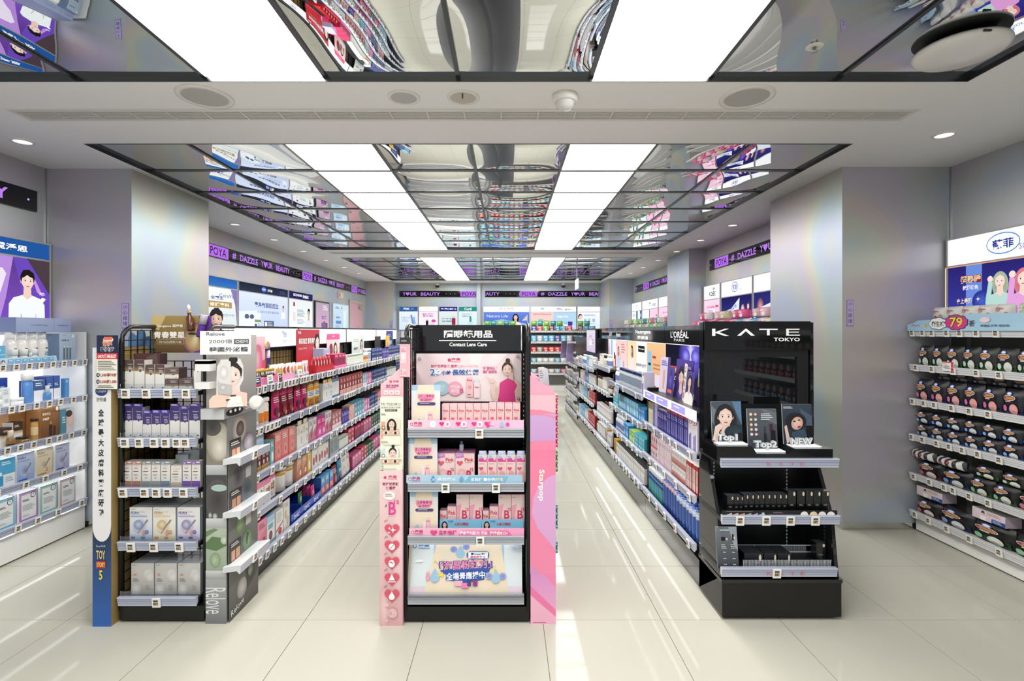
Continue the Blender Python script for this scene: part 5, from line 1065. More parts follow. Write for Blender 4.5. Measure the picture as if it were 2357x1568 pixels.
# pink cardboard panel on the left flank of the centre display
XP = ax(877, D1); w_ = ax(929.5, D1) - XP
pnl = tag(empty('cardboard_side_panel', (XP, D1 - .01, 0)), 'pink and cream cardboard panel with portraits and heart icons, left flank of the lens display', 'cardboard display')
H = az(886, D1); HR = az(840, D1)
g = G()
g.prism([(0, 0), (w_, 0), (w_, HR), (0, H)], 0, .32, 'e6b4be', MP, axis='y')
win = (877, 840, 931, 1432)
eye = lambda x, y: [('r', x, y, x + 42, y + 11, 'd8b49c'), ('e', x + 10, y + 5.5, 6, 3.6, 'f4ece6'), ('e', x + 10, y + 5.5, 3.4, 3.4, '3a241a'), ('e', x + 32, y + 5.5, 6, 3.6, 'f4ece6'), ('e', x + 32, y + 5.5, 3.4, 3.4, '3a241a')]
PA = [('g', 877, 886, 931, 914, 'eebcc4', 'e8aab2'), ('p', [(877, 886), (931, 840), (931, 888)], 'eebcc4'), ('e', 901, 878, 3, 3, 'd0486a'), ('b', '海昌', 913, 877.5, 5, 13, 'd0486a'), ('b', '粉紅玻尿酸', 906, 887.5, 5.5, 31, '8a4a8a'), ('l', 889, 891, 922, 894, 'c86a8a', 1)] \
    + [('r', 885 + 13 * i, 898, 896 + 13 * i, 908, 'f8e2e4') for i in range(3)] + [('l', 887 + 13 * i, 901, 894 + 13 * i, 906, 'd0909c', 2) for i in range(3)] \
    + [('r', 877, 914, 931, 1080, 'edebd9'), ('e', 904, 913, 27, 2.4, 'f2dcd4'), ('t', 'MI TESORO', 902, 929.5, 6, 45, '3a3630'), ('t', '蜜覷彩色隱形眼鏡', 902, 937, 4.4, 45, '8d8a7c'), ('r', 888, 941, 917, 946, '4a4a40'), ('t', '日本美人花', 902, 943.5, 3.2, 22, 'edebd9'), ('l', 879, 951, 892, 956, '7a786a', 2),
       ('r', 879, 969, 888, 1008, 'eda67c'), ('r', 889, 994, 912, 1008, 'eda67c'), ('r', 890, 962, 925, 986, 'e0dac6'), ('f', 904, 975, 18, '1c191a', 'edebd9', 'long', 'f0d2c2'), ('e', 885, 982.5, 4, 4, '4a4238'), ('e', 885, 982.5, 2.6, 2.6, 'f0ece0')] + eye(881, 989) \
    + [('l', 879, 1014, 900, 1018, '7a786a', 2), ('r', 879, 1033, 912, 1070, 'c4dcd4'), ('r', 889, 1026, 921, 1050, 'e6e6da'), ('f', 907, 1040, 19, '211d1e', 'edebd9', 'bun', 'f2d6c8'), ('r', 877, 1050, 931, 1053.4, 'edebd9'), ('e', 885, 1046, 4, 4, '8a7a60'), ('e', 885, 1046, 2.6, 2.6, 'f0ece0')] + eye(881, 1053) \
    + [('l', 879, 1075, 928, 1078, 'b4b09c', 1), ('g', 877, 1080, 931, 1432, 'eccdd0', 'dcaab0'), ('e', 920, 1240, 14, 120, 'f0d2d4', 'e4bcc0'), ('e', 888, 1390, 12, 50, 'eed0d2', 'dcaab0'), ('e', 890, 1095, 3.4, 3.4, 'cc4a66'), ('b', '海昌', 907, 1093, 5.5, 20, 'cc4a66'), ('b', 'HYDRON', 907, 1098, 2.4, 21, 'cc4a66'), ('b', '粉紅玻尿酸', 903, 1109.5, 7, 38, '9a3a5a'), ('b', '保養液', 903, 1118.5, 7, 22, '9a3a5a'), ('u', 900, 1136, 13, 9, 7, 'f4eeea'), ('l', 890, 1132, 910, 1140, 'a87a8a', 2), ('o', 'B', 907, 1165, 30, 17, 'd6468c', 'f0b4cc'), ('b', '12', 917, 1150, 8, 12, 'd6468c'), ('t', '♪', 892, 1158, 7, 5, '3a3034')]
icons = [1213, 1250, 1287, 1324, 1361]
words_ = ['清潔', '消毒', '去蛋白', '濕潤', '保濕']
for y, t in zip(icons, words_):
    PA += [('h', 906.5, y, 17, 'd8566e'), ('t', t, 892, y - 20, 4, 9, '5a4046', -30)]
PA += [('s', 909, 1213, 8, 'fff4f4'), ('s', 901, 1209, 4, 'fff4f4'), ('s', 900, 1219, 4, 'fff4f4'), ('u', 906.5, 1251, 7, 7, 8, 'fff4f4'), ('p', [(899, 1258), (900, 1259), (914, 1244), (913, 1243)], 'd8566e'), ('e', 906, 1289, 7.5, 8.5, 'fff4f4'), ('p', [(899, 1286), (906, 1284), (908, 1288), (915, 1282), (908, 1290), (905, 1287)], 'd8566e'), ('p', [(906.5, 1312), (914, 1327), (899, 1327)], 'fff4f4'), ('r', 897, 1329, 916, 1331, 'fff4f4'), ('d', 906.5, 1364, 7, 'fff4f4'), ('e', 894, 1382, 5, 5, 'e8c4c6'), ('e', 908, 1401, 11, 11, 'e8c6c8', 'e2b8bc'), ('b', 'B', 904, 1401, 8, 7, 'd8a4ac'), ('t', '12', 911, 1403, 4, 5, 'd8a4ac'), ('e', 895, 1417, 3, 3, 'e8c4c6')]
A = Art(g, (0, 0, 0), (w_, 0, 0), (0, 0, HR), (0, -1, 0), win, MP, .0003)
slope = lambda x: 886 - (x - 877) * 46 / 54
A.run([o for o in PA])
g.build('panel_box', pnl)
SH['CQ'] = ('left flank of the lens display', '', 1)
put_px(lambda w_, h_: standee(w_, h_, [('g', 0, 0, 100, 100, 'e8a4b0', 'f0b4bc'), ('r', 0, 0, 100, 17, '26262a'), ('t', '隱形眼鏡', 40, 9, 4, 50, 'c9c9c9'), ('r', 10, 24, 62, 66, 'f2c6cc'), ('b', '100', 36, 48, 15, 40, 'fff0f2'), ('l', 12, 28, 58, 38, 'd0708a', 3), ('r', 4, 80, 60, 98, 'f4ccd2'), ('b', '31', 46, 90, 10, 20, 'e0607c'), ('l', 8, 82, 30, 96, 'd0808a', 3)], 0, 'e2a0ac', [(0, 100), (0, 0), (100, 0), (100, 68), (60, 72), (58, 100)]), 'pinkhang', 'hanging_sign', 'sign', 'pink hanging price sign with black cap', 920, 944, 777, 2.585, az(868, 2.585), 'CQ')

# pink cardboard unit on the right flank
XS = ax(1220, D1); w_ = ax(1278.5, D1) - XS
HR, H = az(906.5, D1), az(864, D1)
stp = tag(empty('cardboard_floor_unit', (XS, D1 - .01, 0)), 'pink and lilac cardboard floor unit with sloped top, right flank of the lens display', 'cardboard display')
g = G()
g.prism([(0, az(1319, D1) + .002), (w_, az(1319, D1) + .002), (w_, HR), (0, H)], 0, .5, 'e890ac', MP, axis='y')
Art(g, (0, 0, 0), (w_, 0, 0), (0, 0, H), (0, -1, 0), (1220, 864, 1278.5, 1432), MP, .0003).run([
    ('p', [(1220, 865), (1278.5, 906.5), (1220, 906.5)], 'eda2b8'), ('r', 1220, 906.5, 1278.5, 907.6, 'c87a94'), ('r', 1220, 907.6, 1278.5, 950, 'efb6c2'), ('p', [(1220, 942), (1245, 943), (1278.5, 950), (1278.5, 962), (1220, 954)], 'ec86a0'), ('g', 1220, 952, 1278.5, 1020, 'c8a2d0', 'c698cc'), ('p', [(1220, 950), (1245, 951), (1278.5, 958), (1278.5, 962), (1250, 954), (1220, 955)], 'ec86a0'),
    ('g', 1220, 1016, 1278.5, 1318, 'ea7ca0', 'ec88ac'), ('p', [(1220, 1020), (1236, 1014), (1278.5, 1013), (1278.5, 1034), (1220, 1034)], 'ec84a4'), ('p', [(1278.5, 1090), (1262, 1096), (1240, 1116), (1227, 1145), (1224, 1180), (1236, 1212), (1278.5, 1264)], 'd8a2d0'), ('p', [(1220, 1298), (1234, 1310), (1240, 1318), (1220, 1318)], 'ce92c8'), ('b', 'Starpop', 1245, 1115, 16, 72, 'f6f0ea', 90)])
g.build('upper_box', stp)
g = G(); g.box(.002, w_ + .001, -.003, .5, 0, az(1319, D1), 'e28cb4', MP)
Art(g, (.002, -.003, 0), (w_ - .001, 0, 0), (0, 0, az(1319, D1)), (0, -1, 0), (1220, 1319, 1278.5, 1432), MP, .0003).run([('g', 1220, 1319, 1278.5, 1432, 'd690c8', 'f0acca'), ('p', [(1250, 1319), (1278.5, 1319), (1278.5, 1350)], 'ec84ac'), ('p', [(1220, 1346), (1278.5, 1400), (1278.5, 1416), (1220, 1366)], 'ea78a8'), ('p', [(1220, 1366), (1278.5, 1416), (1278.5, 1432), (1220, 1432)], 'efb2cc'), ('l', 1226, 1428, 1266, 1430, '7a4a6a', 1)])
g.build('lower_box', stp)
SH['CS'] = ('pink floor unit', 'from the top', -1)
yy = [(909, 'c2285c', 'crimson')] * 1
k = 0
for n, h_, col, nm, y0 in ((9, 12.2, 'c4285e', 'crimson', 910), (3, 15, '4a8a3c', 'green', 1040), (4, 13, '2f8a84', 'teal', 1164), (2, 13, '2f8a84', 'teal', 1250)):
    for i in range(n):
        pz1, pz0 = az(y0 + i * h_ * 1.12, D1), az(y0 + i * h_ * 1.12 + h_, D1)
        put(carton(.012, .024 if h_ < 14 else .03, .09, col, [('r', 10, 30, 90, 60, mixc(col, 'ffffff', .4))]), 'edge' + col, 'blister_pack', 'pack', f'thin {nm} pack edge', ORIGIN, XS + w_ + .0075, D1 + .02 , pz0, 'CS', order=pz0)
SH['CT'] = ('pink floor unit', 'from the front', 1)
for i in range(5):
    o = put(standee(.05, .09, [('g', 0, 0, 100, 100, 'e6e8ea', 'c4ccd2'), ('l', 12, 20, 80, 70, '8a94a0', 4)], .01, 'd4d8dc'), 'leafl', 'leaflet', 'leaflet', 'pale leaflet in the rack', ORIGIN, XS + .072 + .009 * i, 2.72 + .045 * i, HR + .035 - .006 * i, 'CT', rz=.9, order=i)
# carcass behind the display, mostly hidden
bay = tag(empty('shelving_bay', (-.2, 2.96, 0)), 'black double-sided shelving behind the centre lens display', 'shelving')
G().box(-.02, .02, 0, 6.6, .1, 1.48, '17181a', MB).build('back_panel', bay)
G().box(-.30, .30, 0, 6.6, 0, .1, '17181a', MB).build('plinth', bay)
for z in (.36, .62, .88, 1.14): G().box(-.30, .30, 0, 6.6, z - .02, z, '2a2b2d', MB).build('shelf', bay)

# ================================================================== black cosmetics stand
X0 = 1.092; W = .605
ks = tag(empty('cosmetics_stand', (X0, 2.62, 0)), 'glossy black cosmetics stand with three shelves, lit counter cards and white brand header', 'display stand')
kx = lambda px, d=2.62: ax(px, d) - X0
zb = az(1342, 2.62)
g = G(); g.box(0, W, .0, .31, .018, zb, '151517', MB); g.build('plinth', ks)
G().box(.04, W - .04, .05, .28, 0, .018, '0a0a0a', MB).build('foot', ks)
G().box(-.004, W + .004, -.004, .31, zb, zb + .018, '1d1d20', MK).build('plinth_top', ks)
for x in (0, W - .018):
    g = G(); g.prism([(.31, .018), (.02, zb + .02), (.06, .50), (.235, .85), (.24, 1.515), (.31, 1.515)], x, x + .018, '17181a', MK); g.build('side_panel', ks)
bz = .24
G().box(.018, W - .018, .285, .31, .2, 1.515, '131416', MB).build('back_panel', ks)
zh0, zh1 = az(806, 2.86), az(740, 2.86)
hx0, hx1 = kx(1637, 2.86), kx(1863, 2.86)
g = G(); g.box(.0, hx1, bz - .012, bz + .01, zh0, zh1, '0e0f11', MK)
A = Art(g, (hx0, bz - .012, zh0), (hx1 - hx0, 0, 0), (0, 0, zh1 - zh0), (0, -1, 0), (1637, 740, 1863, 806), MK, .0006)
wht = 'f6f7f8'
A.run([('r', 1637, 757, 1644.5, 773.5, wht), ('p', [(1644, 764.5), (1666, 757), (1675.5, 757), (1653, 764.8), (1676.5, 773.5), (1666, 773.5), (1644, 766.5)], wht), ('p', [(1694, 773), (1713, 757), (1716, 757), (1735, 773), (1726, 773), (1714, 762.5), (1702.5, 773)], wht), ('r', 1744.5, 757, 1787, 759.6, wht), ('r', 1762, 757, 1768.5, 772, wht), ('r', 1806, 757, 1812, 773, wht), ('r', 1806, 757, 1836.5, 759.4, wht), ('r', 1806, 763.6, 1835, 765.8, wht), ('r', 1806, 770.6, 1837, 773, wht), ('b', 'TOKYO', 1807, 781.5, 8.4, 60, wht)])
g.build('header', ks)
# frame with the dark mirror
g = G(); m0, m1 = kx(1641, 2.86), kx(1835, 2.86); zm0, zm1 = az(931, 2.86), az(822, 2.86)
for a in ((.018, hx1 - .006, zm1, zh0), (.018, hx1 - .006, zm0 - .12, zm0), (.018, m0, zm0, zm1), (m1, hx1 - .006, zm0, zm1)): g.box(a[0], a[1], bz, bz + .02, a[2], a[3], '18191b', MB)
g.build('mirror_frame', ks)
g = G(); g.box(m0, m1, bz + .012, bz + .018, zm0, zm1, '050608', MDARKMIR); g.build('dark_mirror', ks)
for px in (1647, 1816):
    g = G()
    for i in range(26): g.box(kx(px, 2.88) - .003, kx(px, 2.88) + .003, .282, .2848, .26 + i * .02, .272 + i * .02, 'dfe2e4', MP)
    g.build('slotted_upright', ks)['kind'] = 'stuff'
KZ = {}
for nm, py, p0, p1, tg in (('KA', 1068, 1657, 1926, ()), ('KB', 1199, 1659, 1928, (1698, 1758, 1813, 1870)), ('KC', 1320, 1658, 1922, (1782,))):
    z = az(py, 2.60) + .012; KZ[nm] = z
    shelf(ks, kx(p0), kx(p1), .0, .27, z, [kx(t) for t in tg], '17181a', 'clear', .0, 0, led=nm in ('KA', 'KB'))
for k, n in (('KA', 'top'), ('KB', 'middle'), ('KC', 'lowest')): SH[k] = (f'{n} shelf, black stand', 'from left', 1)
for z in (KZ['KA'], KZ['KC']):
    g = G(); front_art(g, kx(1760), kx(1846), -.0265, z - .022, z + .002, [('t', 'K', 6, 50, 60, 12, 'd8545c'), ('t', 'Λ', 36, 50, 60, 12, 'd8545c'), ('t', 'T', 66, 50, 60, 12, 'd8545c'), ('t', 'E', 94, 50, 60, 11, 'd8545c')], m=MP, eps=.0006); g.build('red_lettering', ks)
# stepped counter tray on the top shelf
SH['KT'] = ('top shelf, black cosmetics stand', '', 1)
tr = tag(empty('counter_tray', (X0 + kx(1634), 2.618, KZ['KA'])), 'stepped glossy black counter tray holding three lit cards, black cosmetics stand', 'tray')
tx = lambda px: ax(px, 2.618) - (X0 + kx(1634))
zt = KZ['KA']
def tz(py): return az(py, 2.618) - zt
pr = [(tx(1650), 0), (tx(1917), 0), (tx(1917), tz(1034)), (tx(1832), tz(1034)), (tx(1818), tz(1045)), (tx(1742), tz(1045)), (tx(1732), tz(1028)), (tx(1650), tz(1028))]
g = G(); g.prism(pr, 0, .19, '121315', MK, axis='y'); g.build('tray_body', tr)
for a, b, py in ((1660, 1728, 1027.5), (1744, 1816, 1044.5), (1834, 1900, 1033.5)):
    g = G(); g.box(tx(a), tx(b), .03, .10, tz(py) + .001, tz(py) + .005, 'f4f8fa', MEL); g.build('lit_plate', tr)
def kcard(word, ops, p0, p1, top, py, key, desc, wp, dark='f4f6f8'):
    z = az(py, 2.618) + .0065; d_ = 2.695
    w_ = ax(p1, d_) - ax(p0, d_); h_ = az(top, d_) - z
    put(standee(w_, h_, ops, .02, 'c9d0d4', t=.006, m=MG), key, 'counter_card', 'card', desc, ORIGIN, ax((p0 + p1) / 2, d_), d_, z, 'KA')
    ww = ax(wp[1], 2.66) - ax(wp[0], 2.66); wh = az(wp[2], 2.66) - z
    def f():
        g = G(); Art(g, (-ww / 2, -.0, 0), (ww, 0, 0), (0, 0, wh), (0, -1, 0), (0, 0, 100, 100), MP, .001).run([('o', word, 50, 50, 84, 92, 'f8f9fa', '9aa2a8')])
        n = len(g.v); n0 = len(g.f)
        for i in range(n0):      # give the letters their thickness
            ids = g.f[i]; k = len(ids); b = len(g.v)
            g.v.extend([(g.v[q][0], .010, g.v[q][2]) for q in ids])
            g.idx([b + q for q in range(k)][::-1], c('b4babf'), MP)
            for q in range(k): g.idx([ids[q], b + q, b + (q + 1) % k, ids[(q + 1) % k]], c('d4d8dc'), MP)
        return [(None, g.mesh('standing_word'))]
    o = put(f, 'word' + word, 'standing_word', 'sign', 'white standing letters before the ' + {'kc1': 'portrait card of a woman', 'kc2': 'shade chart card', 'kc3': 'reclining woman card'}[key], ORIGIN, ax((wp[0] + wp[1]) / 2, 2.66), 2.662, z, 'KA')
top1 = [('g', 0, 0, 100, 100, '4a545c', '2c3440'), ('p', [(0, 10), (30, 30), (10, 60), (0, 50)], '6a747c'), ('p', [(70, 0), (100, 0), (100, 60), (84, 30)], '5a7a9a'), ('f', 46, 38, 46, '26282c', '3a4654', 'wave', 'ecd2c6'), ('p', [(0, 96), (10, 62), (28, 54), (36, 62), (22, 76), (16, 100)], 'e4c8bc'), ('e', 80, 76, 40, 18, '34424e', '24303c'), ('r', 80, 78, 98, 96, '16181c')]
top2 = [('g', 0, 0, 100, 100, '5a6068', '3c424c'), ('p', [(50, 0), (100, 10), (100, 40), (70, 30)], '6a707a')] + [('e', x, y, 5, 3.8, 'f0e0d4', k) for x, col in ((13, ('e8c8a0', 'd89a6a', 'e0a47a', 'd89868', 'd4d0cc')), (28, ('d88a6a', 'a4c49a', 'c4b4cc', 'b4ccd0', 'd89aa4'))) for y, k in zip((14, 27, 40, 52, 64), col)] + [('l', 46, 12, 86, 30, 'c9ccd2', 4), ('r', 56, 44, 59, 62, '2a2a30'), ('r', 54, 62, 62, 82, '202026'), ('r', 74, 38, 84, 54, '4a2434'), ('r', 77, 54, 92, 92, '17171c')]
new = [('g', 0, 0, 100, 100, '3a4454', '22303c'), ('p', [(60, 10), (100, 30), (100, 60), (70, 50)], '4c5a6c'), ('l', 4, 6, 40, 12, 'c9d0d8', 2), ('e', 44, 44, 36, 24, '1c1e22', '2a2c32'), ('e', 48, 48, 19, 17, 'ecd0c4', 'c89c8c', 30), ('e', 39, 43, 4.6, 1.5, '2a1c1a'), ('e', 55, 40, 4.6, 1.5, '2a1c1a'), ('e', 54, 57, 6, 2.4, 'a02c38', None, -20), ('p', [(46, 44), (50, 52), (46, 53)], 'd4ac9c'), ('p', [(30, 70), (70, 62), (90, 100), (20, 100)], '3a4e60'), ('p', [(4, 56), (12, 52), (22, 92), (10, 100)], 'dcc0b4'), ('r', 78, 54, 98, 100, '101216')]
kcard('Top1', top1, 1640, 1709, 925.5, 1027, 'kc1', 'dark portrait card of a woman touching her shoulder', (1650, 1700, 999))
kcard('Top2', top2, 1722.5, 1791, 942.5, 1044, 'kc2', 'grey shade chart card with two lip products', (1735, 1791, 1014))
kcard('NEW', new, 1804, 1872.5, 932, 1033, 'kc3', 'dark portrait card of a reclining woman with red lips', (1820, 1873, 1008))
# middle shelf: black boxes behind a printed strip
z = KZ['KB']
g = G(); g.box(kx(1661), kx(1925), -.008, -.006, z - .0, z + .036, '121316', MP)
ops = [('g', 0, 0, 100, 100, '1a1a1c', '0e0e10')] + [('p', [(2 + 5.6 * i, 100), (3 + 5.6 * i, 62), (8 + 5.6 * i, 36), (8.6 + 5.6 * i, 50), (6 + 5.6 * i, 100)], k) for i, k in enumerate(('d8c4b0', 'd8b89a', 'd8907c', '9cb89a', 'b49cc0', 'a4c4d0', '2a2a2c'))] + [('p', [(34, 30), (36, 26), (38, 90), (36, 96)], 'c9c4c0'), ('l', 44, 20, 54, 44, 'a47a84', 2), ('e', 71, 62, 3.4, 50, 'f0ece4'), ('e', 79, 62, 3.4, 50, 'ecd2a8'), ('e', 86.5, 62, 3.4, 50, 'efe6e0'), ('e', 94, 62, 3.4, 50, 'ece9e6'), ('l', 3, 8, 34, 18, '8a8784', 1)]
front_art(g, kx(1661), kx(1925), -.008, z, z + .036, ops); g.build('shade_strip', ks)
blk = lambda dot: (lambda w_, h_: carton(w_, h_, .05, '17181a', [('g', 0, 0, 100, 100, '222326', '141517'), ('e', 80, 12, 13, 9, 'efe6da'), ('e', 80, 12, 8, 5, dot), ('l', 24, 56, 80, 66, '8a8c90', 2)], MG, top='3a3d42', side='101113'))
for i, (a, b, t) in enumerate(((1674, 1689, 1142), (1690, 1700.5, 1143), (1701.5, 1710.5, 1143), (1711.5, 1723, 1139), (1723.8, 1736, 1139), (1737, 1747.6, 1139), (1748.4, 1759.6, 1138), (1761, 1773.5, 1138), (1774.5, 1786, 1138), (1787, 1799.5, 1138), (1800.5, 1812, 1138))):
    put_px(blk(('c8a48a', 'd8b090', 'e0b89a', 'd89878', 'd8a080', 'b4c0b0', 'c4b8a8', 'b4b4c8', 'a8b8c4', 'c4c0b8', 'c8c4c0')[i]), 'blk%d' % i, 'carton', 'box', 'small glossy black box with pale dot', a, b, t, 2.66, KZ['KB'], 'KB')
for i, (a, b) in enumerate(((1813.5, 1832), (1834.5, 1853), (1855, 1871.5), (1872.5, 1889.5), (1891, 1909))):
    put_px(blk('d8c0a8'), 'blkL', 'carton', 'box', 'larger glossy black box with pale dot', a, b, 1131, 2.66, KZ['KB'], 'KB')
g = G(); g.box(kx(1712), kx(1918), .028, .031, z + .0, z + .044, 'fff', MCLEAR)
for px in (1736.4, 1760.3, 1786.5, 1812.8): g.box(kx(px), kx(px) + .0015, .031, .04, z, z + .03, 'fff', MCLEAR)
g.build('clear_divider', ks)
# lowest shelf: ribbed acrylic trays
z = KZ['KC']
g = G()
g.box(kx(1712), kx(1918), .012, .016, z, z + .042, 'fff', MCLEAR)
for i in range(74): g.box(kx(1713 + i * 2.76), kx(1713 + i * 2.76) + .0012, .010, .012, z + .002, z + .041, 'e8ecee', MG)
for i in range(66): g.box(kx(1702, 2.8) + i * .0057, kx(1702, 2.8) + i * .0057 + .0012, .20, .202, z + .004, z + .036, 'cfd4d8', MG)
g.box(kx(1702, 2.8), kx(1872, 2.8), .198, .204, z, z + .004, 'dfe4e8', MG); g.box(kx(1702, 2.8), kx(1872, 2.8), .198, .204, z + .036, z + .040, 'dfe4e8', MG)
o = g.build('ribbed_tray', ks); o['kind'] = 'stuff'
put_px(lambda w_, h_: standee(w_, h_, [('g', 0, 0, 100, 100, '6d737a', '3c4148'), ('p', [(60, 0), (100, 0), (100, 60), (80, 40)], '9aa2aa'), ('l', 20, 7, 78, 11, 'e8eaec', 1), ('r', 24, 25, 42, 34, '121316'), ('e', 50, 30, 5, 3, 'e0b8a0'), ('r', 76, 18, 84, 33, '121316'), ('e', 86, 27, 4, 4, 'e4c4ae'), ('l', 22, 43, 46, 55, 'c9cdd2', 3), ('l', 66, 43, 92, 55, 'c9cdd2', 3)] + [('e', x + k * 5, y, 1.4, 1.2, 'f0f0f0') for x in (30, 72) for y in (62, 77, 91) for k in range(3)], .03, '8a9096', m=MG, t=.005), 'infocard', 'info_card', 'card', 'grey acrylic information card leaning at the end', 1652, 1701, 1218, 2.635, KZ['KC'], 'KC')
pal = lambda w_, h_: carton(w_, h_, .10, '131416', [('g', 0, 0, 100, 100, '1e2023', '101113'), ('e', 84, 40, 7, 28, 'efe2d4'), ('l', 66, 74, 92, 88, '7a7c80', 1)], MG, top='26282c')
for a, b in ((1713, 1756.5), (1758.5, 1789), (1790.5, 1821)): put_px(pal, 'pal', 'palette_box', 'box', 'flat black palette box lying in the tray', a, b, 1274, 2.665, KZ['KC'], 'KC')
put_px(blk('d8c0a8'), 'blkE', 'carton', 'box', 'single upright black box at the tray end', 1879, 1900, 1251, 2.70, KZ['KC'], 'KC')
# ================================================================== goods of the aisle shelving
def card_ops(body, c1, c2, kind=0, ink='ffffff'):
    k = kind % 6
    if k == 0: return [('g', 0, 0, 100, 100, body, c1), ('r', 0, 70, 100, 100, c2), ('l', 18, 14, 82, 34, ink, 3), ('e', 50, 54, 20, 12, mixc(c2, 'ffffff', .5))]
    if k == 1: return [('r', 0, 0, 100, 28, c1), ('l', 16, 8, 84, 20, ink, 2), ('l', 16, 36, 76, 52, c2, 3), ('r', 20, 72, 80, 90, c2)]
    if k == 2: return [('g', 0, 0, 100, 100, c1, body), ('e', 55, 66, 26, 20, c2, mixc(c2, 'ffffff', .4)), ('l', 14, 10, 80, 30, ink, 3)]
    if k == 3: return [('r', 0, 0, 100, 16, c2), ('r', 0, 84, 100, 100, c2), ('l', 24, 24, 76, 50, c1, 4), ('r', 34, 56, 66, 76, c1)]
    if k == 4: return [('r', 58, 0, 100, 100, c1), ('l', 8, 12, 50, 40, c2, 4), ('e', 78, 30, 14, 8, c2), ('l', 64, 50, 94, 80, ink, 5)]
    return [('p', [(0, 100), (0, 60), (100, 36), (100, 100)], c1), ('l', 14, 12, 86, 30, c2, 3), ('e', 70, 70, 18, 12, c2)]
def box_k(w_, h_, d_, body, c1, c2, kind=0, ink='ffffff', m=MP, tab=None, top=None, side=None):
    return carton(w_, h_, d_, body, card_ops(body, c1, c2, kind, ink), m, top=top or mixc(body, c1, .4), side=side or mixc(body, '000000', .12), back_card=tab)
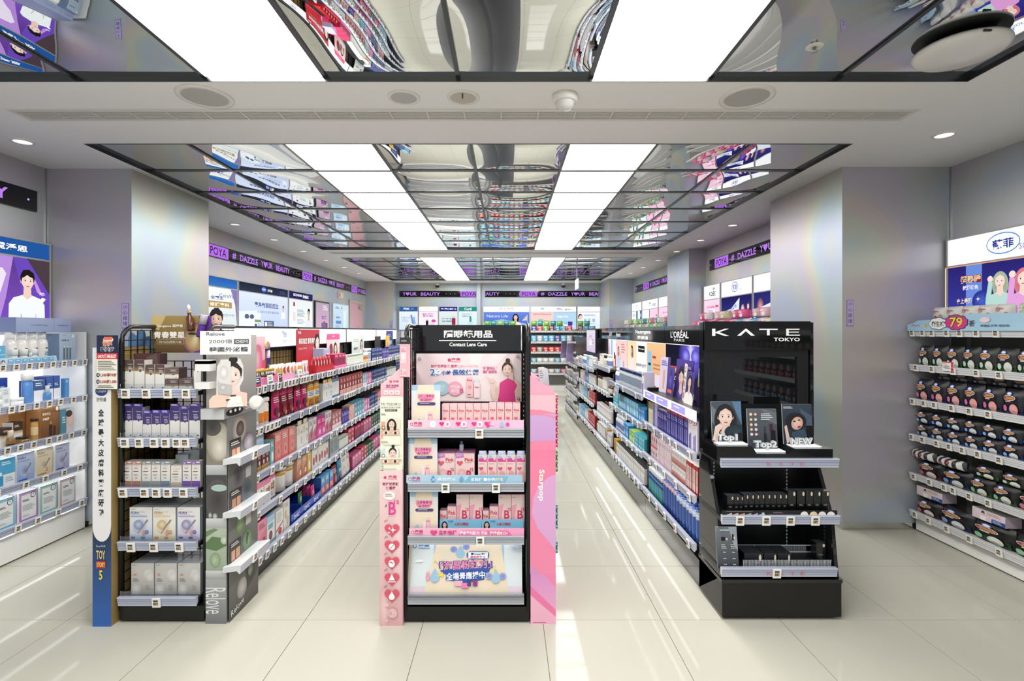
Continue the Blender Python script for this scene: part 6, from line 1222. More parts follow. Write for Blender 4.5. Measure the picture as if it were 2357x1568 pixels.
K = {
 # key: (maker, width, object name, category, description)
 'vialgold': (bottle(.0125, .098, 'f2ead6', 'c9a24a', .16, (.62, .98, '3a241a'), .86), .027, 'tonic_bottle', 'bottle', 'slim cream tonic bottle with gold cap'),
 'vialsil': (bottle(.0125, .098, 'f4f2ee', 'cfd0cc', .16, (.62, .98, '3a2820'), .86), .027, 'tonic_bottle', 'bottle', 'slim tonic bottle with silver cap'),
 'vialred': (bottle(.0125, .098, 'd8452e', 'd0aa4c', .16, (.62, .98, '2a1c18'), .86), .027, 'tonic_bottle', 'bottle', 'slim red tonic bottle with gold cap'),
 'fruit': (pack(.052, .112, .03, 'eef0ea', [('e', 30, 36, 22, 16, 'f2b63c', 'e0902a'), ('e', 66, 50, 22, 15, '8db84a', '6a9a34'), ('e', 70, 24, 16, 11, 'd8b42e', 'b48a20'), ('e', 34, 62, 20, 10, '5f9a3c', '4a7a2e')], True, topc='f6f6f4'), .054, 'pouch', 'pouch', 'white topped pouch with green and yellow fruit'),
 'berry': (pack(.052, .112, .03, 'f2eeea', [('e', 36, 38, 26, 18, 'd8403a', 'b42a2a'), ('e', 68, 54, 22, 14, '6aa84a', '4c8a34'), ('e', 64, 22, 16, 11, 'e0605a', 'c03a3a'), ('e', 30, 62, 18, 10, 'e8b23c', 'c8902a')], True, topc='f6f6f4'), .054, 'pouch', 'pouch', 'white topped pouch with red berries'),
 'peach': (pack(.052, .112, .03, 'eaf0e6', [('e', 50, 36, 30, 20, 'f09a5a', 'dc7434'), ('e', 30, 60, 18, 10, '6a8ad0', '4a6ab4'), ('e', 70, 60, 22, 11, '98c45a', '7aa840')], True, topc='f4f4f0'), .054, 'pouch', 'pouch', 'white topped pouch with orange peach'),
 'rosep': (pack(.052, .118, .03, 'f2e6e4', [('e', 50, 52, 26, 18, 'd85a6a', 'c03a50'), ('l', 20, 16, 80, 34, 'c08090', 3)], True), .056, 'pouch', 'pouch', 'pale pouch with a rose red fruit'),
 'redbag': (pack(.062, .125, .02, 'b4202e', [('e', 50, 40, 26, 20, 'e8d2ce', 'd8a8a0'), ('l', 20, 70, 80, 90, 'f4d8d4', 3)], m=MF), .066, 'sachet', 'sachet', 'red foil sachet with pale bottle picture'),
 'magbox': (box_k(.10, .13, .1, 'a82450', 'c43a68', '3a6a64', 1, 'f4d8e0'), .104, 'carton', 'box', 'dark magenta box with white print'),
 'pinkb': (box_k(.16, .11, .09, 'e8508c', 'f07aa8', 'fbe0ea', 0, 'fff'), .165, 'carton', 'box', 'bright pink box'),
 'ivory': (box_k(.062, .11, .06, 'eef0e6', 'e4e8dc', '9aa890', 3, '8a9482'), .066, 'carton', 'box', 'slim ivory box'),
 'orangeb': (bottle(.02, .10, 'e07a3a', 'f2ece0', .35, (.1, .6, 'f4d09a'), .95), .044, 'bottle', 'bottle', 'small orange bottle with white cap'),
 'navy': (box_k(.055, .14, .05, '26356e', '3a4f94', 'dfe4f0', 1, 'e4e8f4'), .058, 'carton', 'box', 'navy blue box'),
 'violet': (box_k(.05, .12, .05, '4a3a94', '6a5ab8', 'e4def4', 4, 'eae4f8'), .053, 'carton', 'box', 'violet box'),
 'tubw': (bottle(.034, .15, 'eceeee', 'f4f4f2', .18, (.3, .8, 'b4bcc2'), .98), .07, 'tub', 'tub', 'white supplement tub'),
 'tubo': (bottle(.032, .165, 'f2f0ea', 'f6f6f4', .14, (.12, .55, 'e88a3a'), .98), .068, 'tub', 'tub', 'white tub with orange label'),
 'maroonp': (pack(.11, .20, .03, '7c1f34', [('p', [(0, 4), (100, 0), (100, 20), (0, 24)], 'd8306a'), ('l', 16, 30, 84, 50, 'eed8c8', 3), ('e', 50, 74, 30, 14, 'b4443a', '8a2a34'), ('e', 66, 86, 14, 8, 'd8a04a')], True, topc='d02a64'), .116, 'pouch', 'pouch', 'maroon pouch with magenta top'),
 'pinkp': (pack(.11, .20, .03, 'c4306a', [('p', [(0, 0), (100, 0), (100, 16), (0, 20)], 'a01c40'), ('l', 14, 26, 86, 46, 'f6e4e8', 3), ('e', 44, 72, 30, 15, '7a2238', '5a1a2c'), ('e', 70, 86, 16, 9, 'e0708a')], True, topc='a81c44'), .116, 'pouch', 'pouch', 'pink and white printed pouch'),
 'orangep': (pack(.115, .20, .03, 'e8a23a', [('r', 0, 40, 100, 66, 'f4f0e6'), ('l', 14, 44, 86, 62, '4a7ab4', 3), ('l', 14, 10, 86, 30, 'fbeed0', 3), ('e', 36, 82, 22, 12, 'd8622a', 'c04a1e'), ('e', 70, 84, 20, 12, '8ab04a', '6a9034')], True, topc='e09a30'), .12, 'pouch', 'pouch', 'orange pouch with fruit at its foot'),
 'whitegold': (box_k(.105, .15, .09, 'f0eee8', 'f4f2ee', 'b4bcc4', 4, 'a4a8ac', tab=(.9, .03, 'e0a83a')), .112, 'carton', 'box', 'white box with yellow header tab'),
 'whitepur': (box_k(.085, .165, .08, 'f2f2f0', 'e8ecee', '6a8a9a', 3, '9aa4aa', tab=(.9, .028, '4a3a7c')), .09, 'carton', 'box', 'white box with purple header tab'),
 'terra': (box_k(.086, .165, .06, 'b04a4a', '8a2f3a', 'e0a89a', 0, 'f0d4cc'), .09, 'carton', 'box', 'brick red box'),
 'ltblue': (box_k(.075, .13, .06, 'a9d0e0', '8abcd4', 'f0f6fa', 0, 'fff'), .08, 'carton', 'box', 'light blue box'),
 'hotpink': (box_k(.06, .13, .06, 'e27ab0', 'ec9ac4', 'fdeaf4', 2, 'fff'), .064, 'carton', 'box', 'pink box'),
 'bluewhite': (box_k(.16, .105, .10, 'b8d4ec', 'a4c4e4', 'f4f8fc', 5, 'fff', top='d4e4f2'), .165, 'carton', 'box', 'pale blue box'),
 'choc': (box_k(.05, .115, .09, '6a2f38', '4a2028', 'b48a4a', 0, 'e0c8a8', top='8a3a48'), .053, 'carton', 'box', 'chocolate brown box'),
 'tealthin': (box_k(.05, .16, .05, '8ac0c0', '6aa8ac', 'f2f6f6', 2, 'fff'), .053, 'carton', 'box', 'thin teal box'),
 'coral': (box_k(.10, .185, .12, 'e0746a', 'ea9a94', 'c8483c', 2, 'fdeae4', top='eeb0a8'), .106, 'carton', 'box', 'tall coral red box'),
 'whitetag': (box_k(.10, .17, .08, 'ece8e0', 'f2eee6', 'c4b8a0', 4, 'b4a890', tab=(.7, .035, 'd4c49a')), .108, 'carton', 'box', 'tall cream box with hanging card'),
 'pinkgrey': (box_k(.07, .18, .07, 'dfe0e0', 'c87a8a', 'b4485c', 5, 'fff'), .075, 'carton', 'box', 'grey and rose box'),
 'magenta': (box_k(.085, .165, .08, 'd8408c', 'e460a4', 'f6e0ec', 5, 'fff', top='c870b4'), .09, 'carton', 'box', 'magenta box'),
 'rose': (box_k(.08, .15, .07, 'c88080', 'b46468', 'f0dcd8', 0, 'f6e8e4'), .085, 'carton', 'box', 'dusty rose box'),
 'peachb': (box_k(.085, .14, .07, 'f0b49a', 'f4c8b4', 'd87a6a', 2, 'fff'), .09, 'carton', 'box', 'peach box'),
 'tealb': (box_k(.08, .15, .07, '7ab4c8', '5a9ab4', 'eaf4f8', 1, 'fff'), .085, 'carton', 'box', 'teal blue box'),
 'pinkwhite': (carton(.085, .155, .07, 'f4f0ea', [('r', 0, 0, 100, 24, 'f08ab0'), ('r', 26, 40, 74, 66, 'd83a5a'), ('l', 34, 46, 66, 60, 'fde8ec', 2), ('p', [(60, 30), (86, 40), (80, 90), (70, 60)], '6ab04a'), ('l', 20, 74, 60, 92, '4aa0d0', 2)], top='ee8aba', side='e8dcd4'), .092, 'carton', 'box', 'white carton with pink top and red square'),
 'tubbig': (bottle(.058, .165, 'f2efe8', 'e4eef2', .13, (.74, .99, 'c89a5a'), .98), .12, 'powder_tin', 'tin', 'round cream powder tin with clear lid'),
 'brownbag': (box_k(.085, .16, .06, 'd8a48a', 'c47a5a', 'f2e0d0', 5, 'fff', tab=(.9, .03, 'c4d4ec')), .09, 'carton', 'box', 'tan picture box with blue tab'),
 'yellowb': (box_k(.07, .185, .06, 'e8b23c', 'eec45a', 'fbf2dc', 2, 'fff'), .075, 'carton', 'box', 'yellow box'),
 'ovalred': (carton(.12, .185, .09, 'ece9e2', [('l', 50, 8, 88, 22, '7a7670', 3), ('e', 30, 66, 14, 17, 'c84a50', 'a83440'), ('e', 72, 60, 14, 17, 'd0585a', 'b03c48')], top='a83a6a', side='d4cec4'), .125, 'carton', 'box', 'white box with two red ovals'),
 'greyb': (box_k(.11, .17, .09, '9aa0a2', '888e92', 'c4c8ca', 3, 'c9cdd0'), .115, 'carton', 'box', 'plain grey box'),
 'redb': (box_k(.09, .14, .08, 'c03a50', 'd85a6c', 'f6dce0', 1, 'fff'), .095, 'carton', 'box', 'red box'),
 'pinkhand': (carton(.11, .19, .06, 'f0eeea', [('l', 30, 14, 70, 30, 'a8b4ac', 3), ('e', 40, 86, 14, 18, 'd86a7a', 'c04a5c'), ('e', 72, 80, 10, 16, 'e8e2dc')], top='b42a6a', side='d8d2cc'), .115, 'carton', 'box', 'white box with a rounded pink shape'),
 'pinkbox': (box_k(.11, .19, .06, 'e898ac', 'e27a9a', 'a83a5c', 5, 'fff', top='b83a7c'), .115, 'carton', 'box', 'tall pink box with ring print'),
 'bluepill': (carton(.105, .175, .09, 'eef0ea', [('r', 0, 0, 100, 22, 'b4d4ec'), ('r', 14, 28, 76, 46, '7ab0c8'), ('e', 46, 70, 22, 16, 'a44a5a', '5a2a3a'), ('r', 0, 88, 100, 100, '9ac4d4')], top='a8ccee', side='d0dce4'), .11, 'carton', 'box', 'white and pale blue box with red capsule'),
 'whitechart': (carton(.10, .17, .08, 'f2f2f0', [('l', 10, 10, 90, 50, 'b4bcc0', 5), ('p', [(0, 70), (100, 50), (100, 56), (0, 78)], 'c04a5c'), ('e', 56, 80, 26, 12, 'c84a50')], top='e4e8ec', side='d4d8da'), .105, 'carton', 'box', 'white box with chart and red ribbon'),
 'creambox': (carton(.095, .20, .05, 'eee8de', [('l', 14, 10, 80, 24, '9a8aa4', 3), ('e', 32, 48, 16, 14, 'e0cca8', 'c8b08a'), ('e', 66, 70, 16, 14, 'e0cca8', 'c8b08a')], top='c06ab4'), .10, 'carton', 'box', 'cream box with shell pictures'),
 'dhcpouch': (pack(.07, .14, .012, 'd83a8a', [('e', 50, 44, 34, 24, 'c8307c', 'e86ab0'), ('l', 20, 30, 80, 56, 'fde4f0', 3), ('r', 10, 74, 90, 96, 'e8ecec')]), .03, 'sachet', 'sachet', 'pink and white sachet in the blue tray'),
 'bluered': (carton(.09, .16, .12, '5aa4d8', [('g', 0, 0, 100, 50, '6ab4e4', '4a8ccc'), ('r', 10, 48, 90, 92, 'd84a4a'), ('l', 16, 12, 84, 32, 'f4f8fb', 3), ('l', 18, 56, 82, 80, 'fde4e0', 3)], top='6aa8e4', side='3a6ab4'), .095, 'carton', 'box', 'sky blue box with red panel'),
 'maroonbag': (pack(.11, .17, .05, '9a2a48', [('l', 16, 16, 84, 40, 'f2d8dc', 3), ('e', 50, 66, 30, 18, 'd8707c', 'b4485c')], True), .115, 'pouch', 'pouch', 'maroon food pouch'),
 'whitebag': (pack(.115, .20, .05, 'eceae8', [('l', 16, 16, 84, 30, 'c87a94', 3), ('e', 50, 60, 26, 14, 'e0a4b4', 'ece0e2')], True), .12, 'pouch', 'pouch', 'white collagen pouch'),
 'tealpouch': (pack(.115, .19, .04, '1f7aa0', [('l', 16, 40, 84, 56, 'f0f4f6', 2), ('e', 50, 80, 26, 12, '8a2a4a', '6a2040')], True, topc='2a8cb4'), .12, 'pouch', 'pouch', 'teal blue food pouch'),
 'pinkpk': (box_k(.10, .13, .10, 'c8487c', 'e07aa4', '8a2a54', 2, 'fff'), .105, 'carton', 'box', 'pink and plum box'),
 'greenb': (box_k(.09, .13, .08, '2f4a3a', '4a6a52', 'c4d8b4', 1, 'e0ecd8'), .095, 'carton', 'box', 'dark green box'),
 # right gondola
 'bluebottle': (bottle(.027, .225, '2f5fae', '22479c', .14, (.70, .93, 'c8d4e6'), .5, n=12), .057, 'mouthwash_bottle', 'bottle', 'tall blue bottle with dark cap'),
 'blueredbottle': (bottle(.027, .225, '2f58b0', 'c4388a', .12, (.78, .93, 'd8b4b4'), .5, n=12), .057, 'mouthwash_bottle', 'bottle', 'tall blue bottle with pink cap'),
 'tealbottle': (bottle(.021, .185, '3aa0a8', 'eef2f2', .17, (.62, .99, '2f5a94'), .92), .044, 'mouthwash_bottle', 'bottle', 'teal bottle with white cap'),
 'redslim': (carton(.03, .17, .10, 'b8342e', [('r', 16, 16, 84, 92, 'ece4da'), ('l', 26, 24, 74, 70, 'b4a89c', 6)], top='e8e0d8', side='a82c28'), .032, 'carton', 'box', 'slim red box with white panel'),
 'whitered': (carton(.052, .085, .08, 'ece8e2', [('g', 0, 55, 100, 100, 'd8a49a', 'b4544c'), ('l', 14, 14, 86, 34, 'a8a09a', 2)], top='dfeaea', side='d4ccc4'), .055, 'carton', 'box', 'small white and red box'),
 'pinkpale': (carton(.05, .175, .08, 'f0e4e6', [('g', 0, 0, 100, 100, 'f4ecec', 'e8c8d0'), ('l', 16, 12, 84, 26, 'c88aa0', 2), ('e', 50, 60, 22, 12, 'e0a0b4', 'f0dce2')], top='e0e8ea', side='e2d0d6', back_card=(.9, .02, 'e4a4d4')), .052, 'carton', 'box', 'pale pink box'),
 'pinkface': (carton(.055, .10, .08, 'f0d4d4', [('r', 0, 0, 100, 20, 'd8647c'), ('e', 50, 56, 22, 18, '5a3a3e', '8a5a60'), ('l', 10, 82, 90, 96, 'c08a94', 2)], top='e8b4bc'), .058, 'carton', 'box', 'small pink box with dark oval'),
 'navytall': (carton(.036, .19, .10, '36337c', [('r', 0, 0, 100, 12, 'c43a34'), ('g', 0, 12, 100, 100, '3c3a88', '4a489c'), ('l', 22, 20, 78, 36, 'c8c4e8', 3), ('r', 38, 44, 62, 88, 'a8a4d4')], top='c8c0c0', side='2c2a6a'), .0375, 'carton', 'box', 'tall navy box with red top edge'),
 'purwhite': (carton(.075, .19, .08, 'e8e4ec', [('l', 12, 8, 60, 20, '4a3a8a', 2), ('r', 66, 4, 94, 14, 'e0703a'), ('r', 20, 50, 38, 94, '4a3c9c'), ('r', 50, 44, 64, 94, '6a5ab4')], top='a4a0dc', side='c9c4dc'), .078, 'carton', 'box', 'white box with purple bottles'),
 'lavbig': (carton(.11, .20, .10, 'b4acd4', [('g', 0, 0, 100, 100, 'b8b0d8', 'a49cc8'), ('r', 8, 0, 22, 100, '3a3a80'), ('r', 30, 0, 40, 100, '4a4890')], top='e8ecf4', side='9a94c4'), .115, 'carton', 'box', 'large lavender box'),
 'goldcream': (carton(.055, .17, .07, 'e4dcc0', [('r', 0, 0, 100, 30, '9a8a5a'), ('r', 20, 44, 60, 90, 'e8c45a'), ('r', 60, 44, 90, 90, 'b4d4dc')], top='8a7c52'), .058, 'carton', 'box', 'cream and gold box'),
 'violsmall': (carton(.04, .15, .06, '3c3480', [('l', 20, 16, 80, 40, 'd0c8ec', 3), ('r', 30, 54, 70, 90, '6a5ca8')], top='d8d0d8'), .042, 'carton', 'box', 'slim violet box'),
 'greytube': (bottle(.0185, .17, 'c9ced4', '2a3a6a', .16, (.3, .8, '8d98a8'), .8), .046, 'cream_tube', 'tube', 'silver grey tube with navy top'),
 'bluecart': (box_k(.05, .14, .09, '4aa4cc', '7ac4e0', 'e8f4f8', 2, 'f4fafc', top='2a3c54'), .053, 'carton', 'box', 'turquoise box'),
 'bluecart2': (box_k(.06, .12, .10, '3a8ad0', '6ab0e8', 'e4f0fa', 5, 'fff', top='6ac0f0'), .063, 'carton', 'box', 'sky blue box'),
 'whitebot': (bottle(.026, .15, 'eef0f4', 'e4e8ee', .22, (.25, .7, '7a8ac4'), .6), .056, 'bottle', 'bottle', 'white bottle with violet label'),
 'limebox': (box_k(.10, .10, .10, '8ac45a', 'b4dc8a', 'e4f4d8', 5, 'fff', top='b8e47a'), .105, 'carton', 'box', 'lime green box'),
 'turq': (box_k(.06, .11, .08, '3ab0c4', '6accd8', 'f0fafa', 1, 'fff'), .064, 'carton', 'box', 'bright turquoise box'),
 'whiteprint': (box_k(.055, .13, .08, 'f0eee8', 'f2f0ea', '8a8a86', 4, '5a5a58', top='2c2c2e'), .058, 'carton', 'box', 'white box with black print'),
 'ambercart': (box_k(.05, .14, .06, 'd89a2a', 'e8b24a', '8a5a14', 1, 'fff'), .054, 'carton', 'box', 'amber box'),
 'beigeb': (bottle(.025, .135, 'e8e0cc', '4a3428', .22, (.2, .75, 'd8ccb0'), .8), .054, 'bottle', 'bottle', 'beige bottle with dark brown cap'),
 'creamjar': (jar(.03, .07, 'eee6d8', '6a4a3a', .3, 'e0d4bc'), .064, 'jar', 'jar', 'cream jar with brown lid'),
 'whitecart': (box_k(.06, .14, .07, 'eceae6', 'f2f0ec', 'c4b8ac', 3, 'b4aca4'), .064, 'carton', 'box', 'plain white box'),
 'multidot': (carton(.05, .12, .06, 'f0ece6', [('e', 50, 22, 26, 12, 'b47ac4'), ('l', 14, 44, 86, 60, 'b4a8a4', 2), ('e', 50, 80, 22, 10, '7a9a5a')], top='e0d8d4'), .053, 'carton', 'box', 'white box with coloured dots'),
 'bluebox': (box_k(.12, .20, .08, '3a6ab8', '5a8cd0', 'e8f0f8', 5, 'dce8f4'), .126, 'carton', 'box', 'large royal blue box'),
 'redcart': (box_k(.07, .15, .08, 'b4282e', 'c8444a', 'f0d4d0', 1, 'f4e0dc'), .074, 'carton', 'box', 'deep red box'),
 'skyslim': (box_k(.035, .15, .06, '8ac4e8', 'b4dcf2', '3a7ac0', 4, 'fff'), .037, 'carton', 'box', 'slim sky blue box'),
 'clearpk': (pack(.05, .12, .02, 'd4d6d6', [('e', 50, 50, 26, 22, 'b4b0a8', 'c9c9c6'), ('r', 10, 2, 90, 20, 'eceae8')], m=MF), .04, 'blister_pack', 'pack', 'clear accessory pack'),
 'beadpk': (pack(.055, .14, .03, 'c4bfb8', [('e', 40, 40, 22, 16, 'e8e4dc', '9a8a7a'), ('e', 62, 66, 22, 16, 'dcd4cc', '8a7a70'), ('r', 14, 2, 86, 18, 'f2f0ee')], m=MF), .045, 'blister_pack', 'pack', 'hair accessory pack'),
 'purplebin': (carton(.14, .15, .12, '6a3a8c', [('g', 0, 0, 100, 100, '7a489c', '5a2c78')], MG), .15, 'tray_box', 'box', 'purple slanted tray'),
}
KH = {}
def fill(fr, sh, yf, z, x, seq, sign=1, lim=None, name2=None, inset=.012, jit=.0):
    """stands a run of goods side by side along a shelf; seq is (kind, count) or a gap in metres; sign gives the direction along x"""
    for s_ in seq:
        if not isinstance(s_, tuple): x += sign * s_; continue
        k, n = s_[0], s_[1]
        mk, w_, nm, cat, desc = K[k]
        back = s_[2] if len(s_) > 2 else 0.0
        up = s_[3] if len(s_) > 3 else 0.0
        dd = (', ' + s_[4]) if len(s_) > 4 else ''
        for i in range(n):
            if lim is not None and (x + sign * w_ - lim) * sign > 0: return x
            put(mk, k, nm, cat, desc + dd, fr, x + sign * w_ / 2, yf + inset + back + (R.random() * jit), z + up, sh)
            x += sign * w_
    return x

# ------------------------------------------------------------------ left gondola, its side on the left aisle
YL = -.23                                  # front edge of the shelves; the frame's back plane is x = -1.70
GL = Frame((-1.70, 0, 0), PI / 2)
LS = (('G5', .128), ('G4', .400), ('G3', .618), ('G2', .890), ('G1', 1.130))
names = {'G1': 'top', 'G2': 'second', 'G3': 'third', 'G4': 'fourth', 'G5': 'lowest'}
for k in names: SH[k] = (f'{names[k]} shelf, left aisle', 'from near end', 1)
edges = [2.92, 4.14, 5.37, 6.60, 7.83]
tagpat = {'G1': (.05, .11, .2, .28, .36, .42, .47, .52, .6, .64, .69, .75, .77, .88, .97), 'G2': (.02, .07, .14, .19, .24, .28, .41, .6, .74, .86), 'G3': (.03, .2, .31, .43, .57, .7, .83, .93), 'G4': (.04, .3, .52, .66, .8, .92), 'G5': (.06, .14, .23, .32, .42, .52, .66, .8, .9)}
ordb = ('nearest', 'second', 'third', 'farthest visible')
for b in range(4):
    a, e = edges[b], edges[b + 1]
    bay = tag(empty('shelving_bay', GL.w(a, 0, 0), GL.rz), f'black shelving bay, {ordb[b]} in the left aisle run, lit white sign on top', 'shelving', 'shelving bays of the left aisle')
    L = e - a
    G().box(0.002, L - .002, YL + .012, .25, .004, .09, '1d1e20', MB).build('kick_plate', bay)
    G().box(0.002, L - .002, -.004, .0, .09, 1.50, '141517', MB).build('back_panel', bay)
    for x in (.008, L - .014): G().box(x, x + .012, -.02, -.004, .09, 1.5, '1c1d1f', MB).build('upright', bay)
    g = G(); wire(g, .03, L - .03, -.014, .14, 1.33, int(L / .055), 22, r=.0018); g.build('wire_grid', bay)['kind'] = 'stuff'
    G().box(.03, L - .03, -.0055, -.0045, .12, 1.32, ('8d7848', '6a5c40', '2c2c2e', '2c2c2e')[b], MP).build('board', bay)
    g = G(); g.box(.004, L - .004, -.035, -.008, 1.348, 1.492, '2a2b2d', MB)
    g.face([(.012, -.0355, 1.354), (L - .012, -.0355, 1.354), (L - .012, -.0355, 1.486), (.012, -.0355, 1.486)], c('ffffff'), MEL)
    if b == 0: front_art(g, .012, L - .012, -.0355, 1.354, 1.486, [('t', '美', 76.5, 20, 16, 4, '8a94c8'), ('t', '顏', 79.5, 36, 30, 5, '6a78c0'), ('r', 75, 66, 82, 67.4, '8a94c8'), ('l', 78, 72, 81, 80, '9aa4cc', 1)], m=ME)
    elif b < 3: front_art(g, .012, L - .012, -.0355, 1.354, 1.486, [('v', '美妝', 72, 20, 60, 3, 'b0b8dc')], m=ME)
    g.build('lit_sign', bay)
    for k, z in LS:
        yf = YL if k != 'G1' else YL
        pat = tagpat[k]
        shelf(bay, .004, L - .004, yf, -.02, z, [.04 + (L - .08) * ((t + b * .37) % 1.0) for t in pat], '303236', 'clear', 0, None if b == 0 else 0)
L_ = lambda k, x, seq, **kw: fill(GL, k, YL, dict(LS)[k] + .001, x, seq, 1, 7.75, jit=.004, **kw)
# pink tray under the tonic bottles
zt = dict(LS)['G1'] + .001
def tray(fr, x0, x1, y0, y1, z, h_, col, label, cat='tray', name='tray', text=None, tcol='ffffff', m=MP):
    r = tag(empty(name, fr.w(x0, y0, z), fr.rz), label, cat)
    L = x1 - x0; D = y1 - y0
    G().box(0, L, 0, D, 0, .003, col, m).build('tray_floor', r)
    g = G(); g.box(0, L, 0, .003, .003, h_, col, m)
    if text: front_art(g, 0, L, 0, 0, h_, [('b', text, 50, 50, 44, 52, tcol)], m=m)
    g.build('front_lip', r)
    G().box(0, .003, .003, D, .003, h_ * 1.2, col, m).build('side_wall', r); G().box(L - .003, L, .003, D, .003, h_ * 1.2, col, m).build('side_wall', r)
    return r
tray(GL, 2.95, 3.325, YL + .004, YL + .13, zt, .052, 'f08ab4', 'long pink tray of tonic bottles, top shelf of the left aisle')
x = L_('G1', 2.955, [('vialgold', 4, 0, .0035), .006, ('vialgold', 4, 0, .0035), .006, ('vialred', 5, 0, .0035)], inset=.012)
L_('G1', 2.955, [('vialsil', 5, 0, .0035, 'back row'), .01, ('vialgold', 6, 0, .0035, 'back row')], inset=.052)
tray(GL, 3.335, 3.60, YL + .004, YL + .10, zt, .05, 'f2a4c4', 'shorter pink tray with fruit pouches, top shelf of the left aisle')
L_('G1', 3.34, [('fruit', 2, 0, .0035), ('berry', 2, 0, .0035), .012, ('peach', 3, 0, 0), ('fruit', 1, 0, 0, 'beside the peach pouches'), ('rosep', 2)], inset=.012)
L_('G1', 3.345, [('fruit', 4, 0, .0035, 'back row'), .03, ('berry', 3, 0, 0, 'back row')], inset=.05)
tray(GL, 4.02, 4.42, YL + .01, YL + .14, zt, .06, 'c4242c', 'red tray of foil sachets, top shelf of the left aisle')
L_('G1', 4.03, [('redbag', 6, 0, .0035)], inset=.03)
tray(GL, 4.45, 4.78, YL + .006, YL + .12, zt, .035, 'e87aa8', 'low pink display tray, top shelf of the left aisle')
L_('G1', 4.46, [('magbox', 3, 0, .0035), .05, ('ivory', 8), .02, ('orangeb', 4), ('tubw', 2), .02, ('navy', 8), ('violet', 6), ('navy', 14), ('tealb', 4), ('navy', 6)])
L_('G1', 4.40, [('pinkb', 1, .10, .0), ('pinkb', 1, .10, .0)], inset=.012)
SH['GS'] = ('top shelf, left aisle', '', 1)
def stand_l(x, y, z, w_, h_, ops, key, desc, col='eee', outline=None, rz=0.0, cat='display card', name='display_card', tilt=.0):
    return put(standee(w_, h_, ops, tilt, col, outline), key, name, cat, desc, GL, x, min(y, -.05), z, 'GS', rz=rz)
rnd = [(0, 100), (0, 10), (4, 0), (96, 0), (100, 10), (100, 100)]
stand_l(3.27, -.10, zt, .40, .30, [('g', 0, 0, 100, 100, 'f2c4d0', 'ea8cae'), ('p', [(60, 60), (100, 50), (100, 100), (54, 100)], 'e24a7c'), ('r', 8, 6, 44, 15, 'd04a94'), ('o', '美力升級', 28, 28, 14, 46, '5a4a7c', 'f6eef4'), ('e', 66, 50, 20, 34, 'eea4b4', 'e07a98'), ('e', 66, 50, 10, 20, 'f4ccd4', 'e89ab0'), ('r', 8, 70, 26, 79, 'd8505c'), ('r', 30, 70, 48, 79, 'd8505c'), ('l', 10, 72, 24, 77, 'fbe4e0', 1), ('l', 32, 72, 46, 77, 'fbe4e0', 1)], 'st1', 'tall pink display card with a swirl and sample tube', 'f0a4bc', rz=.1)
put(bottle(.011, .14, '3a3a80', 'b49ac4', .3, (.4, .9, 'c9b8d8'), .9), 'stube', 'sample_tube', 'tube', 'violet sample tube fixed on the pink display card', GL, 3.42, -.135, zt + .12, 'GS')
put(lambda: [(None, G().lathe([(.030, 0, 'd8c8a0'), (.032, .006, 'e0d4b0'), (.02, .012, 'd0a890')], 18, MG).mesh('badge'))], 'badge1', 'badge', 'badge', 'round gold badge fixed on the pink display card', GL, 3.375, -.13, zt + .25, 'GS').rotation_euler = (PI / 2, 0, PI / 2)
stand_l(4.31, -.045, zt + .01, .50, .34, [('g', 0, 0, 100, 100, 'b4303c', 'c43440'), ('b', '康思', 12, 8, 7, 12, 'f4e4e0'), ('o', '美的角度 都有美度', 44, 28, 15, 72, 'fbf4f2', '7a1c24'), ('t', 'Collagen DRINK', 24, 46, 6, 36, 'f0d0cc'), ('l', 70, 44, 82, 50, 'f0d0cc', 2), ('f', 88, 34, 34, '1c1a1c', 'f4f0f0', 'long', 'f0d2c6'), ('p', [(0, 86), (60, 92), (60, 95), (0, 89)], 'e8a49c')], 'st2', 'large red display card with white slogan and a woman in profile', 'a82834', [(0, 100), (0, 2), (20, 0), (26, 12), (78, 12), (82, 0), (98, 4), (100, 30), (98, 100)])
stand_l(4.93, -.05, zt + .01, .36, .30, [('g', 0, 0, 100, 100, 'e8d8d4', 'd8b0b4'), ('r', 0, 0, 100, 18, 'e65a92'), ('l', 40, 6, 64, 12, 'fde4ee', 1), ('e', 30, 50, 14, 20, '8a3444', '6a2434'), ('f', 64, 48, 30, '221c1e', 'e8e0e0', 'long', 'f0d4c8')], 'st3', 'pink topped display card with a woman touching her face', 'e0628e', rnd)
put(box_k(.16, .075, .10, 'a4b8d4', 'c4a4c8', 'e8ecf4', 5, 'fff'), 'tbx', 'carton', 'box', 'blue and lilac box stacked on a bright pink one', GL, 4.485, -.14, zt + .112, 'GS')
stand_l(5.75, -.05, zt + .01, .46, .28, [('g', 0, 0, 100, 100, 'dfe4de', 'ccd2cc'), ('l', 12, 16, 60, 28, '9aa49c', 2), ('b', '膠原錠', 30, 52, 12, 34, '5a6a62'), ('f', 78, 34, 26, '221c1c', 'eceae6', 'long', 'ecd0c4')], 'st4', 'pale grey green display card with a long haired woman', 'd4dad4', rnd)
stand_l(6.62, -.05, zt + .01, .30, .26, [('g', 0, 0, 100, 100, '1f2022', '2c2c2e'), ('e', 60, 60, 20, 20, '4a4a4c', '2a2a2c')], 'st5', 'black display card with a dark curved cut', '1b1c1e', [(0, 100), (0, 20), (14, 2), (90, 0), (100, 10), (70, 50), (76, 100)])
stand_l(6.96, -.10, zt + .01, .22, .27, [('r', 0, 0, 100, 100, 'e6c44a'), ('e', 50, 50, 30, 30, 'd8705a', 'f0d890'), ('l', 14, 82, 86, 96, '5a3a6a', 2)], 'st6', 'yellow and pink display card beyond the orange bottles', 'e0b83a', rnd)
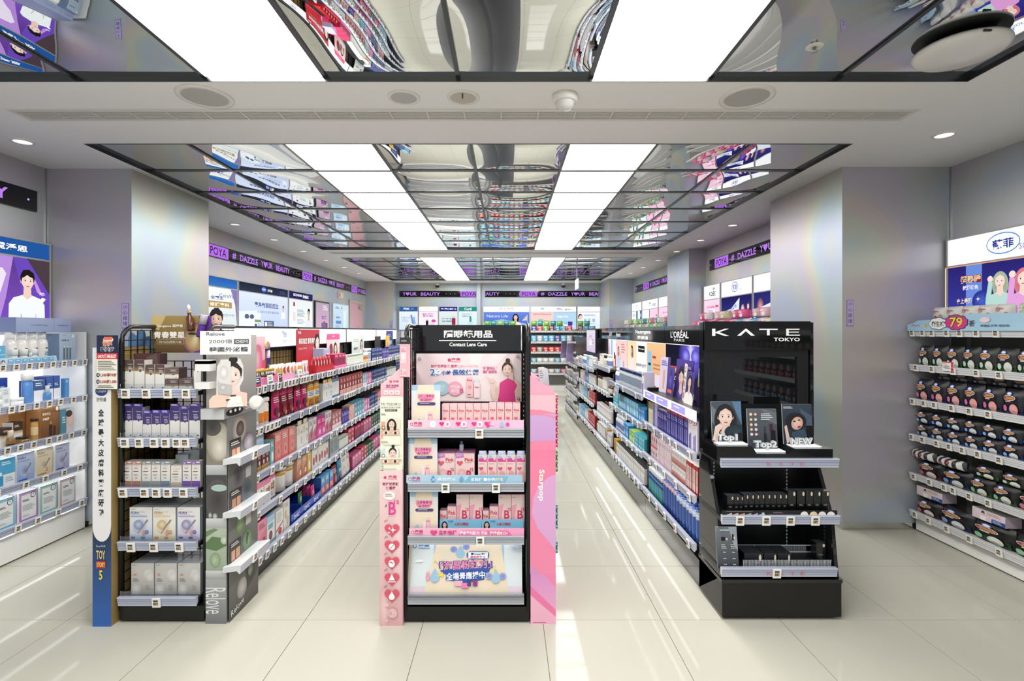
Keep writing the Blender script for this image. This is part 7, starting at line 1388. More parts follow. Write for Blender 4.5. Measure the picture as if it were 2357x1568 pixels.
stand_l(7.3, -.05, zt + .01, .40, .33, [('g', 0, 0, 100, 100, '2a3a8a', '1f2c6c'), ('b', '葉黃素', 50, 50, 20, 60, 'dfe4f4'), ('l', 16, 14, 80, 28, '8a9cd8', 2)], 'st7', 'dark blue display card with white lettering', '26347c', rnd)
# hanging price cards on the pink tray
for i, (x, c1, c2, w_) in enumerate(((3.0, '4a3a6c', 'd83a5a', .075), (3.16, 'eef2ee', '5a7a74', .07), (3.30, '5a2f34', '7a4a4a', .055), (3.62, 'f2f4f2', 'd84a5a', .06))):
    put(standee(w_, .06, [('r', 4, 6, 96, 94, c1), ('l', 14, 18, 86, 56, 'fff' if i % 2 == 0 else '4a6a64', 2), ('r', 10, 66, 90, 86, c2)], .005, 'f4f4f2', rnd), 'hc%d' % i, 'price_card', 'card', ('purple', 'white and green', 'dark brown', 'white and red')[i] + ' price card hooked on the tray lip', GL, x, YL - .03, zt + .012 - .004, 'GS')
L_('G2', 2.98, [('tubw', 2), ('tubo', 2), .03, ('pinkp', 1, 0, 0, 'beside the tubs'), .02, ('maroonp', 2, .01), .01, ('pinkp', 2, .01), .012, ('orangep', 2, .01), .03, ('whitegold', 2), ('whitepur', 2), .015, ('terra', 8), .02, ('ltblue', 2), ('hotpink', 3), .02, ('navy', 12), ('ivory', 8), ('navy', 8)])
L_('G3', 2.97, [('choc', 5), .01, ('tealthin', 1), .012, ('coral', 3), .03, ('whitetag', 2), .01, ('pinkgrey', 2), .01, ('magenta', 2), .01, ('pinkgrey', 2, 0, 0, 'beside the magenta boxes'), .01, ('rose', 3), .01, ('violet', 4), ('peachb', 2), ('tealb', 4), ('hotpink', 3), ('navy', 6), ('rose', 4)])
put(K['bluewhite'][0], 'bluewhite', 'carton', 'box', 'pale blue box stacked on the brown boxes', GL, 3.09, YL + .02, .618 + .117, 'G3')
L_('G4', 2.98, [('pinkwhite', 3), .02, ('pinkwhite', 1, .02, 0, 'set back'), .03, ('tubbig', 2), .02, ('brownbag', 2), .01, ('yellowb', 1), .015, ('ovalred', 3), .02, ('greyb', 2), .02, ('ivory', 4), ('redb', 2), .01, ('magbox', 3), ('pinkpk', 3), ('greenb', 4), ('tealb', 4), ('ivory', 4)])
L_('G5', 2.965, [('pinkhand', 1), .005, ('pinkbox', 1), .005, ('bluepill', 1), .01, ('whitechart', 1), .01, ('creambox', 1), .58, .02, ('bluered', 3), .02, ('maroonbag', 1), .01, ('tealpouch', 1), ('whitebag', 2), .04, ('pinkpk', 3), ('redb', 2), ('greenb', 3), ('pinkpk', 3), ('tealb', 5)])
for i in range(3):
    tray(GL, 3.56 + .19 * i, 3.745 + .19 * i, YL + .012, -.03, .129, .07, '2348b0', f'royal blue plastic tray with white letters, {ORD[i]} from the near end of the lowest shelf', 'tray', 'storage_tray', 'DHC', 'd4dcf4', MG)
for i in range(4): put(K['dhcpouch'][0], 'dhcpouch', 'sachet', 'sachet', K['dhcpouch'][4], GL, 4.01, YL + .03 + .03 * i, .134, 'G5', order=4.0 + .01 * i)
put(pack(.07, .14, .012, '3a8a4a', [('e', 50, 40, 30, 20, 'e4f0e4', '8ac094'), ('l', 20, 66, 80, 84, 'f0f6f0', 2)]), 'greenp', 'sachet', 'sachet', 'green sachet in the middle blue tray', GL, 3.84, YL + .06, .134, 'G5')

# ------------------------------------------------------------------ right gondola, its side on the right aisle
GR = Frame((1.315, 0, 0), -PI / 2)            # x = -depth, front at y = -.225
YR = -.225
redges = [2.945, 4.10, 5.42, 6.42, 7.95, 9.75]
rsh = [[('1', .232), ('2', .508), ('3', .752), ('4', .995)], [('1', .232), ('2', .485), ('3', .715), ('4', .945)], [('1', .245), ('2', .49), ('3', .80), ('4', 1.06)], [('1', .245), ('2', .55), ('3', .76), ('4', .985)], [('1', .16), ('2', .42), ('3', .68), ('4', .92)]]
bl = ('nearest the black stand, violet poster', 'second from the near end, orange poster', 'third from the near end, pink poster', 'fourth from the near end', 'farthest, hung with accessories')
rn = {'1': 'lowest', '2': 'third', '3': 'second', '4': 'top'}
bn = ('first', 'second', 'third', 'fourth', 'fifth')
RZ = {}
def lamp_head(g, L, y, ops):
    g.box(.003, L - .003, y, y + .03, 1.372, 1.505, '0f1012', MK)
    front_art(g, .003, L - .003, y, 1.372, 1.505, ops, m=MK, eps=.0006)
heads = [[('b', "L'ORÉAL", 30, 44, 46, 34, 'f4f6f8'), ('t', 'PARIS', 30, 78, 16, 20, 'f4f6f8')], [('b', 'Neutrogena', 50, 36, 34, 40, 'f4f6f8'), ('b', '露得清', 50, 74, 24, 28, 'f4f6f8')], [('b', 'Aveeno', 62, 56, 40, 24, 'f4f6f8'), ('r', 47.8, 0, 48.4, 100, '2a2b2e'), ('b', 'OLAY', 20, 54, 34, 18, 'e8ecee')], [('l', 8, 30, 24, 66, 'dfe2e4', 3), ('l', 30, 30, 40, 66, 'c4c8cc', 3)], [('b', '飾', 40, 40, 26, 4, 'dfe2e4'), ('b', '品', 54, 40, 26, 4, 'dfe2e4'), ('b', '髮飾', 70, 40, 26, 8, 'dfe2e4')]]
violet_post = [('g', 0, 0, 100, 100, '1c1a2e', '2a2a3a'), ('e', 48, 20, 22, 44, '8a7cf4', '2a2460'), ('e', 48, 14, 8, 22, 'd8d4fc', '6a5ae0'), ('r', 46, 0, 50, 100, 'cfcaf8'), ('r', 44.4, 30, 51.6, 80, '5a4ad8'), ('e', 40, 20, 7, 14, 'a8a0f4', '4a3cc0'), ('e', 56, 20, 7, 14, 'a8a0f4', '4a3cc0'), ('r', 10, 44, 32, 58, 'e0482a'), ('b', '水乳霜', 21, 51, 8, 18, 'f8d84a'), ('b', '神仙精華', 20, 68, 9, 20, 'e8f0f4'), ('b', '無針導入', 80, 34, 19, 34, 'c03a34'), ('o', '無針導入', 80, 34, 18, 33, 'd04038', 'fbf4f4'), ('r', 62, 54, 100, 88, 'c8242a'), ('o', '2', 69, 71, 24, 8, 'f6e060', '7a1a1a'), ('b', '倍超水光', 86, 71, 20, 24, 'fdf4f4')]
orange_post = [('r', 0, 0, 62, 100, 'ffffff'), ('g', 58, 0, 100, 100, 'f2c898', 'e8a878'), ('g', 0, 0, 30, 100, 'f8dcb0', 'fbe8d0'), ('f', 16, 26, 22, '2a1c1a', 'f4e4e8', 'long', 'f2d2c4'), ('r', 36, 10, 54, 26, '2a2a2e'), ('b', 'Neutrogena', 45, 18, 5, 15, 'ffffff'), ('b', '高效極光防曬', 45, 60, 9, 28, '4a5468'), ('l', 38, 76, 52, 90, '9aa4b0', 3), ('r', 63, 20, 71, 92, '8ac4ec'), ('r', 64, 48, 70, 54, '2a2a34'), ('r', 74, 30, 82, 36, 'c8483a'), ('l', 76, 48, 96, 66, 'c08a5c', 2), ('r', 80, 72, 92, 100, 'e4d8ec')]
pink_post = [('g', 0, 0, 100, 100, 'f4ccc8', 'f6dcd4'), ('r', 0, 0, 14, 100, 'fdfdfd'), ('g', 14, 0, 26, 100, 'a8c8f0', '8ab0e4'), ('r', 26, 0, 46, 100, 'f4f0ea'), ('e', 6, 40, 5, 34, 'e88a9a', 'f8e0e4'), ('r', 35, 40, 41, 60, '2a2624'), ('r', 33, 60, 43, 100, 'e4d4b8'), ('e', 44, 66, 3, 20, 'c83a3a'), ('r', 46, 0, 48, 100, 'e8ecee'), ('f', 60, 32, 20, '5a3a30', 'c4d4f0', 'long', 'f0ccc0'), ('l', 50, 12, 56, 20, 'c46a7c', 2), ('r', 50, 84, 66, 94, 'fdfdfd'), ('b', 'MINERAL', 59, 89, 5, 12, '3a3a3e'), ('l', 78, 10, 96, 40, 'c88a94', 4), ('r', 86, 60, 92, 96, '9ab8ec'), ('l', 70, 40, 76, 60, 'd09aa4', 3)]
posts = [violet_post, orange_post, pink_post, None, None]
for b in range(5):
    n_, f_ = redges[b], redges[b + 1]
    L = f_ - n_
    bay = tag(empty('shelving_bay', GR.w(-f_, 0, 0), GR.rz), f'black shelving bay of the right aisle run, {bl[b]}', 'shelving', 'shelving bays of the right aisle')
    G().box(.002, L - .002, YR + .012, .22, .004, .155 if b < 4 else .10, '141517', MK).build('kick_plate', bay)
    G().box(.002, L - .002, -.006, .0, .16, 1.505, '101113', MB).build('back_panel', bay)
    for x in (.001, L - .019) if b < 4 else (L - .019,): G().box(x, x + .016, YR + .03, -.006, .16, 1.02 if b in (0, 1, 2) else .98, '121315', MB).build('divider', bay)
    g = G(); lamp_head(g, L, -.062, heads[b]); g.build('header', bay)
    if posts[b]:
        g = G(); g.box(.004, L - .004, -.05, -.008, 1.0, 1.368, '1a1a1c', MB)
        y = -.0505
        g.face([(.008, y, 1.0), (L - .008, y, 1.0), (L - .008, y, 1.366), (.008, y, 1.366)], c('ffffff'), MEL)
        front_art(g, .008, L - .008, y, 1.0, 1.366, posts[b], m=ME, eps=.0005)
        g.face([(.004, y - .001, 1.366), (L - .004, y - .001, 1.366), (L - .004, y - .001, 1.371), (.004, y - .001, 1.371)], c('ffffff'), MEL)
        g.build('lit_poster', bay)
    for k, z in rsh[b]:
        key = 'R%d%s' % (b, k); RZ[key] = z
        SH[key] = (f'{rn[k]} shelf, {bn[b]} right bay', 'from near end', -1)
        nt = {0: (5, 5, 6, 0), 1: (9, 6, 6, 3), 2: (11, 7, 6, 0), 3: (12, 10, 6, 4), 4: (4, 6, 5, 5)}[b][int(k) - 1]
        tg = [L - .07 - (L - .12) * (i + R.random() * .5) / max(nt, 1) for i in range(nt)]
        shelf(bay, .018 if b < 4 else .004, L - .02, YR, -.01, z, tg, '1e1f22', 'clear' if not (b == 0 and k == '4') else None, 0, None, led=(k != '4' and b < 3))
        if b == 0 and k == '4':
            g = G(); g.box(.004, L - .02, YR - .006, YR, z - .05, z + .012, 'f4f6f8', MEL)
            for x0 in (.05, .36, .70):
                front_art(g, x0, x0 + .26, YR - .006, z - .046, z + .008, [('r', 0, 8, 100, 92, 'b4acec'), ('l', 20, 30, 74, 66, 'eeecfc', 1)], m=ME, eps=.0004)
            g.build('lit_shelf_front', bay)
r_ = lambda key, d0, seq, **kw: fill(GR, key, YR, RZ[key] + .001, -d0, seq, -1, kw.pop('lim', None), jit=.004, **kw)
# bay 1
r_('R04', 2.98, [])
SH['RS'] = ('top shelf, first right bay', 'from near end', -1)
def stand_r(d, y, w_, h_, ops, key, desc, col='eee', outline=None, rz=0.0, tilt=.02, sh='RS', name='display_card', z=None):
    return put(standee(w_, h_, ops, tilt, col, outline), key, name, 'display card', desc, GR, -d, y, (RZ['R04'] if z is None else z) + .001, sh, rz=rz)
fa = lambda: [('r', 0, 0, 100, 100, 'efe9de'), ('r', 26, 5, 62, 13, 'd84a44'), ('b', 'CINEMATY' if False else '', 50, 50, 1, 1, 'fff')]
stand_r(3.08, -.16, .12, .19, [('g', 0, 0, 100, 100, 'd8d0e4', 'cfc4d8'), ('e', 50, 40, 26, 22, 'd8b4a0', 'c09a8a'), ('l', 14, 70, 86, 90, '5a4a9a', 3)], 'rs0', 'pale lilac leaning card nearest the black stand', 'e4dcec', rz=-.3)
stand_r(3.17, -.11, .24, .235, [('g', 0, 0, 100, 100, 'c9c8c4', '8a86a4'), ('r', 0, 50, 100, 100, '3f2f7a'), ('r', 6, 4, 90, 16, 'f0e8c4'), ('l', 10, 6, 84, 13, '5a4a8a', 1), ('r', 24, 16, 44, 34, '4a3aa0'), ('e', 34, 46, 14, 18, '3a2a8c', '5a48b4'), ('r', 30, 8, 38, 18, '2a1f60'), ('r', 68, 22, 82, 92, '2e2468'), ('r', 66, 34, 88, 42, 'e0603a'), ('l', 70, 46, 80, 84, 'c9c0ec', 4)], 'rs1', 'violet display stand with perfume bottle picture', '4a3a94', [(0, 100), (0, 10), (20, 0), (100, 4), (100, 100)])
stand_r(3.32, -.15, .15, .21, [('g', 0, 0, 100, 100, '4a3a8c', '3a2c74'), ('f', 48, 34, 34, '2a2020', 'f2eee8', 'long', 'f0d2c4')], 'rs2', 'cut-out woman in white with outlined hair', 'f6f4f4', [(8, 100), (0, 70), (14, 50), (20, 10), (40, 0), (66, 2), (80, 20), (82, 50), (100, 70), (96, 100)])
stand_r(3.47, -.13, .16, .25, [('r', 0, 0, 100, 100, 'efeade'), ('r', 28, 6, 70, 14, 'd04a44'), ('l', 16, 18, 84, 26, '4a4640', 1), ('r', 20, 33, 80, 40, '9a8a5a'), ('r', 14, 44, 60, 62, 'd8a47c'), ('r', 36, 44, 40, 62, 'f4dcc4'), ('l', 66, 48, 90, 58, 'c88a7a', 2), ('r', 40, 65, 64, 70, '3a3470'), ('r', 14, 74, 60, 90, 'd8a47c'), ('r', 36, 74, 40, 90, 'f4dcc4'), ('l', 66, 78, 90, 88, 'c88a7a', 2)], 'rs3', 'cream information card with skin photographs', 'e4ddd0', rz=-.25)
stand_r(3.60, -.092, .34, .27, [('g', 0, 0, 100, 100, '43308c', '4e3a98'), ('f', 36, 46, 44, '241c20', '5a48a4', 'short', 'efcfc0'), ('b', "L'ORÉAL", 78, 18, 9, 30, 'e4dcf4')], 'rs4', 'large violet display card with a half hidden face', '3a2a80')
stand_r(3.80, -.12, .16, .21, [('g', 0, 0, 100, 100, '4a3a98', '2f2470'), ('e', 50, 50, 24, 26, '6a58c0', '3a2c88'), ('r', 42, 14, 58, 30, '2a2060'), ('r', 20, 80, 80, 92, 'e0643a')], 'rs5', 'violet round bottle card with orange tag', 'd8d0ec', [(10, 100), (0, 60), (20, 30), (40, 0), (60, 0), (82, 30), (100, 60), (90, 100)])
stand_r(3.98, -.11, .14, .27, [('g', 0, 0, 100, 100, 'cfc4e4', 'dcd0e4'), ('r', 36, 36, 58, 74, 'd8a884'), ('r', 40, 74, 52, 90, 'e0a03a'), ('l', 14, 10, 80, 26, '7a68b0', 3), ('r', 84, 0, 100, 100, '3f2f88')], 'rs6', 'tall lilac display card at the far end', 'b4a4d8', rz=.2)
r_('R03', 2.985, [('purwhite', 2), .004, ('navytall', 11), .006, ('violsmall', 5), .006, ('lavbig', 1, .0), .006, ('goldcream', 3)], lim=-4.07)
r_('R02', 2.985, [('redslim', 6), .008, ('whitered', 5), .008, ('pinkpale', 6), .006, ('pinkface', 3)], lim=-4.075)
for i in range(5): put(K['whitered'][0], 'whitered', 'carton', 'box', 'small white and red box, upper tier', GR, -(3.185 + .055 * i + .0275), YR + .016, RZ['R02'] + .0865, 'R02')
for i in range(3): put(K['pinkface'][0], 'pinkface', 'carton', 'box', 'small pink box with dark oval, upper tier', GR, -(3.783 + .058 * i + .029), YR + .016, RZ['R02'] + .1015, 'R02')
r_('R01', 2.985, [('bluebottle', 7), ('blueredbottle', 5), .01, ('tealbottle', 8)], lim=-4.08)
r_('R01', 2.985, [('bluebottle', 7, .06, 0, 'second row'), ('blueredbottle', 5, .06, 0, 'second row'), .01, ('tealbottle', 8, .045, 0, 'second row')], lim=-4.08)
r_('R01', 3.679, [('tealbottle', 8, .092, 0, 'third row')], lim=-4.08)
# bay 2
r_('R14', 4.14, [('purwhite', 1), .03, ('greytube', 18), .02, ('whitebot', 3)], lim=-5.38)
r_('R13', 4.14, [('bluecart2', 3), .006, ('bluecart', 14), .01, ('turq', 4)], lim=-5.38)
r_('R12', 4.14, [('turq', 5), ('limebox', 2), .02, ('bluecart2', 3), .02, ('whitebot', 6)], lim=-5.38)
r_('R11', 4.14, [('whiteprint', 18), .005, ('ambercart', 2)], lim=-5.38)
SH['RC'] = ('before the turquoise boxes, right aisle', '', -1)
put(standee(.2, .1, [('g', 0, 0, 100, 100, 'a4b4bc', '8a9aa4'), ('f', 14, 40, 50, '1c1a1a', 'e4f0f4', 'bun', 'ecd0c2'), ('l', 40, 30, 84, 60, 'd8e2e8', 3)], .01, 'b4c0c8'), 'brace', 'shelf_card', 'card', 'grey shelf card with a small portrait', GR, -4.95, YR - .048, RZ['R14'] - .10, 'RC')
# bay 3 with a glossy canopy tray
r_('R24', 5.46, [.1, ('whitebot', 3), ('beigeb', 3), .06, ('whitecart', 3), ('creamjar', 2)], lim=-6.38)
r_('R23', 5.46, [('creamjar', 3), .03, ('whitecart', 4), .02, ('beigeb', 6)], lim=-6.38)
r_('R22', 5.46, [('multidot', 16)], lim=-6.38)
for i in range(14): put(K['beigeb'][0], 'beigeb', 'bottle', 'bottle', 'beige bottle with brown cap, back row', GR, -(5.50 + .056 * i), YR + .09, RZ['R22'] + .001, 'R22')
r_('R21', 5.46, [('multidot', 4), ('ambercart', 1), ('bluecart2', 1), .01, ('whitecart', 7), ('beigeb', 2)], lim=-6.38)
# bay 4
r_('R34', 6.46, [('clearpk', 3), .1, ('whitecart', 4), ('skyslim', 5), .05, ('whitebot', 6), ('clearpk', 8)], lim=-7.9)
r_('R33', 6.46, [('whitecart', 8), .04, ('bluebox', 2), .03, ('peachb', 2), ('whitecart', 4)], lim=-7.9)
r_('R32', 6.46, [('redcart', 6), .02, ('beigeb', 3), ('skyslim', 9), ('ltblue', 3), ('whitecart', 3)], lim=-7.9)
r_('R31', 6.46, [('redcart', 7), .02, ('whitecart', 4), ('skyslim', 12), ('ltblue', 4)], lim=-7.9)
# bay 5: accessories hung in columns
for key, z in rsh[4]:
    kk = 'R4' + key
    r_(kk, 8.0, [('beadpk', 6), .04, ('clearpk', 8), .02, ('beadpk', 10), ('clearpk', 9), ('beadpk', 6)], lim=-9.7)
    r_(kk, 8.02, [('clearpk', 5, .08, .0, 'back row'), .08, ('beadpk', 9, .08, 0, 'back row')], lim=-9.7)
put(K['purplebin'][0], 'purplebin', 'tray_box', 'box', 'purple slanted tray', GR, -8.12, YR + .02, .161, 'R41') if False else None
SH['RA'] = ('far end of the right aisle', 'from near end', -1)
for i, (d, z, w_) in enumerate(((8.55, 1.10, .30), (9.5, 1.12, .26))):
    put(standee(w_, .30, [('g', 0, 0, 100, 100, 'b49ad8', 'c4b4e4'), ('l', 20, 4, 80, 12, 'f4f0fa', 1)] + [('r', x, y, x + 36, y + 20, 'e4d4cc') for x in (10, 54) for y in (20, 46, 72)] + [('e', x + 18, y + 10, 9, 6, '8a5a4a', 'c49a84') for x in (10, 54) for y in (20, 46, 72)], .02, 'c9b4e8'), 'acc%d' % i, 'display_card', 'display card', ('nearer', 'farther')[i] + ' lilac picture card of hair accessories', GR, -d, YR - .05, z - .13, 'RA', rz=-.5)
r = tag(empty('screen', GR.w(-7.82, -.075, 1.16), GR.rz), 'upright screen showing two figures in white on lilac, above the right aisle', 'screen')
G().box(0, .78, -.03, 0, 0, .335, '16171a', MB).build('case', r)
g = G(); front_art(g, .012, .768, -.03, .012, .323, [('g', 0, 0, 100, 100, 'e4dcf0', 'd4c4e0'), ('f', 40, 34, 14, '2a2424', 'f4f4f8', 'short', 'ecd0c4'), ('f', 62, 32, 14, '2a2424', 'f8f8fb', 'short', 'ecd0c4'), ('l', 74, 40, 92, 50, '9a84b4', 2), ('r', 74, 56, 92, 60, 'b49a5a')], m=ME, eps=.0006); g.build('display', r)
# end frame of the far bay
# ================================================================== near left wall shelves (white, lit)
NL = Frame((XL, 0, 0), PI / 2)                # x = depth, front at y = -.32
YN = -.32
unit = tag(empty('wall_shelving', NL.w(2.30, 0, 0), NL.rz), 'white backlit wall shelving of skincare under the purple poster', 'shelving')
L = 3.84 - 2.30
nx_ = lambda d: d - 2.30
G().box(0, L, YN + .012, 0, .012, .175, 'f2f2f0', MB).build('plinth', unit)
G().box(0, L, YN + .05, 0, 0, .012, '3a3a3a', MB).build('foot', unit)
G().box(L - .016, L, YN, 0, .175, 1.46, 'f4f4f2', MB).build('end_panel', unit)
G().box(0, L - .016, -.012, 0, .175, 1.5, 'fbfbfa', MB).build('back_panel', unit)
g = G(); g.box(.0, L - .02, -.016, -.0125, .19, 1.44, 'f6f9ff', MEL); g.build('light_panel', unit)
NZ = (('N1', 1.248), ('N2', .985), ('N3', .733), ('N4', .485), ('N5', .225))
for i, (k, z) in enumerate(NZ):
    SH[k] = (f'{ORD[i]} shelf, white wall unit', 'from the pillar', -1)
    tg = [L - .05 - .088 * (j + (.35 * R.random() if i else 0)) * (1.0, 1.05, 1.1, 1.75, 1.9)[i] for j in range((15, 14, 13, 8, 8)[i])]
    shelf(unit, 0, L - .016, YN, -.017, z, [t for t in tg if t > .03], 'f6f6f5', 'clear', 0, 0, led=True, th=.02)
nz = dict(NZ)
def n_(k, d, *a, **kw): return put(a[0], a[1], a[2], a[3], a[4], NL, d, YN + kw.get('y', .02), nz[k] + .0012 + kw.get('up', 0), k)
# first shelf
wb = bottle(.035, .205, 'f0eeea', 'f4f3f0', .22, None, .62)
def lab_bottle(r, h_, cap, ops, ch=.22, neck=.62, body='f0eeea'):
    def f():
        hb = h_ * (1 - ch)
        g = G().lathe([(r * .92, 0, body), (r, .006, body), (r, hb * .80, body), (r * .86, hb * .93, body), (r * neck, hb, body)], 18, MG, 0, r)
        q = G().lathe([(r * neck * 1.14, hb - .001, cap), (r * neck * 1.14, h_ - .004, cap), (r * neck, h_, cap)], 18, MG, 0, r)
        t = G(); n = 8; w_ = r * 2
        Art(t, (-r, r, 0), (2 * r, 0, 0), (0, 0, hb), (0, -1, 0), (0, 0, 100, 100), MG, .0003, warp=lambda u, v: r * math.sqrt(max(0, 1 - (2 * u - 1) ** 2)) + .0004).run(ops)
        return [(None, g.mesh('bottle')), ('cap', q.mesh('cap')), ('label', t.mesh('label'))]
    return f
lotion = lab_bottle(.036, .21, 'f6f5f2', [('e', 60, 62, 13, 9, '3a8ad0'), ('t', 'HA', 60, 62, 7, 14, 'ffffff'), ('t', 'Neogence', 38, 66, 6, 30, '5a6a7a', 90), ('r', 40, 36, 66, 40, '3a3a3c')])
for i in range(4): n_('N1', 3.585 - .076 * i, lotion, 'lotion', 'lotion_bottle', 'bottle', 'large white lotion bottle with blue disc', y=.07)
n_('N1', 3.71, carton(.14, .20, .10, '9db4d0', [('g', 0, 0, 100, 100, 'b8c8dc', '9ab2ce'), ('t', 'Neogence', 30, 6, 3, 30, '4a5a78'), ('b', '玻尿酸 B5', 36, 24, 7, 44, '4a5a78'), ('d', 82, 10, 5, 'e4f0fa'), ('r', 24, 50, 34, 92, '6a7078'), ('r', 42, 50, 52, 92, '6a7078'), ('r', 60, 50, 70, 92, '6a7078'), ('p', [(24, 50), (29, 42), (34, 50)], 'dfe4e8'), ('p', [(42, 50), (47, 42), (52, 50)], 'dfe4e8'), ('p', [(60, 50), (65, 42), (70, 50)], 'dfe4e8')], side='7d94b4'), 'displaybox', 'display_box', 'box', 'blue grey display box picturing three vials', y=.03)
n_('N1', 3.55, carton(.42, .095, .14, 'a4b0d4', [('g', 0, 0, 100, 100, 'aab6d8', '98a8d0'), ('t', 'Neogence', 40, 52, 14, 28, '4a5680', 180), ('r', 66.5, 0, 67, 100, '7d8cb4'), ('t', 'Neogence', 84, 52, 12, 20, '4a5680', 180)], side='8494bc'), 'topbox', 'display_box', 'box', 'long blue grey box lying on the bottles, lettering upside down', y=.05, up=.2125)
pb = lambda c1: carton(.07, .125, .06, 'eef2f4', [('r', 0, 0, 100, 66, c1), ('l', 14, 16, 70, 30, 'e8f4fa', 2), ('r', 0, 44, 100, 48, 'd4ecf6'), ('e', 80, 84, 8, 5, 'e0908a')], side='a4c8dc')
for i, d in enumerate((3.245, 3.17, 3.095, 3.02)): n_('N1', d, pb('6ab4d8'), 'pbx', 'carton', 'box', 'sky blue and white cream box', y=.06)
tubed = bottle(.022, .10, 'eef0f0', 'f2f2f0', .4, (.1, .3, '7ab4d4'), .95)
for d in (3.40, 3.47, 3.33): n_('N1', d, tubed, 'tubed', 'cream_jar', 'jar', 'small white cream bottle', y=.035)
n_('N1', 3.435, bottle(.014, .075, '6ab0d8', 'eef2f4', .4, None, .6), 'bserum', 'serum_bottle', 'bottle', 'small sky blue serum bottle', y=.03)
n_('N1', 3.40, standee(.40, .048, [('g', 0, 0, 100, 100, 'b4d4e6', '9ac4dc'), ('e', 4, 50, 3, 26, '2a2422'), ('e', 4, 60, 2, 18, 'ecccbc')] + [('p', [(12 + 12 * i, 20), (22 + 12 * i, 20), (20 + 12 * i, 86), (10 + 12 * i, 86)], '6aa4c8') for i in range(7)] + [('l', 13 + 12 * i, 34, 20 + 12 * i, 56, 'e4f2fa', 1) for i in range(7)], .01, 'b4d0e0'), 'dropstrip', 'shelf_card', 'card', 'long pale blue shelf card with a small portrait', y=.006)
# second shelf
wbt = lambda r, h_, body, cap, band: bottle(r, h_, body, cap, .3, band, .9)
n_('N2', 3.73, carton(.035, .14, .03, '5a94cc', [('l', 20, 10, 80, 24, 'cfe4f4', 2)]), 'n2a', 'carton', 'box', 'slim bright blue box nearest the pillar', y=.05)
for i, d in enumerate((3.655, 3.60)): n_('N2', d, carton(.05, .165, .10, 'e8edf2', [('r', 0, 0, 100, 52, '3a5a9c'), ('l', 14, 30, 80, 44, 'dfe8f4', 2)], top='2f4fae', side='2c4690'), 'n2b', 'carton', 'box', 'white box with navy upper half', y=.06)
n_('N2', 3.52, carton(.085, .145, .10, 'eceff2', [('r', 0, 0, 100, 46, '44608c'), ('l', 14, 12, 80, 30, 'dfe8f4', 2)], side='32508c'), 'n2c', 'carton', 'box', 'wide white box with slate blue upper half', y=.06)
n_('N2', 3.565, bottle(.022, .105, '5a90c8', 'e6ecf0', .42, None, .5), 'n2d', 'serum_bottle', 'bottle', 'blue serum bottle with white dropper', y=.025)
n_('N2', 3.43, bottle(.030, .20, '5f93d4', 'f2f2ee', .22, None, .98), 'n2e', 'lotion_bottle', 'bottle', 'tall blue lotion bottle with white cap', y=.03)
for i, d in enumerate((3.37, 3.31, 3.25)): n_('N2', d, carton(.055, .175, .06, '2c4aa4', [('g', 0, 0, 100, 100, '3456b4', '24409c'), ('l', 14, 30, 80, 44, 'c4d4f0', 2)], top='3a5ab8'), 'n2f', 'carton', 'box', 'royal blue box at the back', y=.16)
n_('N2', 3.35, jar(.036, .05, 'eef0f0', 'f6f6f4', .4), 'n2g', 'cream_jar', 'jar', 'low white cream jar', y=.02)
n_('N2', 3.285, carton(.05, .12, .05, 'dfe2e2', [('l', 16, 10, 80, 40, '9aa4a8', 3), ('r', 30, 60, 80, 80, 'b4bcc0')]), 'n2h', 'carton', 'box', 'pale grey box', y=.06)
for i, d in enumerate((3.215,)): n_('N2', d, bottle(.018, .10, 'e8ecea', 'f2f2f0', .45, (.1, .5, 'c9d0d0'), .6), 'n2i', 'serum_bottle', 'bottle', 'frosted serum bottle', y=.02)
n_('N2', 3.155, bottle(.028, .18, 'f2f2f0', 'f4f4f2', .26, None, .98), 'n2j', 'lotion_bottle', 'bottle', 'plain white lotion bottle', y=.04)
n_('N2', 3.07, carton(.09, .10, .07, 'e0e6ec', [('g', 0, 0, 100, 100, 'e8ecf2', 'd4dce8'), ('p', [(40, 60), (80, 70), (70, 84), (44, 76)], 'd87080'), ('l', 12, 14, 60, 40, '9ab0c8', 3)]), 'n2k', 'carton', 'box', 'white box with a red lip print', y=.03)
n_('N2', 3.02, carton(.06, .165, .06, 'f2f0ee', [('r', 0, 0, 100, 22, 'e87a4a'), ('l', 20, 40, 80, 60, 'd4a090', 3)], top='ee8a5a'), 'n2l', 'carton', 'box', 'white box with orange top', y=.12)
for i, d in enumerate((2.96, 2.90)): n_('N2', d, carton(.055, .18, .06, 'eeeef0', [('r', 0, 0, 100, 24, 'e0587a'), ('r', 8, 30, 92, 90, 'd8e4ea')], top='7ab4a4'), 'n2m', 'carton', 'box', 'white box with pink top band', y=.10)
# third shelf
n_('N3', 3.71, carton(.11, .175, .05, '5a8ca0', [('r', 40, 0, 100, 100, 'd8d4d4'), ('e', 70, 44, 30, 30, 'ecd0c4', 'e0c4b8'), ('e', 60, 20, 26, 14, '4a3a36'), ('l', 8, 30, 34, 60, 'dfeaf0', 3)]), 'n3a', 'carton', 'box', 'teal box with a half face portrait', y=.03)
n_('N3', 3.58, carton(.145, .215, .10, '8a6038', [('g', 0, 0, 100, 100, '9a6c40', '6a4526'), ('t', 'Neogence', 28, 6, 3.4, 40, 'f0e0c4'), ('b', '青春再生', 30, 24, 9, 44, 'f4e4c8'), ('b', '滋養霜', 26, 40, 9, 34, 'f4e4c8'), ('r', 44, 60, 60, 96, '3a241a'), ('r', 47, 50, 57, 60, 'b48a4a'), ('r', 66, 66, 78, 96, '4a2c1c'), ('e', 86, 12, 8, 7, 'f6f0e4')], side='b8824c', top='b4854c'), 'n3b', 'gift_box', 'box', 'large brown gift box with white disc', y=.04)
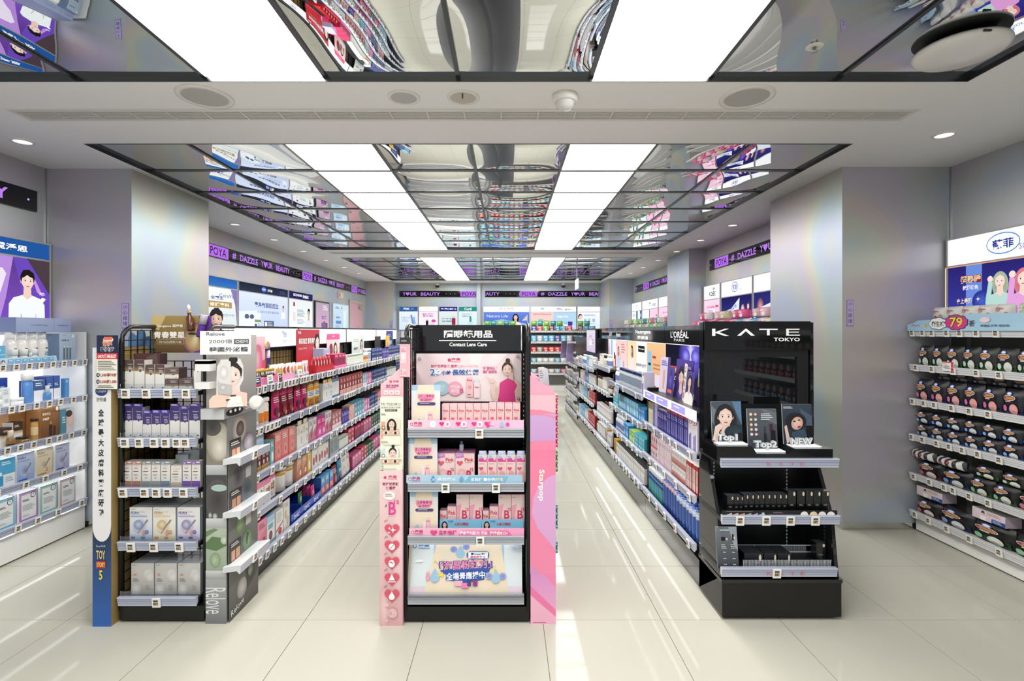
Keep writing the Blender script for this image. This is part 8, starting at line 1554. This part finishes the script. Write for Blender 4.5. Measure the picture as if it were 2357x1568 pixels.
n_('N3', 3.46, carton(.13, .20, .06, 'b07c44', [('g', 0, 0, 100, 100, 'bc8850', '9a6a38'), ('t', 'Neogence', 70, 50, 5, 40, 'f4e8d0', 90)]), 'n3c', 'carton', 'box', 'plain tan box behind the gift box', y=.15)
n_('N3', 3.46, bottle(.02, .15, 'c49a5a', '3a2418', .12, (.3, .7, 'e4cca0'), .98), 'n3d', 'cream_tube', 'tube', 'gold tube with dark foot', y=.02)
for i, (d, h_) in enumerate(((3.375, .14), (3.30, .115), (3.235, .12))): n_('N3', d, carton(.065, h_, .07, 'f0ebe2', [('r', 0, 0, 100, 40, '3a2a26'), ('g', 0, 40, 100, 62, '9a7a4a', 'f0ebe2'), ('l', 14, 14, 70, 26, 'd8c49a', 2)], top='2c201e', side='dcd4c8'), 'n3e%d' % i, 'carton', 'box', ('taller', 'lower', 'middle sized')[i] + ' white and dark brown box', y=.07)
n_('N3', 3.385, jar(.034, .045, '8a6a3a', '2a1c16', .35), 'n3f', 'cream_jar', 'jar', 'low gold jar with dark lid', y=.015)
n_('N3', 3.29, bottle(.022, .10, '8a6a40', 'e4d8c4', .45, (.0, .3, '3a281c'), .6), 'n3g', 'serum_bottle', 'bottle', 'amber serum bottle with pale dropper', y=.015)
n_('N3', 3.145, bottle(.034, .19, '9a7040', '4a2c30', .28, (.0, .5, '6a4a30'), .96), 'n3h', 'lotion_bottle', 'bottle', 'gold lotion bottle with plum cap', y=.03)
n_('N3', 3.18, carton(.06, .20, .05, '6a5040', [('g', 0, 0, 100, 100, 'e8e0d4', 'b4946a'), ('r', 0, 0, 100, 20, '2c2422')]), 'n3i', 'carton', 'box', 'white and gold box behind the lotion bottle', y=.12)
n_('N3', 3.04, carton(.115, .19, .07, '2a2044', [('g', 0, 0, 100, 100, '1f1a3a', '3a2c6a'), ('b', '潤透力', 50, 20, 10, 70, 'f4f0fa'), ('r', 20, 50, 36, 90, '5a48a0'), ('r', 46, 56, 60, 90, '7a68b8'), ('e', 76, 64, 12, 14, 'ecd0c4'), ('r', 66, 78, 88, 92, 'f0eef4')], side='5a3a9c'), 'n3j', 'gift_box', 'box', 'dark violet gift box with bottles and a face', y=.03)
n_('N3', 2.93, carton(.09, .19, .07, '241c3c', [('g', 0, 0, 100, 100, '4a3a80', '1c1630')]), 'n3k', 'carton', 'box', 'dark violet box at the picture edge', y=.03)
# fourth shelf: mask boxes leaning back in files
def masks(k, lst, dd=.018, n=4):
    for d, w_, h_, mk, key, desc in lst:
        for j in range(n):
            o = put(mk(w_, h_), (key, w_, h_), 'mask_box', 'box', desc + ('' if j == 0 else f', {ORD[j]} in file'), NL, d, YN + .02 + (dd + .004) * j, nz[k] + .0012, k)
thin = lambda f: (lambda w_, h_: f(w_, h_))
bt = lambda c1, c2, blue: (lambda w_, h_: carton(w_, h_, .018, c1, [('g', 0, 0, 100, 100, c1, c2), ('l', 14, 8, 70, 22, 'e4f2f8', 2), ('r', 20, 58, 40, 90, blue), ('r', 25, 46, 35, 58, 'e4ecf0'), ('r', 56, 50, 70, 90, 'e8eef2'), ('e', 80, 18, 10, 7, 'f0f4f6')], MG))
cy = lambda w_, h_: carton(w_, h_, .018, 'e8eef0', [('r', 0, 0, 100, 54, '58acd8'), ('l', 30, 10, 84, 24, 'e4f4fb', 2), ('r', 10, 56, 38, 92, '4a9ccc'), ('r', 18, 44, 30, 56, 'eef4f6'), ('l', 50, 64, 90, 84, 'b4c4cc', 3)], MG)
pm = lambda c1, c2: (lambda w_, h_: carton(w_, h_, .018, 'eceae6', pdrn_ops(c1, c2), MG))
def pdrn_ops(c1, c2): return [('g', 0, 0, 100, 100, mixc(c1, 'ffffff', .4), c1), ('b', 'PDRN', 28, 16, 7, 42, c2), ('r', 6, 24, 74, 28, mixc(c2, 'ffffff', .3)), ('e', 46, 60, 30, 22, mixc(c2, 'ffffff', .2), mixc(c1, 'ffffff', .3)), ('p', [(78, 38), (84, 41), (50, 70), (46, 68)], '7d8086'), ('r', 56, 72, 68, 86, 'd89890'), ('r', 8, 90, 60, 94, c2)]
masks('N4', [(3.655, .115, .185, pm('a8b0d4', '5a5a9c'), 'pmv', 'violet grey mask box with cell picture'), (3.515, .12, .185, pm('d8c49a', 'a88a3a'), 'pmg', 'gold mask box with cell picture'), (3.375, .12, .185, pm('8aa8d8', '3a5aa4'), 'pmb', 'blue mask box with cell picture'), (3.24, .125, .18, cy, 'cyanm', 'sky blue mask box with dropper bottle'), (3.10, .13, .18, bt('3f7d96', '2f6a84', '5ab0c8'), 'tealm', 'dark teal mask box with bottles'), (2.96, .12, .18, bt('2f6a84', '2a5a74', '5ab0c8'), 'tealn', 'dark teal mask box at the picture edge')])
sev = lambda col: (lambda w_, h_: carton(w_, h_, .016, 'e8ecec', [('g', 0, 0, 100, 100, mixc(col, 'ffffff', .25), col), ('r', 12, 10, 92, 92, 'eceeee'), ('e', 76, 16, 15, 10.6, '4a4c52'), ('e', 76, 16, 11.5, 8.2, 'f0f2f2'), ('t', '7', 76, 16, 9, 9, '33353a'), ('l', 18, 26, 60, 34, '4a4c50', 2), ('l', 18, 44, 84, 66, 'b0b4b4', 5), ('l', 18, 78, 60, 86, 'c4c8c8', 2)], MG))
masks('N5', [(3.70, .13, .19, sev('c8a8a8'), 's1', 'rose edged mask box with ringed numeral'), (3.545, .13, .19, sev('7dbcae'), 's2', 'green edged mask box with ringed numeral'), (3.395, .13, .19, sev('b07ac0'), 's3', 'purple edged mask box with ringed numeral'), (3.235, .13, .19, sev('5ab4d4'), 's4', 'cyan edged mask box with ringed numeral'), (3.075, .13, .19, sev('7a9ae0'), 's5', 'periwinkle edged mask box with ringed numeral'), (2.925, .13, .19, sev('9aa4a8'), 's6', 'grey edged mask box with ringed numeral')])

# ================================================================== near right wall shelves: sanitary pads
NR = Frame((XRN, 0, 0), -PI / 2)              # x = -depth, front at y = -.30
YP = -.30
unit = tag(empty('wall_shelving', NR.w(-3.80, 0, 0), NR.rz), 'grey wall shelving of black sanitary pad packs beside the right pillar', 'shelving')
L = 3.80 - 2.35
G().box(0, L, YP + .03, 0, .012, .115, 'f2f1ee', MB).build('plinth', unit)
G().box(.02, L, YP + .06, 0, 0, .012, '3a3a3a', MB).build('foot', unit)
G().box(0, L, -.012, 0, .115, 1.62, '8d8c88', MB).build('back_panel', unit)
for x in (.14, .62, 1.1): G().box(x, x + .03, -.022, -.012, .115, 1.62, 'b9b8b4', MB).build('upright', unit)
PZ = (('P1', 1.462), ('P2', 1.212), ('P3', .964), ('P4', .703), ('P5', .420), ('P6', .148))
for i, (k, z) in enumerate(PZ):
    SH[k] = (f'{ORD[i]} shelf, pad wall unit', 'from the pillar', 1)
    tg = ((.035, .13, .21, .33, .43, .55, .68), (.07, .21, .38, .55, .7), (.04, .14, .23, .37, .5, .63), (.03, .13, .25, .35, .45, .56, .7), (.05, .19, .31, .38, .5, .63), (.06, .18, .33, .5, .7))[i]
    o = shelf(unit, 0, L, YP, -.014, z, tg, 'c9c8c4', 'white', 0, 0)
    g = G()
    if i: 
        for x in (.002, .62): g.prism([(YP + .02, z - .022), (-.014, z - .022), (-.014, z - .09)], x, x + .004, 'a4a39f', MB)
        g.build('bracket', unit)
pz = dict(PZ)
w_of = lambda key: key in ('gk', 'pkp', 'bb', 'grt')
def p_(k, x, mk, key, name, cat, desc, y=.02, up=0.0, rz=0.0, rx=0.0):
    o = put(mk, key, name, cat, desc, NR, -3.80 + x, YP + y, pz[k] + .0012 + up, k, rz=rz or (R.uniform(-.05, .05) if name == 'pad_pack' and w_of(key) else 0))
    return o
# printed board along the top shelf
g = G(); z0, z1 = pz['P1'] + .006, pz['P1'] + .092
LB = L
pr = [(0, z0), (LB, z0), (LB, z1 + .012), (.62, z1 + .02), (.48, z1 + .022), (.40, z1 - .012), (.30, z1 - .004), (.2, z1 - .01), (.10, z1 - .01), (.05, z1 - .03), (0, z1 - .04)]
g.prism(pr, YP - .034, YP - .031, 'a9d0e8', MP, axis='y')
Art(g, (0, YP - .034, z0), (.86, 0, 0), (0, 0, .11), (0, -1, 0), (0, 0, 86, 11), MP, .0004).run([('r', 0, 6.5, 86, 11, 'aed4ea'), ('p', [(4, 7), (6, 6), (8, 7.4), (10, 6.2), (12, 7.4), (12, 8.2), (10, 7), (8, 8.2), (6, 6.9), (4, 7.9)], 'b48ac8'), ('e', 17, 7.4, 1.1, 1.4, 'e8b43a'), ('u', 27, 6.0, 7.2, 4.0, 7, '33343a'), ('u', 27, 6.0, 6.8, 3.6, 7, 'f6f6f4'), ('b', '衛生棉', 27, 6.2, 3.6, 10.5, '3a3a40'), ('u', 41.5, 5.4, 8.2, 4.7, 11, '3a1f4a'), ('u', 41.5, 5.4, 7.7, 4.3, 11, 'd8388c'), ('o', '79', 41.5, 5.2, 6.2, 9.5, 'f2dc4a', '3a2a30'), ('b', '折', 53, 6.2, 4, 3.8, '3f4a58'), ('e', 62, 4.2, 3.4, 1.7, 'f4dce0'), ('b', '特價品‧棉條‧組合包‧', 68.5, 7.8, 1.5, 19, '4a6a8a')])
g.build('promotion_board', unit)
SP_W = lambda base, spots, bd: pack(.115, .085, .07, base, [('e', 28, 40, 18, 18, spots), ('l', 20, 30, 76, 44, bd, 2), ('e', 76, 70, 10, 10, spots), ('e', 40, 78, 8, 8, bd)], m=MF)
for i in range(6): p_('P1', .06 + .118 * i, SP_W('eeece8', 'c9d4e4' if i < 2 else 'e0b4a4', '7a94c0' if i < 2 else 'b48a74'), 'sw%d' % (i < 2), 'tissue_pack', 'pack', 'white pad pack with ' + ('blue' if i < 2 else 'brown') + ' print', y=.035)
for i in range(5): p_('P1', .78 + .118 * i, SP_W('cfe0a8', 'e08aa0', '8ab45a'), 'sg', 'tissue_pack', 'pack', 'pale green pad pack with pink dots', y=.035)
for i in range(5): p_('P1', .125 + .12 * i, SP_W('f0eeea', 'd8a494', 'c04a54'), 'swt', 'tissue_pack', 'pack', 'white pad pack with red print, upper tier', y=.075, up=.088)
for i in range(5): p_('P1', .75 + .12 * i, SP_W('d4e4b4', 'f0f4e4', '9ac46a'), 'sgt', 'tissue_pack', 'pack', 'pale green wrapped pad pack, upper tier', y=.075, up=.088)
def padpack(w_, h_, d_, base, foot, cup, logo2='c8a24a', m=MF, cups='f0ece4', ex=5.0):
    return pack(w_, h_, d_, base, [('g', 4, 62, 96, 97, base, foot), ('e', 42, 18, 14, 8, '3a6ac8'), ('e', 42, 17, 10, 5, 'e8f0fa'), ('e', 42, 34, 32, 11, 'f0e8e8'), ('e', 42, 34, 29, 8.5, 'a83a4c'), ('r', 26, 30, 66, 38, logo2), ('l', 26, 46, 60, 54, cups, 1), ('e', 22, 74, 12, 12, cup), ('e', 66, 76, 20, 20, cups, mixc(cups, cup, .35))], m=m, ex=ex, nx=8, nz=7)
gk = padpack(.118, .150, .055, '1c1e1c', '2f6a34', 'd8ece0')
for i in range(11): p_('P2', .07 + .122 * i, gk, 'gk', 'pad_pack', 'pad pack', 'black pad pack with green foot', y=.03)
for i in range(10): p_('P2', .11 + .124 * i, gk, 'gk', 'pad_pack', 'pad pack', 'black pad pack with green foot, back row', y=.10)
pkp = padpack(.125, .155, .07, '1a1a24', '26306a', 'f07aa8', cups='f4b8a8')
for i in range(10): p_('P3', .065 + .132 * i, pkp, 'pkp', 'pad_pack', 'pad pack', 'black pad pack with pink cup print', y=.02)
for i in range(8): p_('P3', .20 + .135 * i, padpack(.125, .06, .07, '2c2a30', '3a3a44', '8a8a90', cups='6a6a74'), 'pkt', 'pad_pack', 'pad pack', 'dark flat pad pack lying on top', y=.07, up=.158)
bb = padpack(.125, .092, .07, '15161c', '1f4aa4', '9ac4f0')
for i in range(10): p_('P4', .07 + .131 * i, bb, 'bb', 'pad_pack', 'pad pack', 'black and blue pad pack, lower tier', y=.02)
for i in range(10): p_('P4', .055 + .131 * i, bb, 'bb', 'pad_pack', 'pad pack', 'black and blue pad pack, upper tier', y=.03, up=.094)
p_('P4', 1.37, pack(.11, .19, .06, '7ab8dc', [('l', 20, 20, 80, 50, 'e4f2fa', 3)]), 'lbp', 'pad_pack', 'pad pack', 'tall pale blue pad pack') if False else None
rb = padpack(.20, .115, .075, '17171a', '8a1c3a', 'e07a94')
bl_ = padpack(.21, .115, .075, '15161c', '24407c', '8ab0dc')
gr_ = padpack(.15, .115, .075, '151715', '2f6a34', '9ad0a4')
x = .02
for i, (mk, w_, key, nm) in enumerate(((rb, .20, 'rb', 'crimson'), (bl_, .21, 'bl', 'blue'), (gr_, .15, 'gr', 'green'), (gr_, .15, 'gr', 'green'), (rb, .20, 'rb', 'crimson'), (bl_, .21, 'bl', 'blue'), (gr_, .15, 'gr', 'green'))):
    p_('P5', x + w_ / 2, mk, key, 'pad_pack', 'pad pack', f'long black pad pack with {nm} glow', y=.02); x += w_ + .006
stripes = lambda w_: pack(w_, .062, .10, '3a3a40', [('p', [(10 + 24 * i, 0), (22 + 24 * i, 0), (26 + 24 * i, 100), (14 + 24 * i, 100)], 'e4e2e0') for i in range(4)] + [('e', 34, 60, 6, 16, 'c04a5c'), ('e', 60, 40, 6, 16, 'c04a5c')], m=MF)
p_('P5', .075, stripes(.20), 'strp', 'pad_bundle', 'pad pack', 'clear wrapped bundle with white stripes', y=-.012, up=.120)
p_('P5', .30, stripes(.22), 'strq', 'pad_bundle', 'pad pack', 'clear wrapped bundle sliding forward', y=-.01, up=.121)
for i in range(4): p_('P5', .56 + .17 * i, padpack(.15, .08, .075, '1b1d1b', '3a7a3a', 'd4e8d4'), 'grt', 'pad_pack', 'pad pack', 'black and green pad pack, upper tier', y=.02, up=.119)
x = .0
for i, (mk, w_, key, nm) in enumerate(((padpack(.20, .11, .08, '17171a', '7a1c3a', 'e07a94'), .20, 'rc', 'crimson'), (padpack(.24, .125, .08, '15161c', '24407c', '8ab0dc'), .24, 'bc', 'blue'), (padpack(.26, .125, .08, '151715', '2f6a34', '9ad0a4'), .26, 'gc', 'green'), (padpack(.26, .125, .08, '151715', '2f6a34', '9ad0a4'), .26, 'gc', 'green'), (padpack(.24, .125, .08, '15161c', '24407c', '8ab0dc'), .24, 'bc', 'blue'))):
    p_('P6', x + w_ / 2 + .01, mk, key, 'pad_pack', 'pad pack', f'large black pad pack with {nm} glow', y=.012); x += w_ + .008
pinkflat = lambda: carton(.22, .065, .10, 'e4d0dc', [('g', 0, 0, 100, 100, 'e8dce4', 'e0c8d4'), ('r', 60, 60, 100, 100, '2f4a8c'), ('e', 34, 30, 5, 20, '2a2224'), ('e', 34, 44, 4, 14, 'ecd0c4'), ('r', 26, 58, 44, 100, 'f6f4f4'), ('l', 46, 14, 92, 40, 'c8a47a', 2), ('l', 64, 68, 96, 92, 'c4d4f0', 2)], top='d8d4d4', side='c4b4c4')
p_('P6', .13, pinkflat(), 'pfl', 'carton', 'box', 'flat pink carton with a woman', y=.02, up=.128)
p_('P6', .58, pinkflat(), 'pfl', 'carton', 'box', 'flat pink carton with a woman', y=.02, up=.128)
put(carton(.085, .062, .003, 'f4f2ee', [('r', 80, 0, 100, 100, 'e0405c'), ('r', 0, 0, 100, 12, 'e0405c'), ('e', 14, 60, 6, 14, '5a5a5c'), ('e', 14, 60, 4, 9, 'f4f2ee'), ('b', '消費者保護', 46, 48, 12, 46, '3a3a3c'), ('b', '衛福部公告', 46, 68, 12, 46, '3a3a3c'), ('l', 6, 22, 60, 32, '8a8a88', 1)], top='fff'), 'notice', 'notice_card', 'card', 'white and red notice card hung before the green packs', NR, -3.80 + .345, YP - .032, pz['P2'] - .012, 'P2')

# the same wall shelving goes on towards the shop front; the stand's dark mirror shows it
unit = tag(empty('wall_shelving', NR.w(-2.33, 0, 0), NR.rz), 'grey pad wall shelving nearest the shop front, seen mirrored in the black stand', 'shelving')
L = 3.3
G().box(0, L, YP + .03, 0, .012, .115, 'f2f1ee', MB).build('plinth', unit)
G().box(0, L, -.012, 0, .115, 1.62, '8d8c88', MB).build('back_panel', unit)
for k, z in PZ: shelf(unit, 0, L, YP, -.014, z, (), 'c9c8c4', 'white', 0, 0)
for k, mk, key, dsc, n in (('P2', gk, 'gk', 'black pad pack with green foot', 24), ('P3', pkp, 'pkp', 'black pad pack with pink cup print', 22), ('P4', padpack(.125, .17, .07, '15161c', '1f4aa4', '9ac4f0'), 'bbt', 'tall black and blue pad pack', 22)):
    SH['F' + k] = (f'{ORD[int(k[1]) - 1]} shelf, front pad unit', 'from far end', 1)
    for i in range(n): put(mk, key, 'front_pad_pack', 'pad pack', dsc, NR, -2.33 + .08 + i * 3.2 / n, YP + .03, pz[k] + .0012, 'F' + k)

# ================================================================== right wall shelving beyond the pillar: only its top row shows
for b, (d0, d1, nm) in enumerate(((4.95, 7.55, 'nearer'), (8.70, 11.85, 'farther'))):
    fr = Frame((XR, 0, 0), -PI / 2)
    u = tag(empty('wall_shelving', fr.w(-d1, 0, 0), fr.rz), f'grey wall shelving on the right wall, {nm} stretch, topped with coloured packs', 'shelving', 'right wall shelving')
    L = d1 - d0
    G().box(0, L, -.27, 0, 0, .115, 'f0efec', MB).build('plinth', u)
    G().box(0, L, -.012, 0, .115, 1.49, '8d8c88', MB).build('back_panel', u)
    for z in (.4, .68, .95, 1.21, 1.49): shelf(u, 0, L, -.30, -.014, z, (), 'c9c8c4', 'white')
    key = 'W%d' % b; SH[key] = (f'top of the {nm} right wall unit', 'from near end', -1)
    cols = (('e24a86', 'f4a4c4', 'pink'), ('e24a86', 'f4a4c4', 'pink'), ('5aa0c4', 'cfe4f0', 'blue'), ('d8cfa0', 'f0ecd4', 'cream'), ('e8b4c4', 'f8e4ea', 'rose'), ('d8a4ac', 'f6e0e4', 'pale pink'), ('e0d4d8', 'c4608a', 'white')) if b == 0 else (('4a9ab0', 'd4ecf0', 'teal'), ('7ab45a', 'e0f0d4', 'green'), ('e88aa4', 'f8dce4', 'pink'), ('8ac47a', 'f0f6ea', 'light green'), ('dfe8d4', '7ab05a', 'white and green'))
    x = -d0 - .03; i = 0
    while x - .17 > -d1:
        a_, b_, cn = cols[(i * 3 + i // 4) % len(cols)]
        put(pack(.165, .12, .09, a_, [('l', 12, 20, 80, 44, b_, 2), ('e', 66, 66, 20, 20, b_)], m=MF, ex=7), 'wp' + a_, 'tissue_pack', 'pack', f'{cn} wrapped pack', fr, x - .085, -.28, 1.4912, key)
        if i % 3 != 1: put(pack(.165, .11, .12, cols[(i + 2) % len(cols)][0], [('l', 12, 20, 80, 44, 'f6f4f2', 2), ('e', 60, 66, 22, 20, 'f2ece8')], m=MF, ex=7), 'wq' + cols[(i + 2) % len(cols)][0], 'tissue_pack', 'pack', f'{cols[(i + 2) % len(cols)][2]} wrapped pack, upper tier', fr, x - .09, -.25, 1.4912 + .122, key)
        x -= .172; i += 1
# left wall shelving beyond the pillar, low and mostly hidden behind the left aisle
u = tag(empty('wall_shelving', FWL.w(4.95, 0, 0), PI / 2), 'white wall shelving on the left wall beyond the pillar', 'shelving')
G().box(0, 4.1, -.30, 0, 0, .15, 'f2f2f0', MB).build('plinth', u)
G().box(0, 4.1, -.012, 0, .15, 1.48, 'f4f4f2', MB).build('back_panel', u)
for z in (.22, .48, .73, .98, 1.24): shelf(u, 0, 4.1, -.32, -.014, z, (), 'f4f4f2', 'clear')

# ================================================================== back wall shelving, right half
BW = Frame((0, D_BACK - .005, 0), 0)
for b, (px0, px1) in enumerate(((1113, 1220), (1221, 1327), (1329, 1382))):
    x0, x1 = ax(px0, 12.8), ax(px1, 12.8)
    u = tag(empty('wall_shelving', (x0, D_BACK, 0)), f'grey wall shelving of pad packs on the back wall, {ORD[b]} bay from the silver mullion', 'shelving', 'back wall shelving')
    L = x1 - x0
    G().box(0, L, -.32, 0, 0, .12, 'dcdad6', MB).build('plinth', u)
    G().box(0, L, -.012, 0, .12, 1.49, '8a8986', MB).build('back_panel', u)
    BZ = (1.47, 1.20, .95, .69, .425)
    for i, z in enumerate(BZ):
        shelf(u, 0, L, -.32, -.014, z, [.1 + .3 * q for q in range(int(L / .3))] if b == 1 else (), 'b9b8b4', 'white', 0, 0)
        key = 'B%d%d' % (b, i); SH[key] = (f'{ORD[i]} shelf, {ORD[b]} back wall bay', 'from left', 1)
        if b == 2 and i: continue
        pal = (('5aa0b8', 'teal'), ('4a3a8c', 'violet'), ('8a2a3a', 'maroon'), ('e0485c', 'red'), ('2f9ab0', 'turquoise'), ('6ab44a', 'green')) if i == 0 else (('7ac0dc', 'sky blue'), ('6ab4d8', 'blue'), ('6a5aa0', 'violet'), ('c9ccd4', 'grey')) if i == 1 else (('e8604a', 'orange'), ('d8303c', 'red'), ('e04a54', 'red'), ('9aa48a', 'olive')) if i == 2 else (('dfe2e0', 'white'), ('7ab4c8', 'blue'), ('d8dcd8', 'white')) if i == 3 else (('c46a7a', 'rose'), ('a4c4cc', 'pale blue'), ('d8cfc4', 'cream'))
        x = .02; j = 0
        while x + .15 < L:
            cc, cn = pal[(j * 2 + b + j // 3) % len(pal)]
            hh = (.13, .17, .13, .12, .11)[i]
            put(pack(.14, hh, .10, cc, [('l', 14, 18, 84, 44, mixc(cc, 'ffffff', .7), 2), ('e', 50, 70, 24, 18, mixc(cc, 'ffffff', .6))], m=MF, nx=6, nz=5), ('bk', cc, hh), 'pad_pack', 'pad pack', f'{cn} pad pack', Frame((x0, D_BACK, 0)), x + .07, -.30, z + .0012, key)
            x += .147; j += 1
        if i == 0:
            for j in range(int(L / .2)):
                cc, cn = (('6ab44a', 'green'), ('3a9a94', 'teal'), ('8ac45a', 'lime'), ('2f8a8c', 'dark teal'))[j % 4]
                put(pack(.14, .12, .10, cc, [('l', 14, 18, 84, 44, mixc(cc, 'ffffff', .6), 2)], m=MF, nx=6, nz=5), ('bl', cc), 'pad_pack', 'pad pack', f'{cn} pad pack, upper tier', Frame((x0, D_BACK, 0)), .09 + .16 * j, -.27, z + .133, key)
# back wall shelving, left half: only lit posters above show, plain shelves below
u = tag(empty('wall_shelving', (ax(918, 12.8), D_BACK, 0)), 'white wall shelving under the skincare posters on the back wall', 'shelving')
L = ax(1096, 12.8) - ax(918, 12.8)
G().box(0, L, -.32, 0, 0, .15, 'f0f0ee', MB).build('plinth', u)
G().box(0, L, -.012, 0, .15, 1.48, 'f2f2f0', MB).build('back_panel', u)
for z in (.22, .48, .73, .98, 1.24): shelf(u, 0, L, -.32, -.014, z, (), 'f4f4f2', 'clear')
# paper pennant on a stick behind the lens display
pn = tag(empty('paper_pennant', (ax(1214, 3.3), 3.3, 1.49)), 'small pale paper flag on a thin stick above the lens display', 'flag')
G().tube([(0, 0, 0), (-.002, 0, .08)], .0015, 'd8d4cc', MB, 5).build('stick', pn)
g = G(); g.prism([(-.002, .045), (-.002, .08), (-.036, .042)], -.001, .001, 'd4d0c0', MP, axis='y'); g.build('flag', pn)
finish_labels()
# goods are named for what they are, boxes by what they hold
for o, desc, cat, sh, _ in ITEMS:
    st = o.name.split('.')[0]
    if st == 'carton':
        o.name = {'L': 'skincare_box', 'C': 'lens_solution_box', 'K': 'cosmetics_box', 'G': 'supplement_box', 'R': 'toiletry_box', 'N': 'skincare_box', 'P': 'hygiene_box'}.get(sh[0], 'product_box')
